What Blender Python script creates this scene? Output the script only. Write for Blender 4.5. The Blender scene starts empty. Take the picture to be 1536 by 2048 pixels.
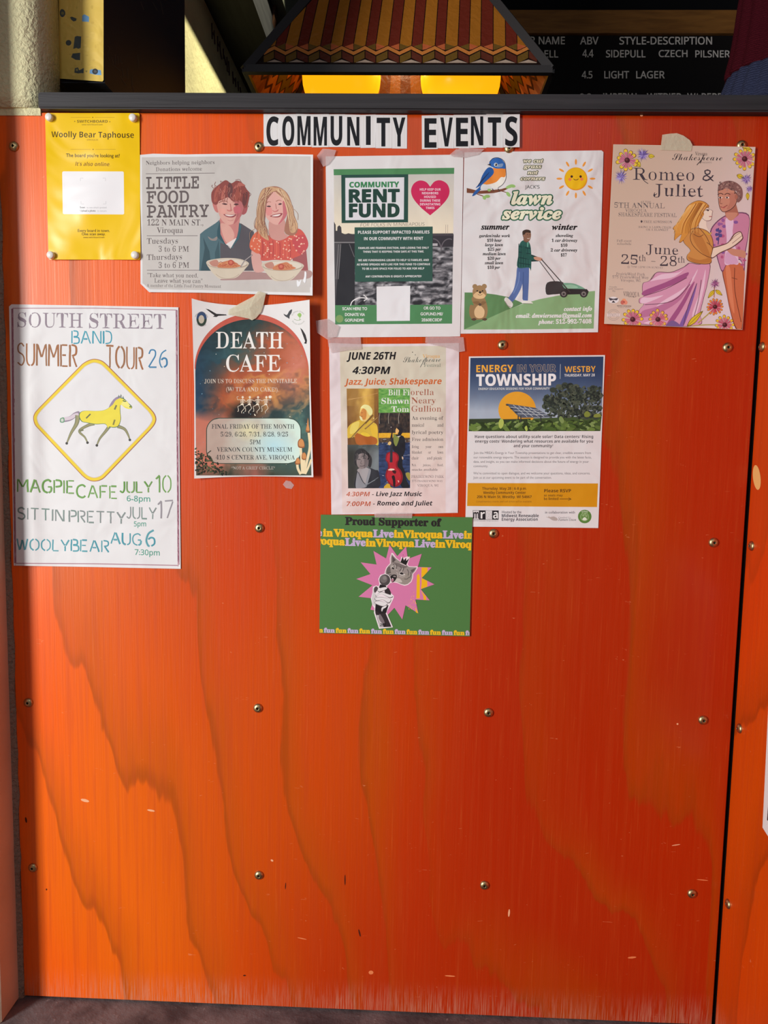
import bpy, bmesh, math, random
import numpy as np
from mathutils import Vector, Matrix, noise
from mathutils.geometry import tessellate_polygon

S = bpy.context.scene
COL = S.collection
random.seed(7)

# ------------------------------------------------------------------ camera
FOC = 1538.0                       # focal length in pixels of the 1536x2048 frame
Z0 = 1.511                         # height of the upper screw row above the floor
CAM = np.array([0.66518, -1.30144, -0.46433 + Z0])
ROT = np.array([[0.99923146, 0.03463507, 0.01835477],
                [0.02170908, -0.09909959, -0.99484068],
                [-0.03263742, 0.99447458, -0.09977532]])   # rows: right, down, forward
cam_data = bpy.data.cameras.new('camera')
cam_data.sensor_width = 36.0
cam_data.lens = FOC / 2048.0 * 36.0
cam_data.clip_start = 0.02
cam = bpy.data.objects.new('camera', cam_data)
COL.objects.link(cam)
cam.matrix_world = Matrix([[ROT[0][i], -ROT[1][i], -ROT[2][i], CAM[i]] for i in range(3)] + [[0, 0, 0, 1]])
S.camera = cam

# ------------------------------------------------------------------ light and exposure
S.view_settings.view_transform = 'Standard'
S.view_settings.look = 'None'
S.view_settings.gamma = 1.0
S.view_settings.use_curve_mapping = False
S.view_settings.exposure = 0.0
world = bpy.data.worlds.new('world')
S.world = world
world.use_nodes = True
world.node_tree.nodes['Background'].inputs[0].default_value = (0.80, 0.86, 1.0, 1)
world.node_tree.nodes['Background'].inputs[1].default_value = 0.13


def area_light(name, loc, target, sx, sy, power, col):
    l = bpy.data.lights.new(name, 'AREA')
    l.shape = 'RECTANGLE'
    l.size, l.size_y, l.energy, l.color = sx, sy, power, col
    o = bpy.data.objects.new(name, l)
    COL.objects.link(o)
    o.location = loc
    o.rotation_euler = (Vector(target) - Vector(loc)).to_track_quat('-Z', 'Y').to_euler()
    return o


win = area_light('window_daylight', (-2.06, -2.86, 1.30), (0.15, 0.0, 0.40), 0.72, 2.0, 72, (1.0, 0.98, 0.955))
win.data.spread = math.radians(125)
area_light('upper_window_daylight', (-1.45, -2.92, 2.35), (0.2, 0.0, 1.3), 1.1, 0.75, 2.2, (0.90, 0.95, 1.0))
area_light('front_fill', (0.95, -3.3, 3.05), (0.7, 0.2, 1.6), 1.6, 0.9, 9, (0.97, 0.98, 1.0))  # added frontal fill behind the camera, no known window there
sp = bpy.data.lights.new('bar_skylight', 'SPOT')
sp.energy, sp.color, sp.spot_size, sp.spot_blend, sp.shadow_soft_size = 175, (1.0, 0.94, 0.68), math.radians(29), 0.15, 0.05
spo = bpy.data.objects.new('bar_skylight', sp)
COL.objects.link(spo)
spo.location = (0.95, 1.30, 3.2)
spo.rotation_euler = (Vector((0.005, 1.26, 2.08)) - Vector(spo.location)).to_track_quat('-Z', 'Y').to_euler()


# ------------------------------------------------------------------ helpers
def lin1(c):
    c = c / 255.0
    return c / 12.92 if c <= 0.04045 else ((c + 0.055) / 1.055) ** 2.4


def rgb(c):
    if isinstance(c, str):
        c = c.lstrip('#')
        return tuple(int(c[i:i + 2], 16) for i in (0, 2, 4))
    return tuple(c[:3])


def lin(c):
    return tuple(lin1(v) for v in rgb(c))


def mix(a, b, t):
    a, b = rgb(a), rgb(b)
    t = max(0.0, min(1.0, t))
    return tuple(a[i] + (b[i] - a[i]) * t for i in range(3))


def ray(px, py):
    v = np.stack([(np.asarray(px, float) - 768) / FOC, (np.asarray(py, float) - 1024) / FOC, np.ones(np.shape(px))], -1)
    return v @ ROT


def W(px, py, Y=0.0):
    """World point at depth Y behind the board plane that shows at a pixel of the photo."""
    d = ray(px, py)
    return Vector(CAM + d * (Y - CAM[1]) / d[1])


def WX(px, py, X):
    d = ray(px, py)
    return Vector(CAM + d * (X - CAM[0]) / d[0])


def tag(o, label=None, cat=None, group=None, kind=None):
    if label: o['label'] = label
    if cat: o['category'] = cat
    if group: o['group'] = group
    if kind: o['kind'] = kind
    return o


def empty(name, loc=(0, 0, 0)):
    o = bpy.data.objects.new(name, None)
    o.empty_display_size = 0.05
    COL.objects.link(o)
    o.location = loc
    return o


def link(name, me, mats, parent=None):
    o = bpy.data.objects.new(name, me)
    COL.objects.link(o)
    for m in (mats if isinstance(mats, (list, tuple)) else [mats]):
        me.materials.append(m)
    if parent is not None:
        o.parent = parent
        bpy.context.view_layer.update()
        o.matrix_parent_inverse = parent.matrix_world.inverted()
    return o


def from_bm(name, bm, mats, parent=None, smooth=False):
    me = bpy.data.meshes.new(name)
    bmesh.ops.recalc_face_normals(bm, faces=bm.faces)
    bm.to_mesh(me)
    bm.free()
    if smooth:
        for p in me.polygons: p.use_smooth = True
    return link(name, me, mats, parent)


def hexa(bm, c8, mi=0):
    """Box from eight corners: bottom ring of four, then top ring of four."""
    v = [bm.verts.new(p) for p in c8]
    for f in ((3, 2, 1, 0), (4, 5, 6, 7), (0, 1, 5, 4), (1, 2, 6, 5), (2, 3, 7, 6), (3, 0, 4, 7)):
        bm.faces.new([v[i] for i in f]).material_index = mi


def box(bm, x0, x1, y0, y1, z0, z1, mi=0):
    hexa(bm, [(x0, y0, z0), (x1, y0, z0), (x1, y1, z0), (x0, y1, z0), (x0, y0, z1), (x1, y0, z1), (x1, y1, z1), (x0, y1, z1)], mi)


def lathe(bm, prof, M, n=24, mis=None):
    """Surface of revolution about local Z; prof is a list of (radius, height)."""
    rings = []
    for r, h in prof:
        if r < 1e-6:
            rings.append([bm.verts.new(M @ Vector((0, 0, h)))])
        else:
            rings.append([bm.verts.new(M @ Vector((r * math.cos(2 * math.pi * k / n), r * math.sin(2 * math.pi * k / n), h))) for k in range(n)])
    for i in range(len(rings) - 1):
        a, b = rings[i], rings[i + 1]
        for k in range(n):
            q = [a[k % len(a)], a[(k + 1) % len(a)], b[(k + 1) % len(b)], b[k % len(b)]]
            u = []
            for x in q:
                if x not in u: u.append(x)
            if len(u) > 2:
                f = bm.faces.new(u)
                f.material_index = mis[i] if mis else 0
                f.smooth = True


def tube(bm, pts, r, n=8):
    rings = []
    for i, p in enumerate(pts):
        p = Vector(p)
        t = (Vector(pts[min(i + 1, len(pts) - 1)]) - Vector(pts[max(i - 1, 0)])).normalized()
        a = t.orthogonal().normalized() if i == 0 else (a - t * a.dot(t)).normalized()
        b = t.cross(a)
        rings.append([bm.verts.new(p + (a * math.cos(2 * math.pi * k / n) + b * math.sin(2 * math.pi * k / n)) * r) for k in range(n)])
    for i in range(len(rings) - 1):
        for k in range(n):
            bm.faces.new([rings[i][k], rings[i][(k + 1) % n], rings[i + 1][(k + 1) % n], rings[i + 1][k]]).smooth = True
    bm.faces.new(rings[0][::-1])
    bm.faces.new(rings[-1])


# ------------------------------------------------------------------ materials
def mat(name, col=None, rough=0.6, spec=0.3, metal=0.0):
    m = bpy.data.materials.new(name)
    m.use_nodes = True
    b = m.node_tree.nodes['Principled BSDF']
    if col is not None: b.inputs['Base Color'].default_value = (*lin(col), 1)
    b.inputs['Roughness'].default_value = rough
    b.inputs['Specular IOR Level'].default_value = spec
    b.inputs['Metallic'].default_value = metal
    return m


class NT:
    """Short-hand for wiring shader nodes."""
    def __init__(self, m):
        self.t = m.node_tree
        self.b = m.node_tree.nodes.get('Principled BSDF')

    def n(self, kind, **kw):
        x = self.t.nodes.new(kind)
        for k, v in kw.items(): setattr(x, k, v)
        return x

    def set(self, sock, v):
        if hasattr(v, 'is_output'):
            self.t.links.new(v, sock)
        else:
            sock.default_value = v

    def math(self, op, a, b=0.0, c=None):
        x = self.n('ShaderNodeMath', operation=op)
        self.set(x.inputs[0], a)
        self.set(x.inputs[1], b)
        if c is not None: self.set(x.inputs[2], c)
        return x.outputs[0]

    def mixc(self, f, a, b, mode='MIX'):
        x = self.n('ShaderNodeMix', data_type='RGBA', blend_type=mode)
        self.set(x.inputs[0], f)
        self.set(x.inputs[6], a)
        self.set(x.inputs[7], b)
        return x.outputs[2]

    def coord(self, scale=(1, 1, 1), loc=(0, 0, 0)):
        c = self.n('ShaderNodeTexCoord')
        m = self.n('ShaderNodeMapping')
        self.t.links.new(c.outputs['Object'], m.inputs[0])
        m.inputs['Scale'].default_value = scale
        m.inputs['Location'].default_value = loc
        return m.outputs[0]

    def noise(self, scale=(1, 1, 1), s=1.0, detail=3.0, rough=0.5, dist=0.0, loc=(0, 0, 0)):
        x = self.n('ShaderNodeTexNoise')
        self.t.links.new(self.coord(scale, loc), x.inputs['Vector'])
        x.inputs['Scale'].default_value = s
        x.inputs['Detail'].default_value = detail
        x.inputs['Roughness'].default_value = rough
        x.inputs['Distortion'].default_value = dist
        return x.outputs[0]

    def rng(self, v, a, b, c=0.0, d=1.0, smooth=True):
        x = self.n('ShaderNodeMapRange', interpolation_type='SMOOTHSTEP' if smooth else 'LINEAR')
        self.set(x.inputs[0], v)
        for i, k in enumerate((a, b, c, d)): x.inputs[i + 1].default_value = k
        return x.outputs[0]

    def sep(self):
        c = self.n('ShaderNodeTexCoord')
        s = self.n('ShaderNodeSeparateXYZ')
        self.t.links.new(c.outputs['Object'], s.inputs[0])
        return s.outputs

    def bump(self, h, strength, dist):
        x = self.n('ShaderNodeBump')
        x.inputs['Strength'].default_value = strength
        x.inputs['Distance'].default_value = dist
        self.set(x.inputs['Height'], h)
        self.t.links.new(x.outputs[0], self.b.inputs['Normal'])


def c4(c):
    return (*lin(c), 1)


def plywood(name, ax=0, shift=0.0, wear=True, trend=0.56, base=((250, 92, 2), (242, 106, 3), (186, 84, 3))):
    """Orange-stained rotary-cut plywood; ax: 0 when the face runs along x, 1 along y."""
    m = mat(name, None, 0.36, 0.29)
    t = NT(m)
    s = t.sep()
    u, z = s[ax], s[2]
    sc = lambda a, b: (a, 1, b) if ax == 0 else (1, a, b)
    n1 = t.noise(sc(2.2, 0.9), 1.0, 1.5, 0.45, 0.25, (shift, 0, shift))
    n2 = t.noise(sc(7, 1.8), 1.0, 2.0, 0.5, 0.3, (shift, 3, 0))
    g = t.math('ADD', t.math('MULTIPLY', u, 6.0), t.math('MULTIPLY', z, 1.5))
    g = t.math('ADD', g, t.math('MULTIPLY', n1, 3.6))
    g = t.math('ADD', g, t.math('MULTIPLY', n2, 0.9))
    g = t.math('ADD', g, t.math('MULTIPLY', t.noise(sc(45, 7), 1.0, 2.0, 0.5, 0.0, (1, 1, shift)), 0.22))
    fr = t.math('FRACT', g)
    edge = t.rng(fr, 0.0, 0.55, 1.0, 0.0)
    edge = t.math('MULTIPLY', edge, t.rng(fr, 0.0, 0.05, 0.0, 1.0))
    line = t.math('MULTIPLY', t.rng(fr, 0.0, 0.03, 0.0, 1.0), t.rng(fr, 0.03, 0.13, 1.0, 0.0))
    fib = t.noise(sc(330, 7), 1.0, 3.0, 0.6)
    fib2 = t.noise(sc(120, 3), 1.0, 2.0, 0.6, 0.2)
    patch = t.noise(sc(2.2, 1.3), 1.0, 2.0, 0.5, 0.0, (9, 1, 4))
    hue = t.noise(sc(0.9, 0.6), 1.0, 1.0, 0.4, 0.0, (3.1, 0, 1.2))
    A, B, Cc = base
    col = t.mixc(t.rng(patch, 0.35, 0.68), c4(A), c4(B))
    hue = t.math('ADD', hue, t.math('MULTIPLY', u, trend))  # deeper stain along u, with light falloff put into the wood colour
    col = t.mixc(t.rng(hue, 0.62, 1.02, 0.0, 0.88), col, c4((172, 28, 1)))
    col = t.mixc(t.math('MULTIPLY', edge, t.rng(patch, 0.32, 0.62, 0.10, 0.52)), col, c4(Cc))
    col = t.mixc(t.math('MULTIPLY', line, t.rng(patch, 0.3, 0.65, 0.05, 0.34)), col, c4(mix(Cc, (90, 40, 10), .6)))
    col = t.mixc(t.rng(fib2, 0.42, 0.72, 0.0, 0.30), col, c4((190, 62, 4)))
    col = t.mixc(t.rng(fib, 0.57, 0.80, 0.0, 0.16), col, c4((255, 150, 70)))
    if wear:
        w = t.rng(z, 0.0, 0.07, 0.7, 0.0)
        w = t.math('MULTIPLY', w, t.rng(t.noise(sc(420, 16), 1.0, 3.0, 0.65, 0, (2, 2, 2)), 0.40, 0.66))
        w2 = t.math('MULTIPLY', w, t.rng(t.noise(sc(5, 3), 1.0, 2.0), 0.25, 0.65, 0.3, 1.0))
        col = t.mixc(w2, col, c4((214, 150, 122)))
        sx = t.rng(t.noise(sc(60, 260), 1.0, 1.0, 0.5, 1.5, (5, 0, 7)), 0.772, 0.80, 0.0, 0.4)
        col = t.mixc(sx, col, c4((240, 150, 100)))
    t.set(t.b.inputs['Base Color'], col)
    t.set(t.b.inputs['Roughness'], t.rng(fib2, 0.3, 0.7, 0.32, 0.44))
    t.bump(fib, 0.22, 0.0015)
    t.b.inputs['Coat Weight'].default_value = 0.28
    t.b.inputs['Coat Roughness'].default_value = 0.24
    return m


def plaster(name, col, scale=90, strength=0.6):
    m = mat(name, col, 0.85, 0.15)
    t = NT(m)
    n = t.noise((1, 1, 1), scale, 4.0, 0.55, 0.4)
    t.bump(n, strength, 0.012)
    t.set(t.b.inputs['Base Color'], t.mixc(t.rng(t.noise((1, 1, 1), 4, 3), 0.35, 0.7), c4(col), c4(mix(col, (120, 110, 90), 0.22))))
    return m


def woodmat(name, a, b, sc=(2, 2, 60), rough=0.5, spec=0.3, bump=0.2):
    m = mat(name, a, rough, spec)
    t = NT(m)
    n = t.noise(sc, 1.0, 4.0, 0.6, 0.5)
    t.set(t.b.inputs['Base Color'], t.mixc(t.rng(n, 0.3, 0.7), c4(a), c4(b)))
    t.bump(n, bump, 0.004)
    return m


def print_mat(name, rough=0.7, spec=0.25, wrinkle=0.25, scale=14.0):
    """Printed paper: the ink colours are stored with the sheet; faint wrinkles come from a bump."""
    m = mat(name, None, rough, spec)
    t = NT(m)
    a = t.n('ShaderNodeVertexColor', layer_name='ink')
    t.t.links.new(a.outputs[0], t.b.inputs['Base Color'])
    if wrinkle:
        t.bump(t.noise((1, 1, 1), scale, 2.0, 0.45, 0.6), wrinkle, 0.02)
    return m


# ------------------------------------------------------------------ lettering
BASE = {'rb': (0x1D400, 0x1D41A, 0x1D7CE), 'i': (0x1D434, 0x1D44E, None), 'bi': (0x1D468, 0x1D482, 0x1D7CE),
        'scr': (0x1D4D0, 0x1D4EA, 0x1D7CE), 's': (0x1D5A0, 0x1D5BA, 0x1D7E2), 'sb': (0x1D5D4, 0x1D5EE, 0x1D7EC),
        'sbi': (0x1D63C, 0x1D656, 0x1D7EC), 'si': (0x1D608, 0x1D622, 0x1D7E2), 'm': (0x1D670, 0x1D68A, 0x1D7F6), 'B': None}


def uni(s, f):
    b = BASE[f]
    if b is None: return s
    o = ''
    for ch in s:
        if ch == 'I' and f in ('s', 'sb', 'sbi', 'si'): o += chr(b[1] + 11)   # a plain bar, like the photo's sans-serif I
        elif 'A' <= ch <= 'Z': o += chr(b[0] + ord(ch) - 65)
        elif f == 'i' and ch == 'h': o += '\u210e'
        elif 'a' <= ch <= 'z': o += chr(b[1] + ord(ch) - 97)
        elif '0' <= ch <= '9' and b[2]: o += chr(b[2] + ord(ch) - 48)
        else: o += ch
    return o


_gl = {}


def slim(vs, fs, k, tmin=0.026):
    """Draw a bold serif face down to book weight: stems get narrower, hairlines stay."""
    cnt = {}
    for t in fs:
        for a in range(len(t)):
            e = (t[a - 1], t[a])
            r = (e[1], e[0])
            if r in cnt: cnt[r] = 0
            else: cnt[e] = 1
    E_ = np.array([e for e, n in cnt.items() if n], int)
    if not len(E_): return vs
    V = np.array(vs, float)
    A, B_ = V[E_[:, 0]], V[E_[:, 1]]
    nx = np.zeros(len(V))
    for (i, j), a, b in zip(E_, A, B_):
        l = math.hypot(*(b - a)) or 1.0
        nx[i] += (b[1] - a[1]) / l          # outward normal of a counter-clockwise outline
        nx[j] += (b[1] - a[1]) / l
    out = V.copy()
    for i in np.unique(E_):
        if abs(nx[i]) < 0.25: continue
        x, y = V[i] + (0, 1e-5)
        m = (A[:, 1] - y) * (B_[:, 1] - y) < 0
        m &= (E_[:, 0] != i) & (E_[:, 1] != i)
        if not m.any(): continue
        xi = A[m, 0] + (B_[m, 0] - A[m, 0]) * (y - A[m, 1]) / (B_[m, 1] - A[m, 1])
        s_ = -1.0 if nx[i] > 0 else 1.0
        d = (xi - x) * s_
        d = d[d > 1e-5]
        if not len(d): continue
        t = d.min()
        if tmin < t < 0.20: out[i, 0] = x + s_ * (t - tmin) * (1 - k) / 2
    return [tuple(p) for p in out]


def glyphs(s, f='B', off=0.0, sh=0.0, res=3, thin=1.0):
    k = (s, f, off, sh, res, thin)
    if k not in _gl:
        c = bpy.data.curves.new('t', 'FONT')
        c.body = uni(s, f)
        c.offset, c.shear, c.resolution_u = off, sh, res
        o = bpy.data.objects.new('t', c)
        me = o.to_mesh()
        vs = [(v.co.x, v.co.y) for v in me.vertices]
        fs = [tuple(p.vertices) for p in me.polygons]
        o.to_mesh_clear()
        if thin < 1.0: vs = slim(vs, fs, thin)
        bpy.data.objects.remove(o)
        bpy.data.curves.remove(c)
        _gl[k] = (vs, fs)
    return _gl[k]


_cap = {}


def cap(f):
    if f not in _cap:
        vs, _ = glyphs('H', f)
        _cap[f] = max(v[1] for v in vs)
    return _cap[f]


def clip_half(pts, a, b, c):
    """Keep the part of a polygon where a*x + b*y + c >= 0."""
    out = []
    for i in range(len(pts)):
        p, q = pts[i], pts[(i + 1) % len(pts)]
        dp, dq = a * p[0] + b * p[1] + c, a * q[0] + b * q[1] + c
        if dp >= 0: out.append(p)
        if dp * dq < 0:
            t = dp / (dp - dq)
            out.append((p[0] + (q[0] - p[0]) * t, p[1] + (q[1] - p[1]) * t))
    return out


def clip_poly(pts, region):
    """Clip to a convex region given clockwise on the page (y down)."""
    for i in range(len(region)):
        (x0, y0), (x1, y1) = region[i], region[(i + 1) % len(region)]
        a, b = -(y1 - y0), (x1 - x0)
        pts = clip_half(pts, a, b, -(a * x0 + b * y0))
        if len(pts) < 3: return []
    return pts


def spl(p, n=6, closed=True):
    """Catmull-Rom curve through the points."""
    out, N = [], len(p)
    g = (lambda i: p[i % N]) if closed else (lambda i: p[max(0, min(N - 1, i))])
    for i in range(N if closed else N - 1):
        a, b, c, d = g(i - 1), g(i), g(i + 1), g(i + 2)
        for k in range(n):
            t = k / n
            out.append(tuple(0.5 * (2 * b[j] + (c[j] - a[j]) * t + (2 * a[j] - 5 * b[j] + 4 * c[j] - d[j]) * t * t + (3 * b[j] - a[j] - 3 * c[j] + d[j]) * t ** 3) for j in (0, 1)))
    if not closed: out.append(tuple(p[-1]))
    return out


def ell(cx, cy, rx, ry=None, n=20, a0=0.0, a1=360.0, rot=0.0):
    ry = rx if ry is None else ry
    cr, sr = math.cos(math.radians(rot)), math.sin(math.radians(rot))
    full = abs(a1 - a0) >= 360
    pts = []
    for k in range(n if full else n + 1):
        a = math.radians(a0 + (a1 - a0) * k / n)
        x, y = rx * math.cos(a), ry * math.sin(a)
        pts.append((cx + x * cr - y * sr, cy + x * sr + y * cr))
    return pts


def vn(x, y, s=0.0):
    return noise.noise((x, y, s))


def fbm(x, y, s=0.0, o=4):
    v, a = 0.0, 0.5
    for k in range(o):
        v += a * noise.noise((x, y, s + 7 * k))
        x, y, a = x * 2.03, y * 2.03, a * 0.5
    return v


EPS = 0.000016


class Sheet:
    """A flat printed thing: everything drawn on it is laid out in the plane it stands in and becomes one mesh."""
    def __init__(self, base=0.0, wh=(205, 205, 205), plane=((0, 0, 0), (0, -1, 0)), alb=0.80, zf=None, dens=11.0):
        self.v, self.f, self.c = [], [], []
        self.base, self.zf, self.dens = base, zf, dens
        self.p0, self.nrm = np.array(plane[0], float), np.array(plane[1], float)
        w = lin(wh)
        self.k = tuple(alb / max(x, 1e-4) for x in w)
        self.T = (0.0, 0.0, 1.0, 1.0)
        self.L = 1
        self.clipr = None
        self.grid = {}

    def crop(self, r, w, h):
        self.T = (r[0], r[1], (r[2] - r[0]) / w, (r[3] - r[1]) / h)
        return self

    def P(self, p):
        return (self.T[0] + p[0] * self.T[2], self.T[1] + p[1] * self.T[3])

    def ink(self, c):
        l = lin(c)
        return tuple(min(0.93, max(0.004, l[i] * self.k[i])) for i in range(3)) + (1.0,)

    def lift(self, pts):
        """Layer for new ink that covers these points: just above whatever is already printed there."""
        xs, ys = [p[0] for p in pts], [p[1] for p in pts]
        i0, i1, j0, j1 = int(min(xs) / 3), int(max(xs) / 3), int(min(ys) / 3), int(max(ys) / 3)
        g = self.grid
        cells = [(i, j) for i in range(i0, i1 + 1) for j in range(j0, j1 + 1)]
        m = max(g.get(c, 0) for c in cells) + 1
        for c in cells: g[c] = m
        self.L = m
        return m

    def _add(self, pts, col, lay, cols=None):
        i = len(self.v)
        self.v += [(p[0], p[1], lay) for p in pts]
        self.f.append(tuple(range(i, i + len(pts))))
        self.c += cols if cols else [col] * len(pts)

    def _tri(self, a, b, c, col, lay):
        e = [(a[0] - b[0]) ** 2 + (a[1] - b[1]) ** 2, (b[0] - c[0]) ** 2 + (b[1] - c[1]) ** 2, (c[0] - a[0]) ** 2 + (c[1] - a[1]) ** 2]
        m = max(e)
        if m <= self.dens ** 2:
            self._add([a, b, c], col, lay)
            return
        if m == e[0]: a, b, c = a, b, c
        elif m == e[1]: a, b, c = b, c, a
        else: a, b, c = c, a, b
        q = ((a[0] + b[0]) / 2, (a[1] + b[1]) / 2)
        self._tri(a, q, c, col, lay)
        self._tri(q, b, c, col, lay)

    def _put(self, pts, col, lay):
        """pts in photo pixels."""
        if self.clipr:
            if len(pts) > 4:
                for t in tessellate_polygon([[Vector((p[0], p[1], 0)) for p in pts]]):
                    q = clip_poly([pts[j] for j in t], self.clipr)
                    if len(q) > 2: self._put2(q, col, lay)
                return
            pts = clip_poly(pts, self.clipr)
            if len(pts) < 3: return
        self._put2(pts, col, lay)

    def _put2(self, pts, col, lay):
        if self.zf is None and len(pts) <= 4 and not self.clipr:
            self._add(pts, col, lay)
            return
        tri = [(0, 1, 2)] if len(pts) == 3 else tessellate_polygon([[Vector((p[0], p[1], 0)) for p in pts]])
        for t in tri:
            a, b, c = (pts[j] for j in t)
            if self.zf is None: self._add([a, b, c], col, lay)
            else: self._tri(a, b, c, col, lay)

    def up(self, n=1):
        self.L += n
        return self

    def poly(self, pts, col, up=1):
        q = [self.P(p) for p in pts]
        self.lift(q)
        self._put(q, self.ink(col), self.L)
        return self

    def rect(self, x0, y0, x1, y1, col, up=1):
        return self.poly([(x0, y0), (x1, y0), (x1, y1), (x0, y1)], col, up)

    def blob(self, pts, col, n=5, up=1):
        return self.poly(spl(pts, n), col, up)

    def circ(self, cx, cy, r, col, ry=None, n=20, up=1, rot=0.0):
        return self.poly(ell(cx, cy, r, ry, n, rot=rot), col, up)

    def scatter(self, items):
        """Many small overlapping dabs printed as one patch."""
        qs = [[self.P(p) for p in pts] for pts, c in items]
        for _ in range(24): self.lift([p for q in qs for p in q])
        for k, (q, (pts, c)) in enumerate(zip(qs, items)): self._put(q, self.ink(c), self.L - 24 + int(k * 239 / max(1, len(qs) - 1)) * 0.1)
        return self

    def line(self, pts, w, col, up=1, w2=None, closed=False):
        pad = max(w, w2 or 0) * 0.5
        self.lift([self.P((p[0] + a * pad, p[1] + a * pad)) for p in pts for a in (-1, 1)])
        ink = self.ink(col)
        n = len(pts)
        off = []
        for i in range(n):
            if closed:
                a, b = pts[i - 1], pts[(i + 1) % n]
            else:
                a, b = pts[max(0, i - 1)], pts[min(n - 1, i + 1)]
            dx, dy = b[0] - a[0], b[1] - a[1]
            l = math.hypot(dx, dy) or 1.0
            ww = 0.5 * (w if w2 is None else w + (w2 - w) * i / max(1, n - 1))
            off.append((-dy / l * ww, dx / l * ww))
        for i in range(n if closed else n - 1):
            j = (i + 1) % n
            self._put([self.P((pts[i][0] + off[i][0], pts[i][1] + off[i][1])), self.P((pts[j][0] + off[j][0], pts[j][1] + off[j][1])),
                       self.P((pts[j][0] - off[j][0], pts[j][1] - off[j][1])), self.P((pts[i][0] - off[i][0], pts[i][1] - off[i][1]))], ink, self.L)
        return self

    def curve(self, pts, w, col, n=6, up=1, w2=None, closed=False):
        return self.line(spl(pts, n, closed), w, col, up, w2, closed)

    def text(self, s, x0, y0, x1, h, col, f='B', off=0.0, sh=0.0, y1=None, al=0, up=1, res=3, natural=False, stroke=0.0):
        """Lettering on a baseline from (x0, y0) to (x1, y1), capitals h high."""
        if f in ('sbi', 'si'): f, sh = f[:-1], 0.2
        thin = 1.0
        if f == 'rb' and stroke == 0 and off <= 0:
            thin = 0.85 if off > -.003 else 0.70 if off > -.007 else 0.56 if off > -.013 else 0.42
            off = 0.0
        vs, fs = glyphs(s, f, min(off, 0.0), sh, res, thin)
        if not vs: return self
        y1 = y0 if y1 is None else y1
        if 'I' in s and s.upper() == s and f in ('s', 'sb'): vs = [(v[0], min(v[1], cap(f))) for v in vs]
        mn, mx = min(v[0] for v in vs), max(v[0] for v in vs)
        ky = h / cap(f)
        kx = ky if natural else (x1 - x0) / (mx - mn)
        if natural:
            wd = (mx - mn) * kx
            x0 = {0: x0, 1: (x0 + x1) / 2 - wd / 2, 2: x1 - wd}[al]
            x1 = x0 + wd
        ink = self.ink(col)
        sl = (y1 - y0) / ((x1 - x0) or 1)
        pp = [self.P((x0 + (v[0] - mn) * kx, y0 + (v[0] - mn) * kx * sl - v[1] * ky)) for v in vs]
        self.lift(pp)
        fat = off > 0 or stroke > 0
        if fat:
            for _ in range(4): self.lift(pp)
        lay = self.L
        for t in fs:
            self._put([pp[i] for i in t], ink, lay)
        if fat:      # heavier weight: a rounded line along the outline of every letter
            w = (stroke if stroke > 0 else off * ky) * self.T[3]
            cnt, qn = {}, 0
            for t in fs:
                for a in range(len(t)):
                    e = (min(t[a], t[a - 1]), max(t[a], t[a - 1]))
                    cnt[e] = cnt.get(e, 0) + 1
            for (a, b), n in cnt.items():
                if n != 1: continue
                p, q = pp[a], pp[b]
                dx, dy = q[0] - p[0], q[1] - p[1]
                l = math.hypot(dx, dy)
                if l < 1e-6: continue
                dx, dy = dx / l * w, dy / l * w
                qn += 1
                self._put([(p[0] - dy, p[1] + dx), (q[0] - dy, q[1] + dx), (q[0] + dx * .7 - dy * .7, q[1] + dy * .7 + dx * .7), (q[0] + dx, q[1] + dy), (q[0] + dx * .7 + dy * .7, q[1] + dy * .7 - dx * .7),
                           (q[0] + dy, q[1] - dx), (p[0] + dy, p[1] - dx), (p[0] - dx * .7 + dy * .7, p[1] - dy * .7 - dx * .7), (p[0] - dx, p[1] - dy), (p[0] - dx * .7 - dy * .7, p[1] - dy * .7 + dx * .7)], ink, lay - 4 + (qn % 24) * 0.16)
        return self

    def arc_text(self, s, cx, cy, r, a0, a1, h, col, f='B', inside=False, off=0.0):
        """Lettering round a circle; angles in degrees, clockwise from the right, y down."""
        vs, fs = glyphs(s, f, off)
        mn, mx = min(v[0] for v in vs), max(v[0] for v in vs)
        k = h / cap(f)
        ink, pp = self.ink(col), []
        for v in vs:
            a = math.radians(a0 + (a1 - a0) * (v[0] - mn) / (mx - mn))
            rr = r + (-1 if inside else 1) * v[1] * k
            pp.append(self.P((cx + rr * math.cos(a), cy + rr * math.sin(a))))
        self.lift(pp)
        for t in fs: self._put([pp[i] for i in t], ink, self.L)
        return self

    def raster(self, q, nx, ny, fn, up=1, mask=None, warp=None):
        """A printed picture: a fine grid over quad q (tl, tr, br, bl) whose ink is fn(u, v)."""
        q = [self.P(p) for p in q]
        self.lift(q)
        g = []
        for j in range(ny + 1):
            v = j / ny
            for i in range(nx + 1):
                u = i / nx
                x = (q[0][0] * (1 - u) + q[1][0] * u) * (1 - v) + (q[3][0] * (1 - u) + q[2][0] * u) * v
                y = (q[0][1] * (1 - u) + q[1][1] * u) * (1 - v) + (q[3][1] * (1 - u) + q[2][1] * u) * v
                g.append(self.P(warp(u, v)) if warp else (x, y))
        ink = [self.ink(fn(i / nx, j / ny)) for j in range(ny + 1) for i in range(nx + 1)]
        b = len(self.v)
        self.v += [(p[0], p[1], self.L) for p in g]
        for j in range(ny):
            for i in range(nx):
                if mask and not mask((i + .5) / nx, (j + .5) / ny): continue
                t = [j * (nx + 1) + i, j * (nx + 1) + i + 1, (j + 1) * (nx + 1) + i + 1, (j + 1) * (nx + 1) + i]
                self.f.append(tuple(b + k for k in t))
                self.c += [ink[k] for k in t]
        return self

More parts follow.
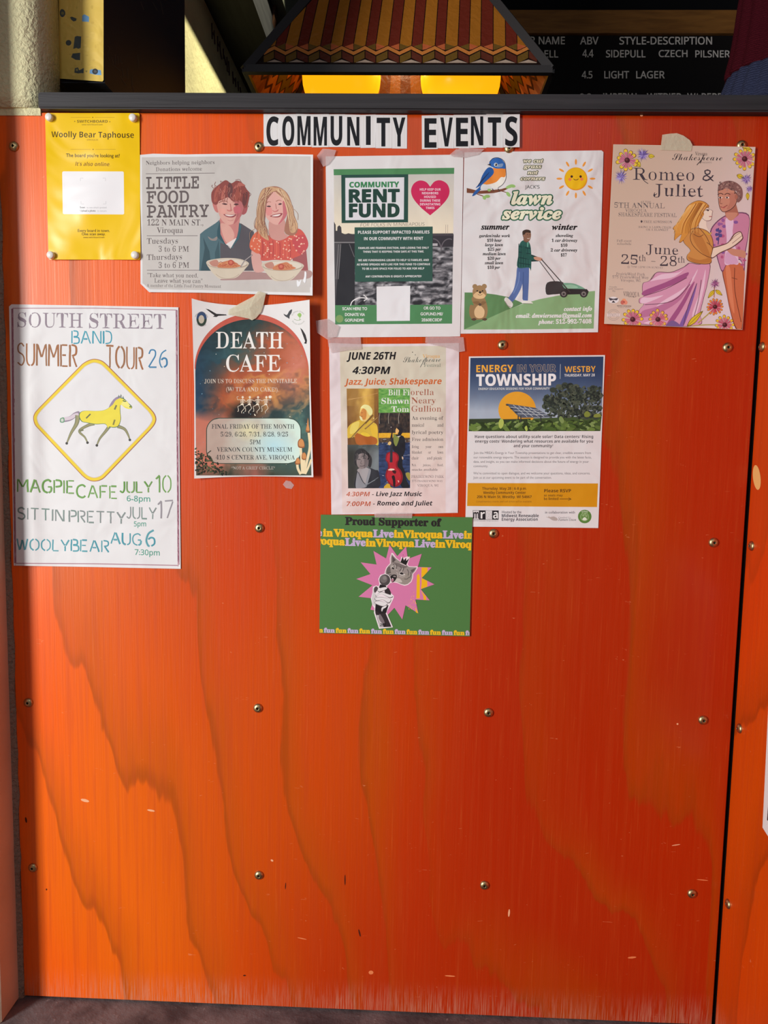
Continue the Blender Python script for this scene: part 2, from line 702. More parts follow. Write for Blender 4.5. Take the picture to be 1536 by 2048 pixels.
    def paper(self, outline, col, thick=0.0004):
        """The sheet itself, with a back and edges."""
        o = [self.P(p) for p in outline]
        ink = self.ink(col)
        self._put(o, ink, 0)
        d = -thick / EPS
        self._put(o[::-1], ink, d)
        for i in range(len(o)):
            a, b = o[i], o[(i + 1) % len(o)]
            n = max(1, int(math.hypot(b[0] - a[0], b[1] - a[1]) / self.dens)) if self.zf else 1
            for k in range(n):
                s = (a[0] + (b[0] - a[0]) * k / n, a[1] + (b[1] - a[1]) * k / n)
                e = (a[0] + (b[0] - a[0]) * (k + 1) / n, a[1] + (b[1] - a[1]) * (k + 1) / n)
                i0 = len(self.v)
                self.v += [(s[0], s[1], 0), (e[0], e[1], 0), (e[0], e[1], d), (s[0], s[1], d)]
                self.f.append((i0, i0 + 1, i0 + 2, i0 + 3))
                self.c += [ink] * 4
        self.L = 3
        self.grid.clear()
        self.lift(o)
        return self

    def build(self, name, material, parent=None):
        a = np.array(self.v, float)
        h = self.base + a[:, 2] * EPS
        if self.zf is not None: h = h + self.zf(a[:, 0], a[:, 1])
        d = ray(a[:, 0], a[:, 1])
        t = ((self.p0 - CAM) @ self.nrm + h) / (d @ self.nrm)
        P = CAM + d * t[:, None]
        me = bpy.data.meshes.new(name)
        # faces: make each one look along the sheet's normal
        faces = []
        cols = []
        k = 0
        for f in self.f:
            n = len(f)
            cc = self.c[k:k + n]
            k += n
            a0, a1, a2 = P[f[0]], P[f[1]], P[f[2]]
            if np.dot(np.cross(a1 - a0, a2 - a0), self.nrm) < 0 and self.v[f[0]][2] >= 0:
                f, cc = f[::-1], cc[::-1]
            faces.append(f)
            cols += cc
        me.from_pydata([tuple(p) for p in P], [], faces)
        at = me.color_attributes.new('ink', 'FLOAT_COLOR', 'CORNER')
        if len(at.data) == len(cols):
            at.data.foreach_set('color', np.array(cols, np.float32).ravel())
        else:
            print('INK MISMATCH', name, len(at.data), len(cols))
        me.update()
        return link(name, me, material, parent)

# ================================================================== materials in use
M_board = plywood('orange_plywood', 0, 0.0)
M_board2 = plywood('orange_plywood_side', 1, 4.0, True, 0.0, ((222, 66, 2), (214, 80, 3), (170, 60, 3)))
M_dark = mat('dark_gap', (22, 8, 10), 0.8, 0.1)
M_ledge = woodmat('dark_ledge_wood', (42, 40, 42), (54, 52, 54), (3, 40, 90), 0.5, 0.35, 0.25)
M_plaster = plaster('cream_plaster', (228, 222, 178), 150, 0.55)
M_jamb = plaster('painted_jamb', (214, 200, 176), 30, 0.12)
M_rough = plaster('rough_mortar', (150, 140, 124), 160, 0.9)
M_floor = mat('concrete_floor', (88, 80, 82), 0.75, 0.25)
_t = NT(M_floor)
_n = _t.noise((1, 1, 1), 9, 6, 0.65)
_n2 = _t.noise((1, 1, 1), 70, 3, 0.7)
_c = _t.mixc(_t.rng(_n, 0.35, 0.68), c4((74, 66, 68)), c4((122, 112, 112)))
_t.set(_t.b.inputs['Base Color'], _t.mixc(_t.rng(_n2, 0.62, 0.75, 0, 0.55), _c, c4((168, 158, 156))))
_t.bump(_n2, 0.4, 0.004)
M_brass = mat('aged_brass', (196, 172, 124), 0.36, 0.5, 1.0)
M_hole = mat('screw_socket', (48, 40, 24), 0.6, 0.2, 0.3)
M_tack = mat('white_plastic', (236, 232, 224), 0.3, 0.5)
M_black = mat('black_paint', (50, 52, 58), 0.55, 0.25)
M_barwall = plaster('bar_wall_plaster', (226, 218, 168), 55, 0.35)
M_barback = mat('bar_back_wall', (20, 20, 22), 0.8, 0.1)
M_ceil = mat('bar_ceiling', (16, 16, 17), 0.9, 0.1)
M_paper = print_mat('printed_paper', 0.68, 0.25, 0.22)
M_crease = print_mat('creased_paper', 0.66, 0.25, 0.45, 16.0)
M_gloss = print_mat('laminated_card', 0.24, 0.4, 0.35, 9.0)
M_card = print_mat('satin_card', 0.5, 0.3, 0.0)
M_ink = print_mat('painted_marks', 0.6, 0.25, 0.0)

# ================================================================== setting
XL, XR, ZT = -0.0265, 1.2284, 1.5635

bm = bmesh.new()
box(bm, -1.6, 3.2, -3.0, 0.02, -0.06, 0.0)
tag(from_bm('floor', bm, M_floor), kind='structure')

bm = bmesh.new()
box(bm, -0.55, -0.034, -0.066, 0.16, 0.0, 3.2)
bmesh.ops.bevel(bm, geom=[e for e in bm.edges], offset=0.003, segments=1, affect='EDGES')
o = tag(from_bm('wall_left', bm, M_jamb), kind='structure')
bm = bmesh.new()
rr = random.Random(3)
pr, n = [], 40
for i in range(n + 1):
    z = 1.56 * i / n
    pr.append((z, -0.0255 + rr.uniform(-0.002, 0.0025)))
vs = []
for z, x in pr:
    vs.append([bm.verts.new((-0.036, -0.006, z)), bm.verts.new((x, -0.0015, z)), bm.verts.new((x + 0.001, 0.004, z))])
for i in range(n):
    for k in (0, 1):
        bm.faces.new([vs[i][k], vs[i][k + 1], vs[i + 1][k + 1], vs[i + 1][k]])
tag(from_bm('mortar_strip', bm, M_rough, o), label='rough grey mortar filling the corner')

# plaster column that stands over the board's edge and rounds into the bar
bm = bmesh.new()
prof = [(-0.20, -0.006), (0.012, -0.006)]
for k in range(1, 9):
    a = math.radians(90 * k / 8)
    prof.append((0.012 + 0.036 * math.sin(a), 0.030 - 0.036 * math.cos(a)))
prof += [(0.048, 0.070), (-0.20, 0.070)]
nz = 60
rings = []
for i in range(nz + 1):
    z = 1.569 + (3.2 - 1.569) * i / nz
    rings.append([bm.verts.new((x, y, z)) for x, y in prof])
for i in range(nz):
    for k in range(len(prof)):
        k2 = (k + 1) % len(prof)
        bm.faces.new([rings[i][k], rings[i][k2], rings[i + 1][k2], rings[i + 1][k]]).smooth = True
bm.faces.new(rings[0][::-1]); bm.faces.new(rings[-1])
# lower lip of plaster under the column
box(bm, -0.034, 0.047, -0.002, 0.069, 1.5575, 1.569)
tag(from_bm('wall_column', bm, M_plaster), kind='structure')

# bar room behind the board
bm = bmesh.new()
box(bm, -0.10, 0.005, 0.07, 2.30, 0.0, 3.35)
tag(from_bm('wall_bar', bm, M_barwall), kind='structure')
bm = bmesh.new()
box(bm, -0.10, 3.2, 2.25, 2.35, 0.0, 3.35)
tag(from_bm('wall_back', bm, M_barback), kind='structure')
bm = bmesh.new()
box(bm, 3.1, 3.2, -0.02, 2.25, 0.0, 3.35)
tag(from_bm('wall_right', bm, M_barback), kind='structure')
bm = bmesh.new()
box(bm, -0.10, 3.2, -0.05, 2.35, 3.3, 3.4)
tag(from_bm('ceiling', bm, M_ceil), kind='structure')
bm = bmesh.new()
box(bm, -0.10, 3.2, 0.02, 2.35, -0.06, 0.0)
tag(from_bm('floor_bar', bm, M_floor), kind='structure')

# ================================================================== plywood panels with their screws


def screw_mesh():
    bm = bmesh.new()
    lathe(bm, [(0.0083, 0.0), (0.0083, 0.0010), (0.0074, 0.0026), (0.0056, 0.0039), (0.0036, 0.0046), (0.0024, 0.0047), (0.0021, 0.0045), (0.0021, 0.0022), (0.0, 0.0022)],
          Matrix.Identity(4), 24, [0, 0, 0, 0, 0, 0, 1, 1])
    me = bpy.data.meshes.new('screw')
    bmesh.ops.recalc_face_normals(bm, faces=bm.faces)
    bm.to_mesh(me)
    bm.free()
    me.materials.append(M_brass)
    me.materials.append(M_hole)
    return me


SCREW = screw_mesh()


def screw(p, parent, rot):
    s = bpy.data.objects.new('screw', SCREW)
    COL.objects.link(s)
    s.parent = parent
    s.location = p
    s.rotation_euler = rot
    return s


def panel_mesh(bm, x0, x1, y0, y1, z0, z1):
    box(bm, x0, x1, y0, y1, z0, z1)
    bmesh.ops.bevel(bm, geom=list(bm.edges), offset=0.0015, segments=1, affect='EDGES')


bm = bmesh.new()
panel_mesh(bm, XL, XR, 0.0, 0.018, 0.003, ZT)
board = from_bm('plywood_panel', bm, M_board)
tag(board, 'wide orange-stained plywood panel that carries the community posters', 'panel')
for px, py in [(28, 293), (518, 294), (1018, 297), (1483, 291), (1005, 690), (1455, 695), (519, 1056), (987, 1067), (1427, 1085), (57, 1405), (516, 1416),
               (977, 1425), (1406, 1440), (66, 1735), (518, 1750), (969, 1770), (1384, 1787)]:
    p = W(px, py)
    screw((p.x, 0.0, p.z), board, (math.pi / 2, random.uniform(0, 1), 0))

sh = Sheet(0.0002, (205, 205, 205), alb=0.8)
for x, y, rx, ry, r, c in [(1283, 231, 3, 2, 0, 0), (544, 1721, 3, 2, 30, 0), (1018, 1826, 2, 8, 5, 0), (302, 1621, 8, 2, 10, 0), (170, 1601, 9, 3, 14, 0), (1352, 1690, 9, 1, -8, 0), (1355, 1448, 2, 2, 0, 0), (742, 1945, 5, 4, 0, 2), (690, 1760, 1.2, 11, 0, 1), (719, 1866, 1.6, 8, -14, 1), (571, 1772, 1, 7, 4, 1), (489, 1951, 3, 1.5, 0, 1), (1405, 1760, 12, 1, 6, 2), (900, 1952, 11, 1.5, 4, 2), (604, 1877, 10, 1, 12, 2), (1264, 1915, 9, 2, -5, 2), (52, 1640, 2, 6, -10, 1), (93, 1779, 1.5, 2, 0, 1)]:
    sh.poly(ell(x, y, rx, ry, 8, rot=r), ((232, 160, 120), (70, 24, 10), (214, 120, 72))[c])
sh.build('scuff_marks', M_card, board)['kind'] = 'stuff'
XP = 1.2318
bm = bmesh.new()
panel_mesh(bm, XP, XP + 0.018, -1.0, -0.003, 0.003, ZT)
side = from_bm('plywood_panel', bm, M_board2)
tag(side, 'narrow orange plywood panel turning the corner past the dark seam', 'panel')
for px, py in [(1525, 694), (1504, 1092), (1480, 1457), (1457, 1808)]:
    p = WX(px, py, XP)
    screw((XP, p.y, p.z), side, (0, -math.pi / 2, 0))
sh = Sheet(0.0002, (205, 205, 205), ((XP, 0, 0), (-1, 0, 0)), 0.72)
sh.poly(ell(1513.5, 955, 7.6, 25, 24, rot=-6), (255, 178, 105))
sh.build('wood_plug', M_card, side)
bm = bmesh.new()
box(bm, XR - 0.004, XP + 0.01, 0.006, 0.02, 0.0, ZT)
tag(from_bm('trim_1', bm, M_dark), kind='structure')

sh = Sheet(0.0012, (232, 228, 240), ((XP, 0, 0), (-1, 0, 0)))
sh.paper([(1545, 1235), (1700, 1235), (1700, 1830), (1545, 1687), (1525, 1655)], (232, 228, 240), 0.002)
sh.poly([(1560, 1280), (1690, 1280), (1690, 1780), (1560, 1662), (1534, 1640)], (62, 56, 62))
o = sh.build('wall_sign', M_card)
tag(o, 'white-bordered sign with cut corner at the frame edge on narrow plywood panel', 'sign')

# ledge along the top
bm = bmesh.new()
box(bm, 0.0495, XP + 0.02, -0.016, 0.16, ZT, ZT + 0.0255)
box(bm, XP - 0.012, XP + 0.16, -1.0, -0.016, ZT, ZT + 0.0255)
bmesh.ops.bevel(bm, geom=list(bm.edges), offset=0.0022, segments=2, affect='EDGES')
tag(from_bm('ledge_board', bm, M_ledge), 'long dark wooden ledge board capping the orange plywood panel', 'ledge')

# ================================================================== letter tiles
K = ((500, 215, 1060, 310), 1536, 261)
TILES = [('C', 74, 166, 36, 214, 90, 157, 52, 207), ('O', 165, 254, 36, 215, 177, 243, 50, 207), ('M', 253, 339, 36, 216, 260, 332, 48, 206), ('M', 338, 433, 36, 218, 349, 422, 52, 208),
         ('U', 432, 520, 37, 217, 442, 506, 48, 206), ('N', 518, 606, 39, 219, 533, 600, 53, 208), ('I', 605, 689, 39, 221, 636, 662, 47, 206), ('T', 688, 779, 40, 224, 695, 768, 57, 213),
         ('Y', 778, 862, 41, 226, 783, 852, 56, 213), ('E', 942, 1031, 43, 228, 957, 1023, 60, 220), ('V', 1030, 1118, 42, 225, 1044, 1112, 56, 213), ('E', 1117, 1204, 40, 224, 1130, 1196, 57, 213),
         ('N', 1203, 1298, 39, 222, 1212, 1279, 50, 207), ('T', 1296, 1389, 37, 221, 1305, 1377, 55, 210), ('S', 1388, 1480, 37, 218, 1400, 1467, 52, 210)]
LW = {'C': 'C opening the word COMMUNITY', 'O': 'O between the C and the first M of COMMUNITY', 'I': 'I between N and T of COMMUNITY', 'U': 'U in the middle of COMMUNITY',
      'Y': 'Y ending the word COMMUNITY', 'V': 'V between the two E tiles of EVENTS', 'S': 'S ending the word EVENTS'}
seen = {}
for i, (ch, x0, x1, y0, y1, g0, g1, h0, h1) in enumerate(TILES):
    sh = Sheet(0.0053 if i == 14 else 0.0008 + 0.0002 * (i % 2), (223, 222, 212))
    sh.crop(*K)
    sk = 1.5 * math.sin(i * 2.3)
    sh.paper([(x0, y0 + sk), (x1, y0 - sk * 0.5), (x1 - 1, y1), (x0 + 1, y1 + sk)], (226, 225, 214), 0.0006)
    for q in range(3):
        xx = x0 + (x1 - x0) * (0.2 + 0.3 * q)
        sh.line([(xx, y0 + 6), (xx + 3, y1 - 6)], 2.0, (216, 214, 198))
    if ch == 'I': sh.rect(g0, h0, g1, h1, (16, 17, 22))
    else: sh.text(ch, g0 + 1, h1, g1 - 1, h1 - h0, (16, 17, 22), 'sb', stroke=1.2, res=5)
    o = sh.build('letter_tile', M_card)
    seen[ch] = seen.get(ch, 0) + 1
    if ch in LW: d = LW[ch]
    elif ch == 'M': d = ('first', 'second')[seen[ch] - 1] + ' M of the word COMMUNITY'
    elif ch == 'E': d = ('E opening the word EVENTS', 'second E of EVENTS, after the V')[seen[ch] - 1]
    elif ch == 'N': d = 'N of the word ' + ('COMMUNITY', 'EVENTS')[seen[ch] - 1]
    else: d = 'T of the word ' + ('COMMUNITY', 'EVENTS')[seen[ch] - 1]
    tag(o, 'white tile with black letter ' + d, 'letter tile', 'letter tiles of the heading')

# ================================================================== posters
# ---------------------------------------------------------------- yellow taphouse card
def sm(t):
    t = np.clip(t, 0, 1)
    return t * t * (3 - 2 * t)


sh = Sheet(0.0016, (226, 228, 226), zf=lambda x, y: 0.0012 * (1 + np.sin(x / 24.0 + y / 60.0)), dens=6)
sh.crop((0, 200, 290, 540), 1536, 1801)
YL, INK = (250, 200, 4), (66, 48, 22)
sh.paper([(492, 138), (1466, 138), (1478, 150), (1489, 1676), (1478, 1692), (530, 1690), (514, 1676), (478, 152)], YL)
for y, x0, x1 in ((184, 750, 1215), (523, 748, 1225)):
    sh.rect(x0, y - 1.5, (x0 + x1) / 2 - 24, y + 1.5, (176, 132, 20)); sh.rect((x0 + x1) / 2 + 24, y - 1.5, x1, y + 1.5, (176, 132, 20), 0)
    sh.circ((x0 + x1) / 2, y, 6, (110, 80, 20), n=8)
sh.text('SWITCHBOARD', 816, 241, 1140, 29, INK, 'sb', off=-0.01)
sh.circ(792, 226, 6, (150, 110, 20), n=8); sh.circ(1163, 230, 6, (150, 110, 20), n=8, up=0)
sh.text('www.switchboard.town', 866, 268, 1088, 16, (104, 76, 20), 's')
sh.text('Woolly Bear Taphouse', 545, 394, 1418, 62, (58, 42, 20), 'sb', off=-0.012, y1=402)
sh.text('VIROQUA', 918, 430, 1040, 17, (150, 108, 20), 's')
sh.text("The board you're looking at?", 700, 603, 1268, 36, INK, 'B', off=0.012, y1=608)
sh.text("It's also online.", 798, 697, 1166, 42, (112, 58, 20), 'sbi', off=-0.014, y1=702)
sh.poly(ell(1296, 772, 15, 15, 5, -90, 0) + ell(1300, 1198, 15, 15, 5, 0, 90) + ell(680, 1194, 15, 15, 5, 90, 180) + ell(674, 771, 15, 15, 5, 180, 270), (240, 241, 240))
for qx, qy, a, b in ((852, 828, 1, 1), (1118, 828, -1, 1), (858, 1102, 1, -1), (1122, 1102, -1, -1)):
    sh.line([(qx + 30 * a, qy), (qx, qy), (qx, qy + 30 * b)], 4, (196, 198, 200))
sh.text('Scan', 846, 1146, 900, 18, (90, 90, 92), 'B', off=0.01)
sh.text("to see what's posted", 918, 1148, 1128, 17, (170, 172, 174), 's')
sh.text('Upload a photo', 850, 1182, 1012, 19, (100, 100, 102), 'B', off=0.01)
sh.text('to details', 1030, 1184, 1130, 17, (180, 182, 184), 's')
sh.text('Every board in town.', 824, 1398, 1162, 30, (96, 70, 20), 'B', off=0.01)
sh.text('One scan away.', 866, 1433, 1116, 28, (96, 70, 20), 'B', off=0.01)
sh.text('www.switchboard.town', 882, 1462, 1106, 15, (130, 96, 20), 's')
o = sh.build('notice_card', M_gloss)
tag(o, 'glossy yellow notice card with a white square, held by four white tacks', 'notice')

bm = bmesh.new()
lathe(bm, [(0.0058, 0.0), (0.0062, 0.0055), (0.0060, 0.0075), (0.0050, 0.0088), (0.0, 0.0090)], Matrix.Identity(4), 24)
TACK = bpy.data.meshes.new('thumbtack')
bmesh.ops.recalc_face_normals(bm, faces=bm.faces)
bm.to_mesh(TACK); bm.free(); TACK.materials.append(M_tack)
for (px, py), d in (((100, 236), 'upper corner of yellow card nearest the plaster column'), ((267, 237), 'upper corner of yellow card above the food pantry poster'),
                    ((103, 511), 'lower corner of yellow card farther from the food pantry poster'), ((271, 511), 'lower corner of yellow card beside the food pantry poster')):
    p = W(px, py, -0.0045)
    o = bpy.data.objects.new('thumbtack', TACK)
    COL.objects.link(o)
    o.location = (p.x, -0.0022, p.z)
    o.rotation_euler = (math.pi / 2, 0, 0)
    tag(o, 'white round thumbtack in ' + d, 'thumbtack', 'thumbtacks of the yellow card')

# ---------------------------------------------------------------- little food pantry
sh = Sheet(0.002, (232, 230, 226), zf=lambda x, y: 0.016 * np.clip((x - 500) / 126, 0, 1) ** 2 + 0.0018 * np.clip((330 - x + (y - 585)) / 40, 0, 2) ** 2, dens=6)
sh.crop((270, 290, 640, 600), 1536, 1287)
T1 = (104, 94, 92)
sh.paper([(42, 82), (150, 72), (420, 78), (650, 74), (1000, 72), (1478, 80), (1477, 600), (1474, 1250), (900, 1236), (540, 1226), (118, 1222), (96, 1196), (46, 1152), (44, 700)], (232, 230, 226))
sh.poly([(56, 102), (420, 98), (760, 94), (1300, 92), (1458, 94), (1458, 640), (1452, 1226), (900, 1214), (540, 1204), (124, 1198), (62, 1146), (60, 700)], (205, 199, 190))
sh.poly([(46, 1152), (118, 1222), (96, 1186), (78, 1160)], (238, 238, 236))
def tx(s, x0, y, x1, h, f='rb', off=-0.012, y1=None, c=T1): sh.text(s, x0, y, x1, h, c, f, off, y1=y1)
tx('Neighbors helping neighbors', 90, 164, 660, 32, y1=158)
tx('Donations welcome', 172, 218, 556, 32, y1=212)
sh.line([(90, 239), (662, 233)], 4.5, (120, 110, 108))
tx('LITTLE', 94, 365, 528, 98, 'm', 0.012, y1=359)
tx('FOOD', 98, 484, 446, 98, 'm', 0.012, y1=478)
tx('PANTRY', 100, 602, 612, 100, 'm', 0.012, y1=596)
tx('122 N MAIN ST.,', 102, 668, 566, 50, 'rb', -0.006)
tx('Viroqua', 180, 730, 398, 46, 'rb', -0.004)
sh.line([(98, 754), (520, 753)], 4.5, (120, 110, 108))
tx('Tuesdays', 98, 820, 356, 46, y1=817)
tx('3 to 6 PM', 196, 886, 448, 46)
tx('Thursdays', 98, 955, 390, 46, y1=950)
tx('3 to 6 PM', 196, 1020, 450, 46)
sh.line([(98, 1040), (545, 1040)], 4.5, (120, 110, 108))
tx('"Take what you need,', 102, 1097, 522, 34, y1=1100)
tx('Leave what you can"', 160, 1142, 560, 34, y1=1146)
tx('A member of the Little Food Pantry Movement', 98, 1178, 714, 25, y1=1186, off=-0.016)
# painting of the two children (finer crop)
sh.crop((400, 340, 640, 580), 1536, 1536)
sh.raster([(300, 1285), (1425, 1285), (1418, 1500), (300, 1440)], 40, 10, lambda u, v: mix((214, 204, 194), (204, 198, 190), v))
sh.blob([(560, 1300), (900, 1330), (1000, 1400), (800, 1400), (420, 1410), (260, 1400)], (176, 140, 134))
sh.blob([(1200, 1290), (1415, 1290), (1420, 1370), (1300, 1400), (1000, 1410)], (180, 146, 138))
SK, SKs, SKd = (224, 170, 154), (206, 136, 128), (168, 98, 96)
# boy: shirt
sh.poly([(-10, 1290), (0, 820), (60, 770), (200, 680), (262, 628), (330, 660), (480, 660), (520, 690), (600, 740), (690, 790), (692, 1290)], (84, 112, 118))
sh.poly([(260, 930), (420, 1000), (480, 800), (520, 680), (690, 790), (692, 1290), (260, 1290)], (92, 88, 92))
sh.poly([(10, 1290), (60, 1000), (40, 860), (120, 1040), (150, 1290)], (62, 86, 92)); sh.poly([(200, 1290), (190, 1060), (240, 900), (262, 1290)], (66, 92, 98))
sh.blob([(100, 850), (160, 880), (220, 850), (210, 900), (140, 900)], (150, 140, 134))
sh.blob([(250, 640), (330, 560), (500, 560), (500, 700), (470, 860), (390, 960), (340, 960), (270, 850)], SKs)
sh.blob([(262, 700), (330, 690), (400, 740), (440, 840), (390, 940), (320, 900)], SK)
sh.poly([(330, 950), (460, 870), (474, 890), (390, 1006), (340, 960)], (232, 222, 214))
sh.poly([(220, 780), (256, 640), (262, 820), (330, 960), (420, 1010), (300, 930), (220, 860)], (58, 90, 98))
sh.poly([(500, 670), (530, 720), (500, 880), (390, 1010), (470, 870), (490, 780)], (70, 104, 112))
# boy: head
sh.blob([(160, 430), (200, 430), (240, 500), (230, 545), (190, 520)], (202, 124, 116))
sh.blob([(560, 480), (610, 470), (590, 550), (540, 570)], (170, 92, 92))
sh.blob([(205, 330), (330, 270), (480, 300), (560, 400), (545, 540), (500, 620), (420, 690), (350, 700), (285, 650), (240, 560), (215, 450)], SK)
sh.blob([(430, 330), (560, 400), (545, 540), (500, 620), (430, 690), (470, 560), (450, 450)], (190, 114, 112))
sh.blob([(240, 500), (320, 500), (330, 560), (270, 560)], (232, 168, 152)); sh.blob([(430, 480), (510, 470), (520, 540), (450, 560)], (204, 110, 116))
sh.blob([(150, 400), (145, 300), (180, 240), (250, 180), (330, 130), (400, 170), (470, 135), (540, 165), (600, 250), (635, 300), (620, 400), (600, 470), (560, 480), (540, 420), (480, 380), (420, 400), (360, 350), (290, 380), (240, 400), (220, 440), (180, 440)], (146, 78, 72))
for pts, c in (([(180, 400), (190, 280), (250, 200), (230, 320), (220, 400)], (176, 98, 84)), ([(270, 370), (290, 250), (330, 190), (320, 300), (310, 370)], (184, 106, 92)),
               ([(360, 340), (350, 230), (380, 160), (420, 230), (400, 350)], (110, 70, 70)), ([(440, 370), (460, 270), (500, 190), (520, 300), (500, 390)], (164, 88, 76)),
               ([(540, 420), (560, 300), (610, 290), (600, 400), (570, 460)], (112, 66, 64)), ([(420, 250), (500, 160), (580, 200), (500, 210)], (186, 108, 96))):
    sh.blob(pts, c)
rh = random.Random(5)
for k in range(46):
    x = rh.uniform(170, 600); y = rh.uniform(170, 360)
    sh.curve([(x, y), (x + rh.uniform(-24, 24), y + 40), (x + rh.uniform(-30, 30), y + rh.uniform(60, 90))], 7, rh.choice([(196, 122, 104), (120, 64, 60), (160, 84, 74), (206, 140, 122)]), 3, up=0 if k else 1, w2=2)
for pts in ([(220, 210), (186, 190), (200, 150)], [(300, 160), (260, 140), (280, 180)], [(180, 240), (150, 210), (160, 190)], [(450, 130), (500, 120), (530, 160)], [(620, 280), (650, 310), (630, 340)], [(590, 470), (620, 470), (610, 450)]):
    sh.curve(pts, 5, (140, 84, 76), 4, up=0)
for pts in ([(240, 420), (290, 395), (350, 405)], [(420, 410), (470, 395), (500, 410)]): sh.curve(pts, 8, (150, 90, 80), 4)
for pts in ([(280, 432), (320, 425), (350, 440), (318, 446)], [(430, 440), (465, 428), (495, 438), (465, 452)]): sh.blob(pts, (92, 60, 62))
sh.curve([(385, 430), (395, 500), (370, 520), (345, 512)], 8, (190, 118, 110)); sh.blob([(345, 505), (375, 515), (410, 505), (395, 528), (355, 526)], (206, 126, 118))
sh.blob([(300, 565), (380, 572), (465, 568), (430, 604), (370, 606), (330, 592)], (150, 74, 78)); sh.blob([(320, 570), (390, 576), (445, 574), (400, 592), (350, 588)], (238, 222, 212))
sh.curve([(355, 640), (390, 650), (430, 638)], 6, (196, 130, 122)); sh.curve([(470, 600), (485, 570), (480, 540)], 5, (168, 96, 98))
# girl: blouse, neck
sh.blob([(660, 1030), (780, 1060), (790, 1180), (820, 1290), (690, 1290)], (218, 168, 156))
sh.poly([(1180, 1100), (1290, 1080), (1360, 1030), (1384, 1285), (1200, 1285)], (162, 90, 90))
sh.blob([(700, 810), (800, 780), (900, 850), (1020, 900), (1140, 840), (1250, 750), (1340, 820), (1385, 970), (1300, 1080), (1190, 1130), (1140, 1160), (960, 1150), (790, 1160), (770, 1080), (650, 1020), (640, 920)], (208, 92, 80))
sh.blob([(700, 810), (780, 800), (760, 1060), (650, 1010), (640, 920)], (222, 112, 82)); sh.blob([(1180, 900), (1330, 830), (1385, 970), (1280, 1080)], (196, 80, 82))
for k in range(9): sh.curve([(800 + 44 * k, 900 + 10 * (k % 3)), (806 + 44 * k, 1000), (798 + 45 * k, 1120)], 9, rh.choice([(176, 70, 68), (226, 116, 90)]), 4, up=0)
for k in range(85):
    x, y = rh.uniform(660, 1350), rh.uniform(830, 1140)
    if y < 870 and 820 < x < 1170: continue
    if x < 790 and y > 1050 or x > 1180 and y > 1090: continue
    sh.circ(x, y, rh.uniform(7, 12), (240, 186, 160), n=7, up=0 if k else 1)
sh.blob([(900, 640), (1080, 640), (1080, 800), (1130, 850), (1010, 905), (900, 860), (880, 760)], (206, 150, 138))
# girl: hair back, face, hair front
HB, HBs, HBl = (206, 164, 124), (168, 116, 94), (226, 192, 150)
sh.blob([(880, 215), (1000, 215), (1110, 290), (1170, 420), (1200, 560), (1250, 700), (1240, 800), (1170, 840), (1080, 780), (1120, 500), (1000, 300), (860, 330), (820, 480), (820, 650), (860, 780), (880, 900), (800, 850), (740, 780), (700, 720), (730, 560), (740, 400), (790, 260)], HBs)
sh.blob([(850, 320), (960, 280), (1070, 320), (1120, 420), (1120, 540), (1075, 640), (1000, 700), (920, 680), (850, 610), (815, 520), (820, 420)], (226, 172, 158))
sh.blob([(1060, 400), (1120, 440), (1115, 560), (1060, 650), (1000, 695), (1060, 580)], (198, 112, 116)); sh.blob([(840, 490), (910, 480), (920, 560), (860, 580)], (226, 148, 140))
sh.blob([(880, 215), (960, 225), (1020, 250), (960, 270), (870, 310), (830, 420), (815, 560), (800, 700), (850, 820), (880, 900), (800, 860), (740, 780), (710, 700), (735, 540), (745, 400), (790, 270)], HB)
sh.blob([(960, 225), (1060, 250), (1130, 340), (1180, 470), (1210, 600), (1250, 720), (1210, 800), (1150, 780), (1150, 600), (1130, 470), (1080, 360), (1000, 280)], HB)
for k in range(60):
    l = rh.random() < 0.55
    if l:
        x = rh.uniform(745, 850); pts = [(rh.uniform(830, 930), rh.uniform(225, 300)), (x, 430), (x - 20, 640), (x + rh.uniform(-40, 60), rh.uniform(720, 880))]
    else:
        x = rh.uniform(1090, 1170); pts = [(rh.uniform(960, 1060), rh.uniform(230, 290)), (x, 430), (x + 40, 620), (x + rh.uniform(20, 90), rh.uniform(680, 800))]
    sh.curve(pts, 7, rh.choice([HBl, HBs, (190, 142, 108), HBl]), 5, up=0 if k else 1, w2=3)
for pts in ([(720, 600), (690, 680), (700, 760)], [(690, 760), (640, 800), (640, 900)], [(1200, 500), (1250, 560), (1250, 640)]): sh.curve(pts, 4, (190, 150, 120), 5, up=0)
for pts in ([(840, 430), (870, 405), (905, 410)], [(970, 400), (1010, 385), (1040, 395)]): sh.curve(pts, 6, (176, 124, 104), 4)
for pts in ([(850, 465), (885, 455), (905, 468), (880, 474)], [(1000, 440), (1025, 424), (1045, 432), (1025, 446)]): sh.blob(pts, (84, 62, 62))
sh.curve([(965, 430), (975, 500)], 6, (206, 140, 130)); sh.blob([(925, 515), (960, 525), (1000, 505), (985, 530), (945, 535)], (206, 126, 122))
sh.blob([(895, 590), (960, 565), (1050, 552), (1020, 596), (970, 606), (925, 600)], (160, 78, 80)); sh.blob([(920, 588), (970, 572), (1030, 564), (1005, 588), (955, 594)], (240, 224, 214))
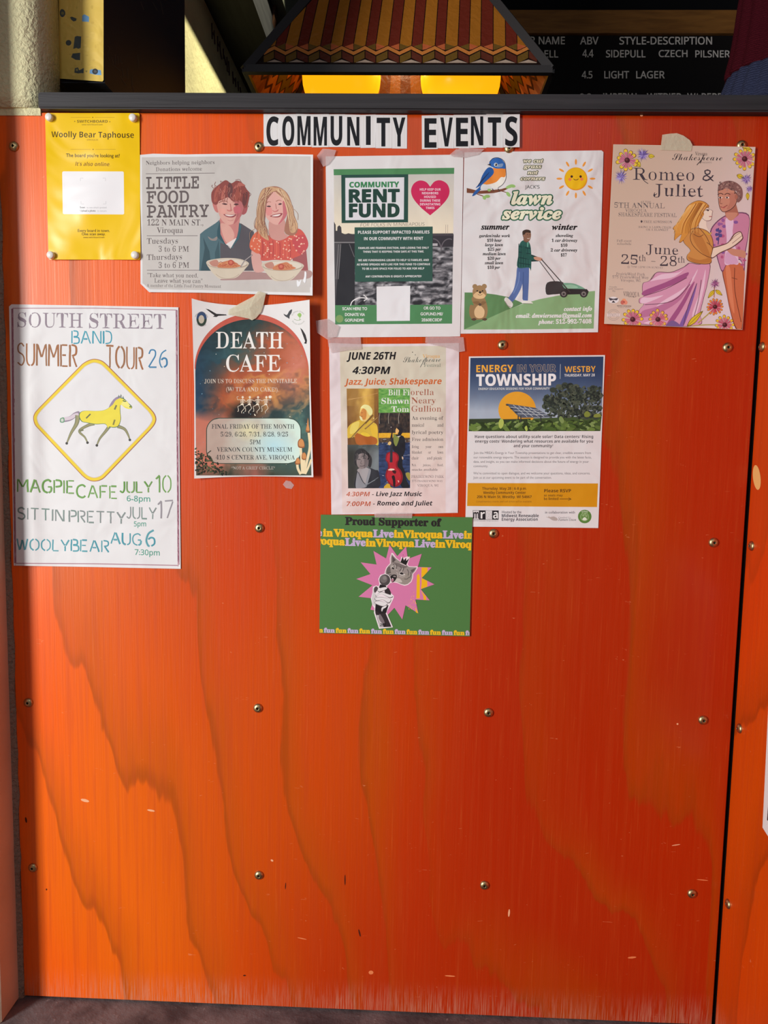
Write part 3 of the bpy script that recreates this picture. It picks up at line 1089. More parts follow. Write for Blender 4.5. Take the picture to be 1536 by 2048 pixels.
# bowls of spaghetti
for cx, cy, w, spoon in ((352, 1190, 272, 1), (1058, 1218, 270, 0)):
    sh.blob([(cx - w, cy - 10), (cx - w * 0.6, cy - 50), (cx, cy - 64), (cx + w * 0.6, cy - 50), (cx + w, cy), (cx + w * 0.85, cy + 70), (cx + w * 0.55, cy + 160), (cx + w * 0.3, cy + 196), (cx - 60, cy + 205), (cx - w * 0.45, cy + 190), (cx - w * 0.75, cy + 110)], (216, 202, 178))
    sh.poly(ell(cx, cy + 6, w * 0.97, 66, 30), (206, 192, 172)); sh.poly(ell(cx, cy + 8, w * 0.90, 56, 30), (222, 210, 190))
    sh.blob([(cx - w * 0.85, cy - 10), (cx - w * 0.5, cy - 40), (cx - w * 0.4, cy + 40), (cx - w * 0.7, cy + 40)], (196, 140, 122))
    sh.blob([(cx - 130, cy + 50), (cx - 90, cy + 0), (cx, cy - 30), (cx + 60, cy - 36), (cx + 120, cy + 10), (cx + 170, cy + 40), (cx + 60, cy + 66), (cx - 60, cy + 64)], (206, 130, 92))
    for k in range(26):
        x, y = rh.uniform(cx - 100, cx + 110), rh.uniform(cy - 4, cy + 48)
        sh.curve([(x - 26, y + 6), (x, y - 12), (x + 26, y + 4)], 6, rh.choice([(222, 154, 104), (178, 84, 66), (196, 104, 76), (230, 170, 120)]), 4, up=0 if k else 1)
    sh.circ(cx + (42 if spoon else -20), cy - (4 if spoon else -20), 38, (186, 88, 72), n=14); sh.circ(cx + (42 if spoon else -20), cy - (8 if spoon else -16), 20, (214, 120, 96), n=12)
    for a in (0.93, 0.99): sh.line(ell(cx, cy + 6, w * a, 66 * a, 26, 10, 170), 4, (190, 172, 150), up=1)
    sh.line(ell(cx, cy + 30, w * 0.72, 170, 20, 40, 140), 5, (176, 156, 136))
sh.line([(520, 1240), (570, 1160), (668, 1085)], 12, (140, 130, 128)); sh.line([(526, 1236), (575, 1160), (664, 1090)], 4, (206, 198, 192))
sh.blob([(1340, 1300), (1362, 1320), (1350, 1440), (1320, 1420), (1335, 1360)], (240, 240, 238)); sh.blob([(1240, 1410), (1270, 1430), (1295, 1400), (1280, 1470), (1245, 1490)], (240, 240, 238))
o = sh.build('flyer', M_paper)
tag(o, 'food pantry flyer with painted boy and girl behind bowls of spaghetti', 'flyer')

# ---------------------------------------------------------------- community rent fund
sh = Sheet(0.0012, (206, 205, 206))
sh.crop((630, 290, 940, 690), 1536, 1982)
sh.paper([(105, 113), (800, 104), (1470, 95), (1456, 1000), (1438, 1898), (800, 1903), (125, 1907), (116, 1000)], (208, 206, 206))
def river(u, v):
    x, y = u * 6, v * 9
    if v < 0.455:
        s = mix((186, 184, 178), (222, 212, 188), v / 0.455)
        return s
    if v < 0.56:
        if u > 0.82:
            if v < 0.47: return mix((54, 54, 60), (84, 84, 90), fbm(u * 30, v * 30))
            w = 0.5 + fbm(u * 14, v * 40, 2)
            return mix((92, 94, 98), (170, 172, 176), w * 1.1)
        return mix((44, 46, 50), (74, 74, 80), 0.5 + fbm(u * 16, v * 20, 3))
    w = 0.5 + 2.3 * fbm(u * 15 + fbm(u * 6, v * 9) * 2.0, v * 36, 5, 4)
    w = w * (0.75 if u > 0.2 else 0.6)
    if u < 0.22 and v < 0.72: w *= 0.35
    return mix((40, 41, 46), (190, 190, 194), w)
sh.raster([(186, 298), (1378, 286), (1360, 1586), (198, 1588)], 140, 160, river)
# skyline, bridge and railing of the picture
sh.poly([(188, 760), (204, 790), (206, 850), (220, 850), (222, 812), (240, 795), (260, 815), (264, 870), (300, 886), (330, 874), (392, 890), (394, 970), (190, 975)], (62, 60, 64))
sh.poly([(190, 960), (394, 960), (394, 1590), (240, 1590), (198, 1586)], (40, 41, 46))
sh.poly([(190, 975), (260, 975), (216, 1400), (204, 1586), (198, 1586)], (74, 72, 76))
for x in (222, 244): sh.line([(x + 12, 985), (x - 14, 1330)], 5, (128, 126, 128))
sh.rect(190, 960, 394, 972, (120, 118, 120)); sh.line([(340, 980), (390, 1110)], 7, (96, 94, 98))
sh.poly([(1160, 884), (1374, 886), (1370, 1010), (1160, 1010)], (52, 50, 56)); sh.rect(1160, 884, 1374, 900, (70, 66, 72))
sh.line(ell(1170, 1040, 80, 110, 12, 270, 360), 10, (96, 92, 98)); sh.line(ell(1330, 1040, 80, 110, 12, 180, 290), 10, (96, 92, 98)); sh.rect(1160, 975, 1215, 1000, (168, 166, 170))
for x in (1296, 1316): sh.line([(x, 790), (x, 884)], 2.5, (140, 120, 120))
G1, G2 = (74, 128, 84), (47, 82, 72)
sh.poly([(184, 240), (1380, 226), (1378, 286), (186, 300)], G1)
sh.poly([(198, 1588), (1360, 1582), (1358, 1770), (200, 1778)], G1)
sh.poly([(260, 296), (924, 290), (922, 766), (264, 774)], (38, 72, 64)); sh.poly([(300, 326), (884, 320), (880, 738), (302, 746)], (206, 207, 212))
sh.text('COMMUNITY', 342, 420, 832, 52, (56, 124, 80), 'sb', 0.03, y1=416)
sh.text('RENT', 340, 566, 834, 122, (32, 62, 54), 'sb', 0.036, y1=562, res=6)
sh.text('FUND', 342, 712, 832, 126, (32, 62, 54), 'sb', 0.036, y1=710, res=6)
sh.poly(spl([(1141, 414), (1185, 362), (1245, 350), (1305, 382), (1332, 440), (1326, 500), (1290, 560), (1220, 632)], 5, False) + [(1141, 697)] + spl([(1062, 632), (995, 560), (960, 500), (953, 440), (980, 382), (1036, 352), (1100, 366), (1141, 414)], 5, False), (188, 38, 84))
for i, (s, a, b) in enumerate((('HELP KEEP OUR', 1038, 1246), ('NEIGHBORS', 1060, 1222), ('HOUSED', 1082, 1198), ('DURING THESE', 1042, 1240), ('DEVASTATING', 1040, 1242), ('TIMES', 1098, 1184))):
    sh.text(s, a, 452 + 36.6 * i, b, 23, (236, 200, 210), 'sb')
sh.curve([(450, 782), (450, 808)], 1, (80, 76, 76), 1)
sh.text('FOR FOLKS IN MINNEAPOLIS', 452, 808, 1086, 34, (92, 88, 88), 's', -0.012, 0.1, y1=800)
sh.poly([(392, 816), (1166, 808), (1164, 1350), (396, 1356)], G2)
WTX = (226, 232, 228)
for s, a, y, b, h in (('PLEASE SUPPORT IMPACTED FAMILIES', 426, 880, 1134, 30), ('IN OUR COMMUNITY WITH RENT', 486, 943, 1072, 30), ('FAMILIES ARE FEARING EVICTION, AND LOSING THE ONLY', 430, 1031, 1128, 20), ('THING THAT IS KEEPING THEM SAFE AT THIS TIME.', 476, 1068, 1080, 20),
                      ('WE ARE FUNDRAISING $20,000 TO HELP 12 FAMILIES, AND', 428, 1152, 1128, 20), ("AS WORD SPREADS WE'D LIKE FOR THIS FUND TO CONTINUE", 414, 1194, 1140, 20), ('TO BE A SAFE SPACE FOR FOLKS TO ASK FOR HELP', 466, 1236, 1082, 20),
                      ('ANY CONTRIBUTION IS GREATLY APPRECIATED!', 500, 1313, 1056, 20)):
    sh.text(s, a, y, b, h, WTX, 'sb', 0.0, y1=y - 3)
sh.poly([(610, 1402), (944, 1396), (940, 1742), (612, 1746)], (214, 215, 218))
for s, a, y, b in (('SCAN HERE TO', 272, 1636, 516), ('DONATE VIA', 298, 1694, 494), ('GOFUNDME', 296, 1750, 486), ('OR GO TO', 1078, 1630, 1242), ('GOFUND.ME/', 1046, 1688, 1268), ('2E60EC0DF', 1056, 1747, 1258)):
    sh.text(s, a, y, b, 28, (222, 234, 224), 'B', 0.02)
sh.curve([(352, 1592), (370, 1550), (420, 1520), (470, 1514), (520, 1520)], 9, (226, 228, 230)); sh.line([(482, 1486), (522, 1520), (484, 1546)], 9, (226, 228, 230))
sh.circ(243, 1722, 38, (118, 150, 92))
o = sh.build('flyer', M_paper)
tag(o, 'green-banded rent fund flyer with red heart over a grey river photograph', 'flyer')

# ---------------------------------------------------------------- lawn service
sh = Sheet(0.0016, (204, 198, 202))
sh.crop((910, 290, 1210, 680), 1536, 1997)
sh.paper([(95, 74), (800, 64), (1500, 55), (1520, 72), (1494, 1000), (1464, 1918), (760, 1926), (58, 1932), (76, 1000)], (206, 200, 204))
GD, GL = (88, 124, 82), (126, 158, 114)
sh.poly([(98, 1510), (260, 1512), (420, 1532), (560, 1560), (700, 1622), (560, 1680), (330, 1780), (92, 1890)], GD)
sh.poly([(92, 1890), (330, 1780), (520, 1694), (700, 1626), (860, 1580), (1040, 1545), (1240, 1512), (1434, 1494), (1420, 1880), (700, 1888)], GL)
# sun
for k in range(12):
    a = math.radians(30 * k)
    x, y = 1238 + 170 * math.cos(a), 345 + 172 * math.sin(a)
    sh.poly(ell(x, y, 30, 11, 12, rot=30 * k), (222, 140, 56), up=0 if k else 1)
sh.circ(1238, 347, 118, (214, 138, 30), n=36); sh.circ(1236, 343, 110, (234, 168, 18), n=36)
sh.circ(1176, 353, 16, (226, 118, 66), n=14); sh.circ(1298, 350, 16, (226, 118, 66), n=14, up=0)
sh.circ(1195, 323, 13, (64, 34, 30), n=14); sh.circ(1286, 323, 13, (64, 34, 30), n=14, up=0)
sh.curve([(1214, 346), (1226, 356), (1240, 358), (1254, 354), (1264, 346)], 6, (70, 36, 30), 4)
# bluebird on a branch
sh.poly([(120, 440), (240, 470), (360, 462), (470, 452), (560, 425), (562, 436), (500, 470), (400, 492), (260, 500), (120, 490)], (112, 66, 48))
sh.curve([(220, 500), (300, 528)], 9, (112, 66, 48), 2); sh.curve([(470, 470), (540, 490)], 8, (112, 66, 48), 2)
for x, y, r, q in ((560, 425, 44, -20), (590, 420, 30, 10), (546, 505, 30, 50), (330, 526, 30, 0), (300, 540, 22, 60), (350, 460, 18, 0)): sh.poly(ell(x, y, r, 17, 12, rot=q), (142, 178, 106))
BO = (34, 48, 86)
sh.blob([(352, 170), (390, 138), (450, 134), (500, 170), (516, 250), (522, 330), (500, 390), (440, 436), (380, 444), (320, 424), (290, 400), (320, 300), (360, 230)], (226, 216, 206))
sh.blob([(380, 240), (500, 220), (520, 300), (505, 330), (470, 330), (420, 380), (330, 405), (285, 392), (330, 320), (370, 280)], (214, 126, 52))
sh.blob([(350, 200), (360, 160), (400, 136), (460, 136), (505, 180), (516, 240), (480, 240), (420, 240), (370, 220)], (44, 92, 162))
sh.blob([(440, 200), (490, 190), (480, 225), (430, 226)], (120, 142, 178))
sh.blob([(372, 230), (330, 238), (280, 310), (250, 390), (212, 440), (270, 410), (330, 360), (390, 300), (396, 260)], (36, 82, 150))
for k in range(4): sh.curve([(350 - 20 * k, 280 + 20 * k), (310 - 18 * k, 330 + 18 * k), (262 - 10 * k, 390 + 10 * k)], 6, BO, 4, up=0)
sh.blob([(240, 440), (280, 400), (300, 430), (260, 460), (210, 510), (176, 522), (200, 478)], (40, 84, 150)); sh.blob([(290, 400), (400, 440), (320, 450), (262, 450)], (206, 206, 210))
sh.poly([(366, 190), (330, 200), (364, 214)], (52, 48, 52)); sh.circ(418, 202, 19, (206, 206, 206), n=14); sh.circ(420, 202, 13, (26, 22, 26), n=14); sh.circ(416, 198, 4, (230, 230, 230), n=8)
sh.curve([(352, 175), (390, 136), (450, 132), (505, 170), (520, 250), (522, 340), (490, 402), (440, 438)], 5, (52, 46, 60), 5)
sh.curve([(380, 448), (400, 470)], 8, (70, 60, 56), 2); sh.curve([(440, 446), (456, 476)], 8, (70, 60, 56), 2)
# titles
for s, a, y, b in (('we cut', 696, 180, 908), ('grass', 698, 238, 890), ('not', 738, 300, 854), ('corners', 668, 360, 926)):
    sh.text(s, a + 5, y, b - 5, 40, (74, 80, 62), 'bi', stroke=7.5); sh.text(s, a + 5, y, b - 5, 40, (216, 206, 186), 'bi', stroke=1.2)
sh.text("JACK'S", 716, 446, 866, 34, (56, 58, 56), 's', 0.006)
for s, a, y, b, h in (('lawn', 572, 604, 1000, 128), ('service', 478, 756, 1094, 118)):
    sh.text(s, a + 8, y, b - 8, h - 6, (52, 98, 76), 'bi', stroke=19, res=6); sh.text(s, a + 8, y, b - 8, h - 6, (224, 214, 190), 'bi', stroke=6, res=6)
BK = (30, 26, 28)
sh.text('summer', 268, 866, 556, 58, BK, 'bi', 0.022); sh.text('winter', 994, 868, 1252, 58, BK, 'bi', 0.022)
for i, (s, a, b) in enumerate((('garden/rake work', 246, 564), ('$10 hour', 330, 478), ('large lawn', 308, 490), ('$25 per', 336, 468), ('medium lawn', 284, 518), ('$20 per', 334, 466), ('small lawn', 304, 492), ('$10 per', 334, 460))):
    sh.text(s, a, 944 + 46.2 * i, b, 30, BK, 'bi', 0.014)
for i, (s, a, b) in enumerate((('shoveling', 1030, 1210), ('1 car driveway', 990, 1252), ('$10', 1084, 1150), ('2 car driveway', 980, 1252), ('$17', 1084, 1144))):
    sh.text(s, a, 942 + 49.6 * i, b, 30, BK, 'bi', 0.014)
for s, a, y, b, y1 in (('contact info', 1116, 1700, 1402, 1696), ('email: dmwiersema@gmail.com', 624, 1770, 1400, 1764), ('phone: 512-992-7408', 852, 1832, 1398, 1826)):
    sh.text(s, a, y, b, 42, (228, 236, 222), 'bi', 0.02, y1=y1, up=1)
# person pushing a mower
sh.line([(866, 1190), (1020, 1396)], 8, (72, 66, 66)); 
sh.poly([(752, 1110), (860, 1150), (860, 1190), (780, 1195)], (28, 48, 46))
sh.blob([(640, 1250), (700, 1262), (700, 1370), (670, 1480), (600, 1596), (560, 1600), (540, 1580), (600, 1480), (626, 1360)], (84, 104, 156))
sh.poly([(640, 1250), (758, 1256), (756, 1400), (746, 1596), (696, 1590), (690, 1420), (660, 1380)], (78, 98, 150))
sh.line([(700, 1300), (694, 1580)], 6, (60, 78, 126)); sh.curve([(660, 1300), (650, 1400), (600, 1520)], 8, (108, 128, 176), 4)
sh.blob([(505, 1580), (530, 1560), (590, 1620), (584, 1660), (560, 1666), (520, 1620)], (206, 202, 200)); sh.curve([(512, 1600), (545, 1650), (584, 1662)], 6, (140, 132, 126), 4)
sh.blob([(692, 1600), (746, 1594), (790, 1612), (788, 1624), (692, 1622)], (210, 206, 200)); sh.line([(692, 1622), (788, 1625)], 5, (120, 112, 108))
sh.blob([(700, 976), (760, 1000), (780, 1100), (778, 1280), (755, 1256), (640, 1252), (650, 1120), (660, 1020)], (40, 84, 78))
for k in range(5): sh.line([(654 + 22 * k, 1010 + 10 * k), (648 + 26 * k, 1250)], 7, (26, 58, 58), up=0 if k else 1)
for k in range(4): sh.line([(656, 1040 + 56 * k), (776, 1060 + 56 * k)], 9, (24, 54, 54), up=0)
sh.blob([(690, 1040), (730, 1060), (730, 1110), (800, 1140), (850, 1152), (850, 1180), (760, 1172), (690, 1130)], (34, 76, 70))
sh.poly([(736, 990), (756, 1000), (748, 1050), (738, 1040)], (92, 148, 132))
sh.blob([(808, 1148), (850, 1146), (890, 1160), (894, 1180), (860, 1186), (816, 1172)], (186, 136, 116))
sh.poly([(700, 950), (746, 962), (742, 1000), (704, 985)], (120, 84, 68))
sh.blob([(696, 900), (730, 876), (772, 890), (776, 940), (756, 986), (722, 978), (700, 940)], (134, 98, 80))
sh.blob([(694, 930), (692, 884), (730, 866), (770, 876), (772, 900), (730, 896), (712, 920), (706, 950)], (58, 44, 38)); sh.circ(706, 930, 9, (140, 100, 84), ry=14, n=10)
sh.circ(742, 916, 4, (40, 28, 26), n=8); sh.circ(764, 918, 4, (40, 28, 26), n=8, up=0); sh.curve([(738, 956), (754, 960), (764, 952)], 5, (214, 196, 188), 3)
sh.line([(884, 1170), (1180, 1506)], 9, (64, 58, 58))
sh.blob([(944, 1410), (1080, 1398), (1140, 1440), (1160, 1500), (1100, 1520), (1000, 1530), (934, 1524)], (58, 52, 54), 4)
sh.blob([(1100, 1420), (1180, 1414), (1250, 1430), (1330, 1480), (1150, 1482)], (112, 156, 134)); sh.blob([(1130, 1440), (1200, 1430), (1260, 1460), (1150, 1470)], (140, 182, 158))
sh.poly([(1120, 1470), (1350, 1476), (1368, 1500), (1360, 1526), (1120, 1532)], (46, 40, 42))
for x in (1113, 1318): sh.circ(x, 1522, 40, (52, 46, 48)); sh.circ(x, 1524, 24, (120, 112, 112)); sh.circ(x, 1526, 12, (60, 54, 56))
sh.line([(1084, 1400), (1180, 1510)], 12, (64, 58, 58))
# small furry animal
sh.circ(204, 1450, 26, (146, 116, 84)); sh.circ(300, 1448, 26, (146, 116, 84))
sh.blob([(190, 1640), (170, 1570), (220, 1540), (290, 1545), (328, 1640), (332, 1720), (300, 1780), (180, 1784), (146, 1720), (156, 1640)], (140, 110, 76), 6)
sh.blob([(190, 1470), (250, 1436), (304, 1466), (324, 1530), (290, 1570), (240, 1580), (190, 1562), (180, 1510)], (150, 118, 84), 6)
sh.blob([(186, 1540), (240, 1500), (310, 1535), (290, 1570), (220, 1572)], (206, 170, 128)); sh.blob([(200, 1690), (245, 1640), (300, 1690), (290, 1760), (240, 1774), (205, 1750)], (206, 172, 132))
sh.circ(228, 1494, 8, (40, 30, 28), n=10); sh.circ(282, 1494, 8, (40, 30, 28), n=10, up=0); sh.blob([(242, 1506), (257, 1498), (272, 1506), (257, 1522)], (44, 32, 30)); sh.curve([(234, 1528), (256, 1538), (280, 1528)], 4, (70, 50, 40), 4)
sh.blob([(180, 1610), (240, 1600), (260, 1630), (240, 1640)], (124, 94, 64)); sh.blob([(320, 1610), (280, 1600), (262, 1630), (280, 1640)], (124, 94, 64)); sh.circ(256, 1634, 15, (84, 68, 58), n=10)
for x in (196, 306): sh.blob([(x - 30, 1786), (x, 1772), (x + 24, 1784), (x, 1800)], (84, 64, 50))
# the fold that once halved the sheet
o = sh.build('flyer', M_crease)
tag(o, 'lawn service flyer with bluebird, smiling sun and person pushing a mower', 'flyer')

# ---------------------------------------------------------------- romeo and juliet
def flower(sh, cx, cy, r, n, col, tip, mid, seed=0, edge=(120, 60, 40)):
    q = random.Random(seed)
    for k in range(n):
        a = 2 * math.pi * (k + q.uniform(-.15, .15)) / n
        rr = r * q.uniform(0.92, 1.08)
        ca, sa = math.cos(a), math.sin(a)
        wd = r * 1.9 / n * 1.35
        P = lambda d, s: (cx + ca * d - sa * s, cy + sa * d + ca * s)
        sh.blob([P(r * .12, 0), P(rr * .6, -wd * .62), P(rr * .92, -wd * .72), P(rr * 1.03, 0), P(rr * .92, wd * .72), P(rr * .6, wd * .62)], edge, 3, up=1)
        sh.blob([P(r * .14, 0), P(rr * .6, -wd * .52), P(rr * .9, -wd * .6), P(rr * .98, 0), P(rr * .9, wd * .6), P(rr * .6, wd * .52)], tip, 3, up=1)
        sh.blob([P(r * .14, 0), P(rr * .5, -wd * .5), P(rr * .70, -wd * .42), P(rr * .78, 0), P(rr * .70, wd * .42), P(rr * .5, wd * .5)], mix(col, (255, 220, 220), q.uniform(0, .25)), 3, up=1)
        sh.line([P(r * .15, 0), P(rr * .7, 0)], r * .035, mix(col, (80, 20, 40), .45), up=1)
    sh.circ(cx, cy, r * .25, (72, 30, 36), n=12)
    sh.circ(cx - r * .05, cy - r * .06, r * .12, (110, 60, 60), n=10)


def spiky(sh, cx, cy, r, col, seed=0, n=26):
    q = random.Random(seed)
    for k in range(n):
        a = 2 * math.pi * k / n + q.uniform(-.1, .1)
        rr = r * q.uniform(.7, 1.08)
        x, y = cx + math.cos(a) * rr, cy + math.sin(a) * rr
        w = r * .11
        sh.poly([(cx - math.sin(a) * w, cy + math.cos(a) * w), (x, y), (cx + math.sin(a) * w, cy - math.cos(a) * w)], q.choice([col, mix(col, (255, 255, 255), .3), mix(col, (40, 30, 70), .35)]), up=0 if k else 1)


def leaf(sh, x0, y0, x1, y1, w, col=(214, 186, 50)):
    dx, dy = x1 - x0, y1 - y0
    l = math.hypot(dx, dy)
    nx, ny = -dy / l * w, dx / l * w
    p = [(x0, y0), (x0 + dx * .35 + nx, y0 + dy * .35 + ny), (x0 + dx * .7 + nx * .7, y0 + dy * .7 + ny * .7), (x1, y1), (x0 + dx * .7 - nx * .7, y0 + dy * .7 - ny * .7), (x0 + dx * .35 - nx, y0 + dy * .35 - ny)]
    sh.blob(p, (116, 96, 30), 3)
    c = (x0 + dx / 2, y0 + dy / 2)
    sh.blob([(c[0] + (a[0] - c[0]) * .84, c[1] + (a[1] - c[1]) * .84) for a in p], col, 3)
    sh.line([(x0, y0), (x1, y1)], w * .16, (130, 110, 36))


sh = Sheet(0.0056, (214, 206, 202))
sh.crop((1190, 250, 1530, 680), 1536, 1943)
sh.paper([(165, 175), (800, 186), (1450, 198), (1395, 1020), (1332, 1850), (700, 1823), (82, 1797), (124, 980)], (206, 180, 158))
sh.raster([(170, 180), (1445, 203), (1328, 1844), (88, 1793)], 24, 30, lambda u, v: mix(mix((198, 168, 144), (206, 180, 160), v), mix((208, 188, 178), (220, 206, 212), v), u * u * (1.0 - .2 * v) + .45 * v * u))
sh.clipr = [sh.P(p) for p in [(168, 178), (1447, 201), (1330, 1846), (86, 1795)]]
RJ = (62, 54, 62)
sh.text('Viroqua', 905, 274, 1014, 32, (60, 52, 52), 'rb', -0.01, y1=276)
sh.text('Shakespeare', 698, 318, 1150, 62, (56, 48, 50), 'scr', -0.008, y1=322)
sh.line([(980, 296), (920, 362)], 7, (56, 48, 50)); sh.text('PRESENTS', 962, 346, 1054, 13, (130, 114, 106), 's')
sh.text('Romeo &', 342, 494, 1076, 108, RJ, 'rb', -0.016, y1=508)
sh.text('Juliet', 530, 640, 978, 108, RJ, 'rb', -0.018, y1=650)
sh.curve([(400, 440), (440, 500), (480, 530)], 6, RJ, 4); sh.curve([(560, 620), (530, 640), (540, 610)], 6, RJ, 4)
for s, a, y, b, h, o in (('AT THE', 410, 702, 506, 16, -.02), ('5TH ANNUAL', 176, 746, 630, 46, -.018), ('VIROQUA', 272, 784, 468, 28, -.02), ('SHAKESPEARE FESTIVAL', 212, 824, 738, 34, -.02), ('FREE ADMISSION', 438, 884, 696, 22, -.018),
                        ('BRING A LAWN CHAIR', 392, 930, 690, 18, -.02), ('OR A BLANKET', 462, 954, 662, 18, -.02), ('Full event', 196, 1056, 330, 22, -.02), ('schedule', 200, 1082, 328, 20, -.02)):
    sh.text(s, a, y, b, h, (104, 94, 92), 'rb', o, y1=y + (b - a) * 0.016)
sh.blob([(412, 872), (420, 860), (430, 872), (420, 884)], (70, 60, 64))
sh.text('June', 462, 1162, 752, 84, RJ, 'rb', -.018, y1=1174)
sh.text('25', 236, 1254, 384, 82, RJ, 'rb', -.018, y1=1260); sh.text('th', 396, 1230, 460, 56, RJ, 'rb', -.02)
sh.line([(508, 1232), (546, 1234)], 4, RJ)
sh.text('28', 588, 1274, 738, 86, RJ, 'rb', -.018); sh.text('th', 748, 1244, 812, 56, RJ, 'rb', -.02)
sh.text('@ 7PM | 2PM ON SUNDAY', 292, 1288, 616, 16, (120, 108, 104), 'rb', -.02, y1=1298)
for s, a, y, b, h in (('PrairieWind Park', 190, 1356, 452, 24), ('575 PrairieWind Way', 158, 1384, 484, 24), ('Viroqua, WI', 230, 1414, 412, 24)):
    sh.text(s, a, y, b, h, (112, 100, 100), 'rb', -.018, y1=y + (b - a) * .02)
for s, a, y, b in (('Proudly', 132, 1470, 198), ('with Support', 122, 1488, 256), ('By', 158, 1506, 184)): sh.text(s, a, y, b, 13, (132, 116, 112), 's')
sh.text('VIROQUA', 256, 1546, 400, 40, (96, 84, 80), 'rb', -.004, y1=1550); sh.line([(300, 1552), (372, 1554)], 3, (96, 84, 80))
sh.circ(166, 1582, 50, (224, 214, 210), ry=30)
sh.blob([(126, 1562), (166, 1570), (206, 1564), (196, 1584), (166, 1580), (138, 1586)], (76, 68, 74)); sh.poly([(150, 1606), (166, 1584), (184, 1606)], (70, 60, 62))
sh.circ(262, 1588, 20, (230, 150, 110)); sh.circ(250, 1604, 20, (196, 104, 90)); sh.circ(274, 1604, 20, (222, 138, 112)); sh.circ(262, 1600, 9, (180, 84, 74))
sh.text('WISCONSIN', 198, 1640, 326, 12, (110, 92, 88), 'sb', y1=1643); sh.text('PUBLIC RADIO', 210, 1653, 320, 9, (150, 130, 124), 's')
for r in (54, 40): sh.line(ell(168, 1716, r, r * .92, 28), 3, (160, 140, 132), closed=True)
sh.rect(108, 1702, 226, 1732, (220, 200, 190)); sh.text('TEMPLE', 116, 1730, 218, 26, (160, 142, 134), 'rb', -.01)
# the two dancers
LN = (96, 58, 74)
PK, PKl, PKd = (208, 148, 172), (226, 190, 204), (158, 84, 128)
skirt = [(850, 1246), (940, 1258), (1040, 1250), (1020, 1420), (985, 1560), (950, 1700), (925, 1815), (400, 1800), (390, 1690), (440, 1620), (400, 1610), (400, 1570), (440, 1545), (426, 1500), (432, 1430), (480, 1412), (520, 1380), (560, 1330), (680, 1330), (790, 1290)]
sh.blob(skirt, LN, 4)
sh.blob([(700 + (x - 700) * .985, 1540 + (y - 1540) * .985) for x, y in skirt], PK, 4)
for pts, c in (([(850, 1260), (760, 1330), (600, 1350), (500, 1410), (560, 1400), (720, 1370)], PKl), ([(930, 1300), (820, 1460), (600, 1600), (520, 1690), (700, 1620), (860, 1450)], PKl),
               ([(840, 1330), (640, 1420), (440, 1500), (450, 1540), (640, 1470), (800, 1400)], PKd), ([(880, 1380), (760, 1540), (560, 1640), (430, 1680), (420, 1740), (600, 1690), (780, 1570)], (184, 114, 148)),
               ([(900, 1420), (820, 1600), (700, 1790), (640, 1810), (780, 1600), (860, 1460)], PKd), ([(920, 1440), (880, 1600), (800, 1815), (760, 1815), (850, 1620), (890, 1500)], (126, 92, 156)),
               ([(1000, 1300), (980, 1500), (900, 1760), (880, 1700), (950, 1500)], PKl), ([(500, 1560), (430, 1560), (410, 1600), (460, 1610), (620, 1540)], PKl), ([(620, 1690), (520, 1760), (440, 1790), (560, 1790)], PKl)):
    sh.blob(pts, c, 4)
for pts in ([(850, 1250), (790, 1290), (680, 1332), (560, 1332), (500, 1400)], [(830, 1380), (640, 1480), (440, 1546)], [(860, 1440), (700, 1590), (450, 1625)], [(920, 1430), (840, 1640), (800, 1810)], [(960, 1400), (930, 1600), (870, 1810)]): sh.curve(pts, 5, LN, 5)
# juliet's friend: man at the page edge
sh.blob([(1160, 1260), (1330, 1260), (1350, 1330), (1335, 1800), (1330, 1850), (1270, 1840), (1220, 1680), (1180, 1480), (1150, 1340)], (120, 58, 40), 4)
sh.blob([(1166, 1262), (1340, 1264), (1345, 1500), (1326, 1830), (1276, 1830), (1226, 1680), (1186, 1480), (1158, 1340)], (196, 108, 72), 4)
sh.curve([(1262, 1290), (1264, 1500), (1320, 1780)], 6, (110, 56, 40)); sh.line([(1236, 1380), (1286, 1394)], 5, (110, 56, 40)); sh.blob([(1180, 1300), (1220, 1290), (1240, 1480), (1260, 1700), (1220, 1600)], (214, 130, 92), 4)
SH_ = (196, 130, 156)
sh.blob([(1170, 820), (1260, 790), (1390, 812), (1385, 1000), (1360, 1160), (1350, 1320), (1310, 1220), (1200, 1250), (1150, 1330), (1110, 1230), (1090, 1160), (1050, 1080), (1040, 960), (1090, 880)], (110, 66, 96), 4)
sh.blob([(1172, 830), (1260, 800), (1386, 822), (1380, 1000), (1352, 1160), (1345, 1300), (1310, 1210), (1200, 1238), (1152, 1316), (1118, 1230), (1098, 1150), (1058, 1076), (1050, 964), (1096, 888)], SH_, 4)
q = random.Random(4)
for k in range(22):
    x, y = q.uniform(1070, 1370), q.uniform(850, 1280)
    if 1190 < x < 1260 and y > 860: continue
    sh.circ(x, y, q.uniform(12, 22), q.choice([(150, 92, 150), (178, 88, 124), (132, 88, 150)]), ry=q.uniform(9, 18), n=10, up=0 if k else 1)
sh.blob([(1180, 850), (1250, 860), (1245, 1000), (1300, 1240), (1240, 1256), (1170, 1250), (1190, 1040)], (222, 190, 208), 4)
sh.blob([(1190, 1150), (1260, 1180), (1290, 1250), (1180, 1250)], (208, 164, 192), 4)
sh.curve([(1116, 930), (1120, 1000), (1112, 1080)], 8, (66, 60, 110), 4)
for x, y in ((1105, 950), (1130, 960), (1100, 990), (1134, 1000), (1108, 1030)): sh.circ(x, y, 16, (84, 74, 132), n=10)
SKN, SKD = (196, 136, 112), (168, 106, 86)
sh.poly([(1170, 760), (1270, 700), (1300, 810), (1240, 860), (1180, 830)], SKD)
sh.blob([(1180, 800), (1230, 790), (1290, 800), (1240, 862), (1200, 850)], SKN, 4)
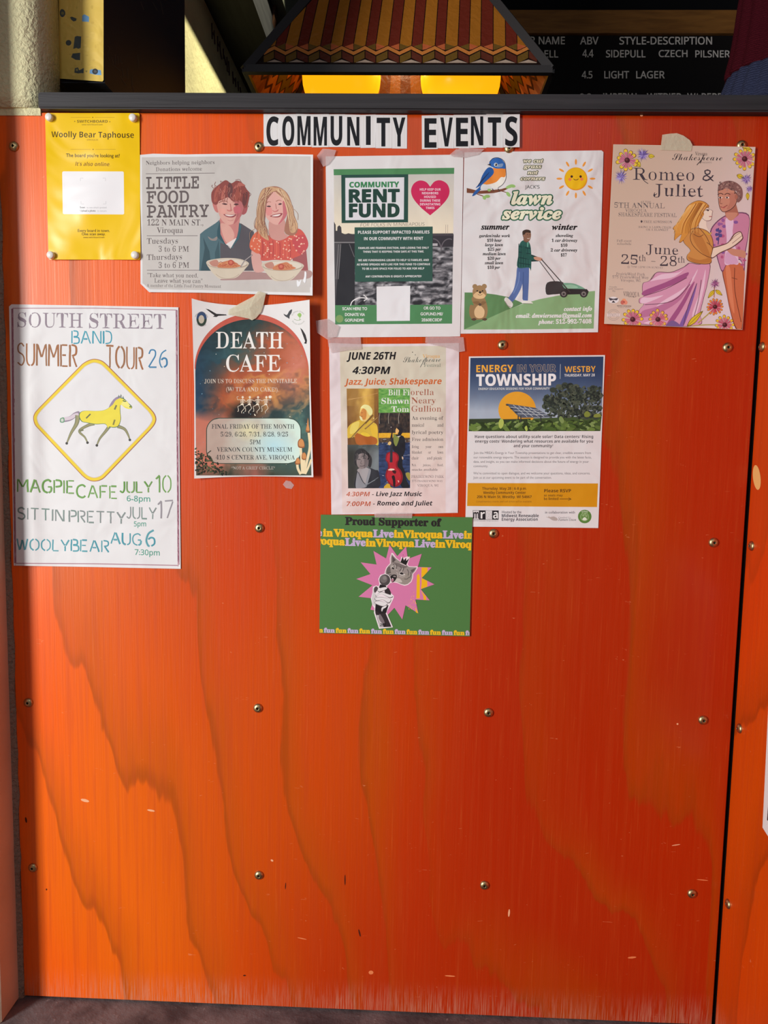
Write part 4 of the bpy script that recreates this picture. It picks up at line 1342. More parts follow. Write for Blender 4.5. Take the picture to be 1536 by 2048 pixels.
sh.blob([(1118, 570), (1200, 560), (1276, 610), (1280, 700), (1236, 760), (1170, 788), (1136, 770), (1118, 720), (1112, 640)], (92, 56, 52), 5)
sh.blob([(1122, 575), (1200, 564), (1270, 612), (1274, 698), (1232, 754), (1170, 782), (1140, 766), (1122, 716), (1118, 640)], SKN, 5)
sh.blob([(1200, 620), (1270, 620), (1270, 700), (1230, 750), (1190, 760), (1220, 690)], (184, 120, 100), 4)
HR = (128, 92, 86)
sh.blob([(1112, 590), (1120, 540), (1170, 510), (1230, 505), (1290, 530), (1330, 580), (1330, 660), (1290, 700), (1270, 650), (1280, 600), (1230, 590), (1190, 570), (1140, 590)], HR, 5)
for k in range(40):
    a = q.uniform(0, 6.28); x, y = q.uniform(1120, 1310), q.uniform(515, 585)
    if x > 1270: y += q.uniform(0, 100)
    sh.curve([(x, y), (x + 12 * math.cos(a), y + 12 * math.sin(a)), (x + 14 * math.cos(a + 1.2), y + 14 * math.sin(a + 1.2))], 6, q.choice([(88, 62, 60), (168, 132, 120), (104, 74, 70)]), 3, up=0 if k else 1)
sh.circ(1276, 650, 14, SKD, ry=22, n=12)
for x in (1134, 1196): sh.poly(ell(x, 656, 18, 8, 12), (230, 216, 206)); sh.circ(x - 3, 656, 8, (50, 34, 34), n=10); sh.curve([(x - 26, 630), (x, 618), (x + 26, 628)], 7, (84, 54, 50), 4)
sh.curve([(1140, 650), (1128, 704), (1150, 710)], 5, (130, 78, 66), 4); sh.curve([(1134, 738), (1160, 744), (1196, 724)], 6, (112, 50, 48), 4); sh.blob([(1140, 738), (1165, 742), (1190, 728), (1165, 752)], (176, 88, 84))
sh.blob([(1180, 1110), (1260, 1120), (1355, 1140), (1355, 1200), (1300, 1190), (1230, 1170)], SKN, 4)
# juliet
OR_, ORd = (200, 138, 72), (150, 92, 48)
sh.blob([(1040, 1120), (1120, 1090), (1200, 1060), (1250, 990), (1310, 960), (1336, 1000), (1330, 1040), (1240, 1110), (1130, 1160), (1060, 1206), (1036, 1180)], (96, 62, 62), 4)
sh.blob([(1046, 1124), (1124, 1098), (1204, 1066), (1254, 998), (1308, 968), (1328, 1002), (1322, 1034), (1236, 1102), (1128, 1152), (1064, 1196), (1044, 1176)], (232, 206, 182), 4)
for pts in ([(1220, 1050), (1270, 1000), (1310, 975)], [(1240, 1070), (1290, 1030), (1328, 1000)], [(1230, 1040), (1260, 990), (1296, 965)]): sh.curve(pts, 4, (130, 92, 84), 4, up=0)
sh.blob([(940, 860), (1000, 850), (1010, 920), (1050, 1000), (960, 990)], (232, 208, 188), 4)
body = [(870, 940), (940, 930), (1020, 960), (1060, 1020), (1070, 1100), (1050, 1180), (1046, 1250), (940, 1256), (840, 1226), (830, 1180), (860, 1130), (800, 1060), (800, 980)]
sh.blob(body, (96, 58, 40), 5); sh.blob([(935 + (x - 935) * .965, 1090 + (y - 1090) * .97) for x, y in body], OR_, 5)
sh.blob([(880, 960), (960, 1000), (1040, 1180), (1000, 1190), (900, 1060)], (184, 120, 60), 4); sh.blob([(840, 1190), (940, 1220), (1040, 1200), (1040, 1240), (900, 1244)], (182, 118, 58), 4)
for pts in ([(900, 940), (862, 1000), (880, 1080), (960, 1160), (1046, 1200)], [(1010, 1060), (1060, 1110), (1046, 1190)], [(890, 985), (940, 1010), (980, 990)], [(940, 930), (1000, 1000), (1040, 1080)]): sh.curve(pts, 5, (104, 62, 40), 5)
sh.curve([(985, 960), (1030, 990), (1052, 970)], 9, (206, 160, 60), 4)
face = [(960, 720), (1010, 735), (1034, 760), (1062, 775), (1060, 800), (1056, 830), (1046, 860), (1000, 866), (960, 830), (945, 770)]
sh.blob(face, LN, 4); sh.blob([(1000 + (x - 1000) * .95, 795 + (y - 795) * .95) for x, y in face], (234, 208, 188), 4)
hair = [(880, 700), (940, 682), (1000, 700), (1030, 740), (980, 735), (955, 770), (985, 800), (960, 850), (920, 920), (870, 940), (830, 1000), (790, 1050), (760, 1060), (780, 990), (740, 1020), (715, 1040), (720, 960), (704, 930), (760, 870), (800, 800), (830, 740)]
sh.blob(hair, (120, 70, 36), 5); sh.blob([(880 + (x - 880) * .975, 850 + (y - 850) * .975) for x, y in hair], (208, 142, 62), 5)
for k in range(16):
    x = 800 + 11 * k
    sh.curve([(x + 60, 700 + 3 * abs(k - 8)), (x + 10, 790), (x - 60 + 2 * k, 890), (x - 90 + 4 * k, 980)], 9, q.choice([(230, 178, 104), (150, 88, 40), (176, 112, 50), (224, 164, 84)]), 5, up=0 if k else 1, w2=3)
sh.curve([(1000, 770), (1016, 764), (1030, 770)], 6, (70, 46, 50), 3); sh.circ(1020, 772, 7, (60, 44, 54), n=8); sh.curve([(1006, 748), (1026, 744)], 5, (130, 80, 50), 1)
sh.curve([(1030, 828), (1046, 826), (1054, 830)], 6, (168, 72, 80), 3); sh.curve([(960, 790), (950, 810), (970, 826)], 4, (150, 96, 80), 3)
# flowers round the page
FP, FY = (200, 112, 132), (232, 192, 52)
leaf(sh, 480, 280, 540, 284, 20); leaf(sh, 370, 330, 410, 380, 26); spiky(sh, 432, 270, 66, (136, 112, 180), 1)
flower(sh, 290, 318, 96, 11, FP, FY, 0, 2); spiky(sh, 236, 468, 68, (136, 116, 180), 3)
leaf(sh, 1330, 200, 1420, 225, 22); flower(sh, 1352, 306, 98, 12, FP, FY, 0, 5); leaf(sh, 1280, 452, 1350, 480, 22); spiky(sh, 1368, 490, 58, (136, 108, 170), 6); spiky(sh, 1396, 580, 40, (136, 108, 170), 8); leaf(sh, 1378, 610, 1380, 680, 16)
sh.curve([(930, 1790), (1010, 1720), (1040, 1690)], 10, (176, 160, 84), 4); sh.curve([(880, 1815), (1000, 1806), (1110, 1806)], 10, (176, 160, 84), 4); sh.curve([(1080, 1460), (1076, 1560)], 9, (176, 120, 84), 2)
leaf(sh, 830, 1824, 975, 1680, 26); leaf(sh, 1080, 1490, 1020, 1565, 18); leaf(sh, 1088, 1490, 1150, 1540, 18); spiky(sh, 1084, 1432, 52, (156, 84, 128), 9)
flower(sh, 1084, 1642, 74, 14, (196, 62, 84), (226, 140, 60), 0, 11); flower(sh, 1172, 1806, 84, 12, (204, 98, 116), FY, 0, 12)
flower(sh, 340, 1756, 92, 12, (200, 104, 128), FY, 0, 13); flower(sh, 568, 1756, 88, 12, (206, 104, 126), (230, 178, 70), 0, 14); sh.blob([(650, 1800), (700, 1766), (760, 1800), (750, 1824), (650, 1818)], (120, 92, 140))
o = sh.build('flyer', M_card)
tag(o, 'tan theatre play flyer with dancing couple and painted flowers', 'flyer')

# ---------------------------------------------------------------- hand-lettered band poster
ST = {'A': (.68, [[(0, 0), (.3, 1)], [(.36, .97), (.68, 0)], [(.2, .36), (.46, .36)]]), 'B': (.5, [[(0, 0), (0, 1)], '~', [(.12, 1), (.42, .93), (.42, .6), (.14, .54)], '~', [(.14, .5), (.5, .44), (.5, .06), (.12, 0)]]),
      'C': (.62, ['~', [(.62, .85), (.4, 1), (.1, .85), (0, .5), (.1, .14), (.4, 0), (.62, .14)]]), 'D': (.6, [[(0, 0), (0, 1)], '~', [(.15, 1), (.5, .9), (.6, .5), (.5, .1), (.15, 0)]]),
      'E': (.5, [[(0, 0), (0, 1)], [(.1, .98), (.48, .98)], [(.1, .52), (.38, .52)], [(.1, .02), (.5, .02)]]), 'F': (.5, [[(0, 0), (0, 1)], [(.1, .98), (.5, .98)], [(.1, .52), (.4, .52)]]),
      'G': (.64, ['~', [(.6, .86), (.4, 1), (.1, .85), (0, .5), (.1, .14), (.36, 0)], '~', [(.44, .01), (.6, .14), (.64, .42)], [(.64, .46), (.4, .46)]]), 'I': (.06, [[(.03, 0), (.03, 1)]]),
      'J': (.36, ['~', [(.34, 1), (.34, .3), (.2, .0), (0, .14)]]), 'L': (.46, [[(0, 1), (0, .06)], [(.02, .01), (.46, .01)]]), 'M': (.74, [[(0, 0), (.02, 1)], [(.07, .96), (.35, .4)], [(.39, .4), (.67, .96)], [(.72, 1), (.74, 0)]]),
      'N': (.6, [[(0, 0), (0, 1)], [(.06, .98), (.54, .02)], [(.6, 0), (.6, 1)]]), 'O': (.7, ['~', [(.28, 1), (.06, .8), (0, .5), (.06, .2), (.28, 0)], '~', [(.42, 1), (.64, .8), (.7, .5), (.64, .2), (.42, 0)]]),
      'P': (.48, [[(0, 0), (0, 1)], '~', [(.12, 1), (.46, .94), (.48, .58), (.12, .48)]]), 'R': (.52, [[(0, 0), (0, 1)], '~', [(.14, 1), (.46, .92), (.46, .6), (.18, .5)], [(.24, .46), (.52, 0)]]),
      'S': (.52, ['~', [(.5, .86), (.3, 1), (.06, .88), (.08, .62), (.42, .46), (.52, .22), (.32, 0), (.02, .12)]]), 'T': (.6, [[(0, .99), (.6, .99)], [(.3, .93), (.3, 0)]]),
      'U': (.58, ['~', [(0, 1), (0, .3), (.1, .06), (.25, 0)], '~', [(.35, 0), (.5, .08), (.58, .3), (.58, 1)]]), 'W': (.84, [[(0, 1), (.2, 0)], [(.25, .05), (.41, .9)], [(.45, .9), (.6, 0)], [(.65, .05), (.84, 1)]]),
      'Y': (.62, [[(0, 1), (.28, .5)], [(.35, .5), (.62, 1)], [(.31, .45), (.31, 0)]]), '0': (.5, ['~', [(.2, 1), (.04, .8), (0, .5), (.04, .2), (.2, 0)], '~', [(.3, 1), (.46, .8), (.5, .5), (.46, .2), (.3, 0)]]),
      '1': (.22, [[(0, .8), (.2, 1)], [(.2, .96), (.2, 0)]]), '2': (.52, ['~', [(.02, .76), (.15, .98), (.42, .94), (.44, .66), (.2, .3), (.0, .02)], [(.04, 0), (.52, 0)]]),
      '6': (.52, ['~', [(.46, .98), (.16, .78), (.02, .36), (.12, .04), (.22, 0)], '~', [(.32, 0), (.5, .15), (.48, .44), (.3, .52), (.14, .42)]]), '7': (.5, [[(0, .98), (.5, .98)], [(.48, .92), (.14, 0)]]), ' ': (.3, [])}
qh = random.Random(2)


def hand(sh, s, x0, y0, x1, h, c1, c2, w, y1=None, fat=()):
    y1 = y0 if y1 is None else y1
    tot = sum(ST[ch][0] + .2 for ch in s) - .2
    k = (x1 - x0) / tot
    x = 0.0
    for ch in s:
        wd, st = ST[ch]
        sm_ = False
        for t in st:
            if t == '~':
                sm_ = True
                continue
            p = [(x0 + (x + a) * k, (y0 + (y1 - y0) * (x + a) / tot) - b * h) for a, b in t]
            if sm_: p = spl(p, 5, False)
            elif len(p) == 2: p = [(p[0][0] + (p[1][0] - p[0][0]) * i / 4 + qh.uniform(-1.2, 1.2), p[0][1] + (p[1][1] - p[0][1]) * i / 4) for i in range(5)]
            ww = w * 0.74 * qh.uniform(.85, 1.25)
            sh.line(p, ww, mix(c1, c2, qh.random() * .7))
            sh.line([(a - ww * .28, b) for a, b in p], ww * .3, mix(c1, c2, .85))
            sm_ = False
        x += wd + .2


sh = Sheet(0.0016, (230, 233, 240), zf=lambda x, y: 0.005 * np.exp(-((x - 60) / 22.0) ** 2) * sm((y - 612) / 200), dens=6)
sh.crop((0, 590, 380, 1150), 1390, 2048)
sh.paper([(84, 68), (700, 78), (1305, 90), (1312, 1000), (1322, 2003), (700, 1990), (100, 1979), (84, 1000), (66, 84)], (230, 233, 240))
FR, FR2 = (150, 104, 124), (178, 140, 156)
sh.line([(90, 100), (98, 1000), (112, 1962)], 15, FR); sh.line([(92, 97), (700, 96), (1290, 110)], 6, FR2); sh.line([(1292, 110), (1298, 1000), (1306, 1972)], 14, FR); sh.line([(112, 1962), (700, 1966), (1304, 1978)], 7, FR2)
for k in range(60):
    v = qh.random(); sh.line([(86 + 18 * v + qh.uniform(0, 14), 100 + 1860 * v), (86 + 18 * v + qh.uniform(0, 14), 110 + 1860 * v + 20)], 2.5, FR2, up=0 if k else 1)
    v = qh.random(); sh.line([(1284 + 14 * v + qh.uniform(0, 14), 110 + 1850 * v), (1284 + 14 * v + qh.uniform(0, 14), 140 + 1850 * v)], 2.5, (206, 170, 184), up=0)
GY = (150, 140, 156)
sh.text('SOUTH', 128, 234, 606, 106, GY, 'rb', -0.008, y1=240); sh.text('STREET', 652, 242, 1214, 108, GY, 'rb', -0.008, y1=248)
for x in (160, 232, 290, 360, 470, 560, 690, 780, 880, 960, 1060, 1180): sh.line([(x - 8, 120 + x * .01), (x + 4, 148 + x * .01)], 5, (230, 233, 240)); sh.line([(x - 4, 226 + x * .01), (x + 10, 214 + x * .01)], 5, (230, 233, 240))
TB, TB2 = (44, 146, 178), (96, 176, 196)
hand(sh, 'BAND', 526, 354, 816, 92, TB, TB2, 13, 356)
OB, OB2 = (176, 112, 70), (150, 118, 96)
hand(sh, 'SUMMER', 128, 512, 560, 160, OB, OB2, 15, 526)
hand(sh, 'TOUR', 778, 528, 1044, 160, OB, OB2, 16, 546)
hand(sh, '26', 1088, 528, 1222, 128, (44, 118, 172), (96, 150, 190), 14)
# rounded diamond
def dia(g):
    A = spl([(600 + g * .7, 505 + g * .7), (640 + g * .3, 480 + g), (690, 467 + g), (745 - g * .3, 480 + g), (785 - g * .7, 512 + g * .7)], 4, False)
    B = spl([(1100 - g * .7, 830 + g * .6), (1130 - g, 868 + g * .3), (1142 - g, 908), (1130 - g, 948 - g * .3), (1098 - g * .7, 988 - g * .6)], 4, False)
    Cc = spl([(790 - g * .7, 1310 - g * .7), (745 - g * .3, 1350 - g), (690, 1364 - g), (640 + g * .3, 1352 - g), (600 + g * .7, 1322 - g * .7)], 4, False)
    D = spl([(285 + g * .7, 985 - g * .6), (254 + g, 948 - g * .3), (243 + g, 900), (254 + g, 862 + g * .3), (288 + g * .7, 822 + g * .6)], 4, False)
    return A + B + Cc + D
sh.poly(dia(0), (176, 108, 84)); sh.poly(dia(5), (238, 214, 72)); sh.poly(dia(26), (206, 196, 196)); sh.poly(dia(30), (229, 232, 240))
# horse
GR = (74, 122, 92)
tail = [(575, 850), (540, 862), (510, 886), (470, 895), (442, 905), (440, 930), (470, 930), (520, 918), (560, 890), (585, 870)]
sh.blob(tail, (150, 138, 160), 4); sh.blob([(515 + (x - 515) * .86, 892 + (y - 892) * .7) for x, y in tail], (214, 204, 220), 4); sh.blob([(440, 904), (468, 896), (470, 930), (442, 932)], (110, 160, 130), 3); sh.blob([(446, 908), (462, 904), (464, 924), (448, 926)], (206, 214, 212), 3)
for p in ([(570, 880), (560, 940), (520, 1010), (488, 1085)], [(690, 940), (640, 955), (580, 995), (620, 1040), (640, 1080)], [(800, 960), (770, 1000), (730, 1050), (708, 1100)], [(860, 960), (910, 980), (936, 1020), (950, 1060)]):
    sh.curve(p, 40 if p[0][0] < 600 else 26, (128, 134, 108), 6, w2=9); sh.curve(p, 22 if p[0][0] < 600 else 13, (160, 158, 122), 6, w2=4); sh.circ(p[-1][0], p[-1][1], 10, (76, 76, 76), n=8)
sh.curve([(580, 995), (610, 985)], 14, (128, 134, 108), 2)
horse = [(585, 860), (620, 846), (700, 848), (760, 842), (800, 820), (824, 780), (850, 752), (880, 748), (910, 760), (940, 790), (966, 816), (956, 832), (920, 824), (884, 800), (880, 850), (884, 910), (866, 960), (830, 970), (800, 966), (790, 978), (770, 945), (700, 946), (630, 934), (596, 925), (578, 890)]
sh.blob(horse, GR, 4); sh.blob([(775 + (x - 775) * .975, 870 + (y - 870) * .955) for x, y in horse], (236, 224, 84), 4)
sh.blob([(884, 800), (920, 770), (956, 818), (950, 828), (920, 818)], (240, 236, 140), 4)
sh.blob([(796, 822), (820, 776), (850, 748), (884, 738), (880, 752), (846, 770), (826, 800)], (158, 144, 172), 4)
for x, y in ((884, 730), (868, 736), (900, 744)): sh.poly([(x - 6, y + 14), (x, y - 6), (x + 7, y + 14)], (120, 140, 130))
sh.line([(630, 902), (662, 870)], 10, (116, 120, 90)); sh.line([(838, 838), (852, 806)], 12, (126, 128, 96)); sh.line([(828, 950), (840, 912)], 12, (140, 138, 80)); sh.curve([(898, 772), (914, 778), (924, 774)], 7, (70, 100, 84), 3); sh.circ(952, 818, 6, (60, 100, 80), n=8)
GN, GN2 = (92, 154, 64), (140, 176, 120)
hand(sh, 'MAGPIE', 128, 1440, 540, 94, GN, GN2, 15, 1452); hand(sh, 'CAFE', 562, 1480, 854, 92, GN, GN2, 15, 1490); hand(sh, 'JULY', 878, 1444, 1112, 80, GN, GN2, 13); hand(sh, '10', 1142, 1444, 1250, 124, GN, GN2, 15)
GP, GP2 = (146, 146, 154), (124, 156, 150)
hand(sh, 'SITTIN', 130, 1638, 466, 84, GP, GP2, 13, 1656); hand(sh, 'PRETTY', 508, 1660, 916, 84, GP, GP2, 14, 1674); hand(sh, 'JULY', 928, 1632, 1142, 84, GP, GP2, 13, 1640); hand(sh, '17', 1156, 1636, 1266, 128, GP, (164, 160, 174), 14, 1628)
BT, BT2 = (56, 146, 170), (120, 178, 190)
hand(sh, 'WOOLY', 124, 1864, 505, 82, BT, BT2, 14, 1874); hand(sh, 'BEAR', 522, 1872, 795, 84, BT, BT2, 14, 1882); hand(sh, 'AUG', 812, 1818, 1032, 84, BT, BT2, 15, 1832); hand(sh, '6', 1068, 1836, 1132, 118, BT, BT2, 16)
TL = (76, 158, 140)
sh.text('6-8pm', 928, 1508, 1098, 40, TL, 's', .012, y1=1512); sh.text('5pm', 980, 1692, 1068, 36, TL, 's', .010); sh.text('7:30pm', 986, 1900, 1168, 40, TL, 's', .010, y1=1906)
o = sh.build('poster', M_paper)
tag(o, 'tall hand-lettered band tour poster with yellow horse in a diamond', 'poster')

# ---------------------------------------------------------------- death cafe
sh = Sheet(0.003, (224, 222, 232), zf=lambda x, y: (0.020 * np.clip((x - 505) / 125, 0, 1) ** 2 + 0.012 * np.clip((505 - x) / 125, 0, 1) ** 2) * (1.0 - 0.35 * (y - 600) / 350), dens=6)
sh.crop((370, 580, 640, 970), 1418, 2048)
sh.paper(spl([(70, 88), (200, 122), (400, 150), (620, 164), (700, 165), (850, 158), (1050, 138), (1308, 102)], 3, False) + [(1314, 600), (1318, 1000), (1332, 1500), (1348, 1966), (1000, 1958), (700, 1956), (380, 1966), (97, 1980), (98, 1500), (96, 1000), (82, 500)], (226, 222, 230))
def inarch(x, y, cx, cy, rx, ry):
    return y > cy or ((x - cx) / rx) ** 2 + ((y - cy) / ry) ** 2 < 1
def neb(u, v):
    x, y = u * 4, v * 6
    f = fbm(x + fbm(x, y, 3) * 1.5, y + fbm(y, x, 9), 1, 5)
    c = mix((40, 58, 62), (66, 104, 108), .45 + f * 1.4 - abs(u - .52) * .6)
    c = mix(c, (34, 66, 104), (.34 - u) * 2.6 * (1 - abs(v - .5) * 1.6) + f * .3)
    band = 1 - abs((v - .16) - (1.0 - u) * .52 - f * .35) / .34
    c = mix(c, (172, 88, 60), band * 1.5 * min(1, max(0, (u - .04) * 4 + f)))
    c = mix(c, (206, 142, 82), (1 - abs((v - .36) - (1 - u) * .28 - f * .5) / .13) * .9 * min(1, max(0, (u - .2) * 4 + f)))
    c = mix(c, (200, 120, 104), (1 - abs(u - .86 - f * .2) / .16) * (1 - abs(v - .3) / .28))
    c = mix(c, (104, 146, 132), (v - .55) * 1.6 * u + f * .7 if v > .5 else 0)
    c = mix(c, (34, 30, 32), (1 - math.hypot((u - .42) / .2, (v - .6) / .09)) * 1.3 + f)  if .45 < v < .72 else c
    c = mix(c, (56, 60, 50), (v - .88) * 7 + f)  if v > .86 else c
    c = mix(c, (176, 100, 92), (1 - abs(u - .52) / .14) * (v - .86) * 6) if v > .86 else c
    return mix(c, (30, 36, 40), (.12 - v) * 3)
def archp(u, v):
    y = 290 + 1658 * v
    l, r = 103 + (y - 300) * .0085, 1287 + (y - 300) * .025
    if y < 840:
        k = math.sqrt(max(0.0, 1 - ((840 - y) / 550.0) ** 2))
        l, r = 695 - (695 - l) * k, 695 + (r - 695) * k
    return (l + (r - l) * u, y)
_nb = neb
sh.raster([(100, 290), (1290, 290), (1328, 1948), (116, 1948)], 130, 170, lambda u, v: _nb((archp(u, v)[0] - 100) / 1220, v), warp=archp)
ro, ri = ell(695, 820, 594, 572, 60, 180, 360), ell(697, 846, 586, 540, 60, 180, 360)
for k in range(60):
    sh._put([sh.P(p) for p in (ro[k], ro[k + 1], ri[k + 1], ri[k])], sh.ink((196, 92, 80)), sh.L + 1)
for k in range(70):
    x, y = qh.uniform(130, 1280), qh.uniform(420, 1880)
    if inarch(x, y, 700, 840, 560, 500): sh.circ(x, y, qh.uniform(2, 6), qh.choice([(206, 214, 216), (214, 190, 170), (120, 160, 190)]), n=6, up=0 if k else 1)
WT = (236, 232, 236)
sh.text('DEATH', 324, 612, 1032, 172, WT, 'rb', -.004, y1=614, res=6); sh.text('CAFE', 432, 856, 998, 174, WT, 'rb', -.004, y1=856, res=6)
LT = (222, 208, 200)
sh.text('JOIN US TO DISCUSS THE INEVITABLE', 204, 978, 1174, 42, LT, 'rb', -.008, y1=976); sh.text('(W/ TEA AND CAKE!).', 434, 1062, 984, 42, LT, 'rb', -.008, y1=1066)
# skeletons (finer crop)
sh.crop((460, 780, 560, 840), 1536, 922)
sh.blob([(690, 340), (760, 360), (830, 330), (820, 410), (750, 460), (700, 420)], (30, 28, 30))
BN = (232, 220, 208)
for cx, la, ra in ((390, [(320, 300), (230, 296), (212, 210), (262, 200)], [(440, 310), (495, 360), (560, 300)]), (610, [(570, 300), (540, 320)], [(670, 296), (745, 342), (800, 296)]), (862, [(820, 292), (800, 300)], [(910, 292), (990, 340), (1050, 296)]), (1118, [(1060, 290), (1040, 300)], [(1180, 298), (1240, 312), (1256, 296)])):
    sh.circ(cx, 222, 34, BN, ry=36, n=14); sh.line([(cx, 250), (cx - 10, 430)], 16, BN); sh.line([(cx - 60, 296), (cx + 50, 296)], 15, BN)
    for k in range(4): sh.line([(cx - 56, 320 + 24 * k), (cx + 40, 322 + 24 * k)], 8, BN, up=0)
    sh.line([(cx - 60, 300), (cx - 62, 400)], 9, BN); sh.line([(cx + 44, 300), (cx + 34, 400)], 9, BN)
    sh.blob([(cx - 70, 440), (cx - 30, 412), (cx + 20, 420), (cx + 24, 470), (cx - 30, 460)], BN, 3)
    sh.line(la, 13, BN); sh.line(ra, 13, BN)
    sh.line([(cx - 40, 456), (cx - 150, 510), (cx - 130, 600), (cx - 130, 650), (cx - 160, 662)], 16, BN); sh.line([(cx + 10, 456), (cx + 56, 560), (cx - 40, 670), (cx - 26, 716)], 16, BN)
sh.blob([(1185, 190), (1230, 170), (1276, 190), (1280, 230), (1230, 260), (1190, 236)], BN); sh.blob([(740, 730), (780, 760), (790, 792), (756, 790)], BN, 3)
sh.crop((370, 580, 640, 970), 1418, 2048)
def rr_(x, y, x0, y0, x1, y1, r):
    dx, dy = max(x0 + r - x, 0, x - x1 + r), max(y0 + r - y, 0, y - y1 + r)
    return dx * dx + dy * dy < r * r
def rrect(x0, y0, x1, y1, r): return ell(x1 - r, y0 + r, r, r, 8, -90, 0) + ell(x1 - r, y1 - r, r, r, 8, 0, 90) + ell(x0 + r, y1 - r, r, r, 8, 90, 180) + ell(x0 + r, y0 + r, r, r, 8, 180, 270)
sh.poly(rrect(222, 1342, 1222, 1826, 136), (56, 72, 66))
def cl(u, v):
    f = fbm(u * 4, v * 2.5, 21)
    c = mix((186, 164, 158), (206, 226, 222), u * 1.2 - .1 + f * .6)
    c = mix(c, (184, 220, 236), 1.1 - math.hypot((u - .72) / .3, (v - .62) / .5) * 1.2)
    return mix(c, (222, 216, 176), .9 - math.hypot((u - .45) / .22, (v - .28) / .3))
def boxp(u, v):
    y = 1350 + 468 * v
    d = max(128 - (y - 1350), 128 - (1818 - y), 0)
    i = 128 - math.sqrt(max(0.0, 128 ** 2 - d * d))
    return (231 + i + (982 - 2 * i) * u, y)
sh.raster([(231, 1350), (1213, 1350), (1213, 1818), (231, 1818)], 70, 40, cl, warp=boxp)
DT = (54, 56, 62)
for s, a, y, b in (('FINAL FRIDAY OF THE MONTH', 280, 1456, 1148), ('5/29, 6/26, 7/31, 8/28, 9/25', 374, 1538, 1082), ('5PM', 682, 1620, 796), ('VERNON COUNTY MUSEUM', 334, 1698, 1126), ('410 S CENTER AVE, VIROQUA', 324, 1780, 1154)):
    sh.text(s, a, y, b, 46, DT, 'rb', -.006)
sh.text('*NOT A GRIEF CIRCLE*', 488, 1884, 946, 30, (190, 180, 178), 'rb', -.01)
# shrub, mushrooms, birds, badges
bush_ = []
for k in range(190):
    x, y = qh.uniform(110, 460), qh.uniform(1660, 1940)
    if y < 1650 + (x - 110) * .75 + qh.uniform(-30, 30): continue
    bush_.append((ell(x, y, qh.uniform(8, 18), qh.uniform(6, 11), 7, rot=qh.uniform(0, 180)), qh.choice([(44, 50, 38), (62, 70, 50), (84, 90, 66), (36, 40, 34)])))
sh.scatter(bush_)
sh.curve([(230, 1720), (272, 1686)], 8, (60, 60, 50), 1)
for p, w in (([(1300, 1500), (1312, 1640), (1290, 1760), (1250, 1930)], 26), ([(1215, 1650), (1222, 1760), (1232, 1930)], 24), ([(1250, 1770), (1246, 1860), (1240, 1930)], 30), ([(1180, 1800), (1184, 1870), (1216, 1935)], 26), ([(1326, 1780), (1296, 1860), (1262, 1932)], 22)): sh.curve(p, w, (232, 212, 178), 5)
for p in ([(1190, 1650), (1186, 1590), (1215, 1560), (1245, 1580), (1258, 1640), (1240, 1660)], [(1226, 1770), (1230, 1720), (1252, 1704), (1274, 1730), (1272, 1776), (1248, 1786)], [(1158, 1830), (1166, 1780), (1186, 1760), (1206, 1785), (1208, 1828)], [(1268, 1486), (1278, 1420), (1292, 1340), (1300, 1420), (1308, 1490)]):
    sh.blob(p, (150, 92, 56), 4); cx = sum(a[0] for a in p) / len(p); cy = sum(a[1] for a in p) / len(p); sh.blob([(cx + 2 + (a - cx) * .78, cy - 4 + (b - cy) * .78) for a, b in p], (204, 138, 86), 4)
BL = (48, 44, 48)
sh.poly([(216, 196), (250, 204), (330, 250), (430, 256), (440, 266), (350, 272), (330, 284), (292, 280), (310, 268), (270, 238)], BL)
sh.blob([(1036, 250), (1070, 262), (1096, 220), (1124, 204), (1118, 240), (1100, 270), (1096, 302), (1080, 292), (1050, 274)], (70, 72, 80), 4)
sh.poly([(1210, 396), (1236, 420), (1266, 470), (1282, 530), (1276, 566), (1250, 560), (1262, 540), (1240, 480)], BL)
sh.circ(174, 304, 54, (52, 68, 60), ry=78, n=24); sh.poly(ell(174, 304, 54, 78, 16, 180, 360), (54, 76, 118)); sh.circ(172, 308, 30, (196, 186, 176), ry=44)
sh.arc_text('DRIFTLESS RURAL', 172, 306, 64, 200, 350, 10, (110, 104, 110), 's'); sh.arc_text('LIFE CIRCLE', 176, 310, 74, 140, 50, 12, (120, 114, 118), 's', inside=True)
sh.arc_text('Driftless Green', 1190, 290, 62, 200, 330, 14, (150, 156, 150), 's'); sh.arc_text('Burial Alliance', 1190, 290, 76, 150, 30, 14, (150, 156, 150), 's', inside=True)
sh.blob([(1180, 260), (1206, 240), (1224, 262), (1206, 290)], (150, 190, 110)); sh.curve([(1206, 260), (1204, 320)], 5, (140, 180, 110), 2); sh.curve([(1144, 306), (1180, 318), (1220, 310)], 5, (160, 176, 150), 4)
o = sh.build('flyer', M_paper)
tag(o, 'flyer with starry nebula arch, dancing skeletons and curled corners', 'flyer')

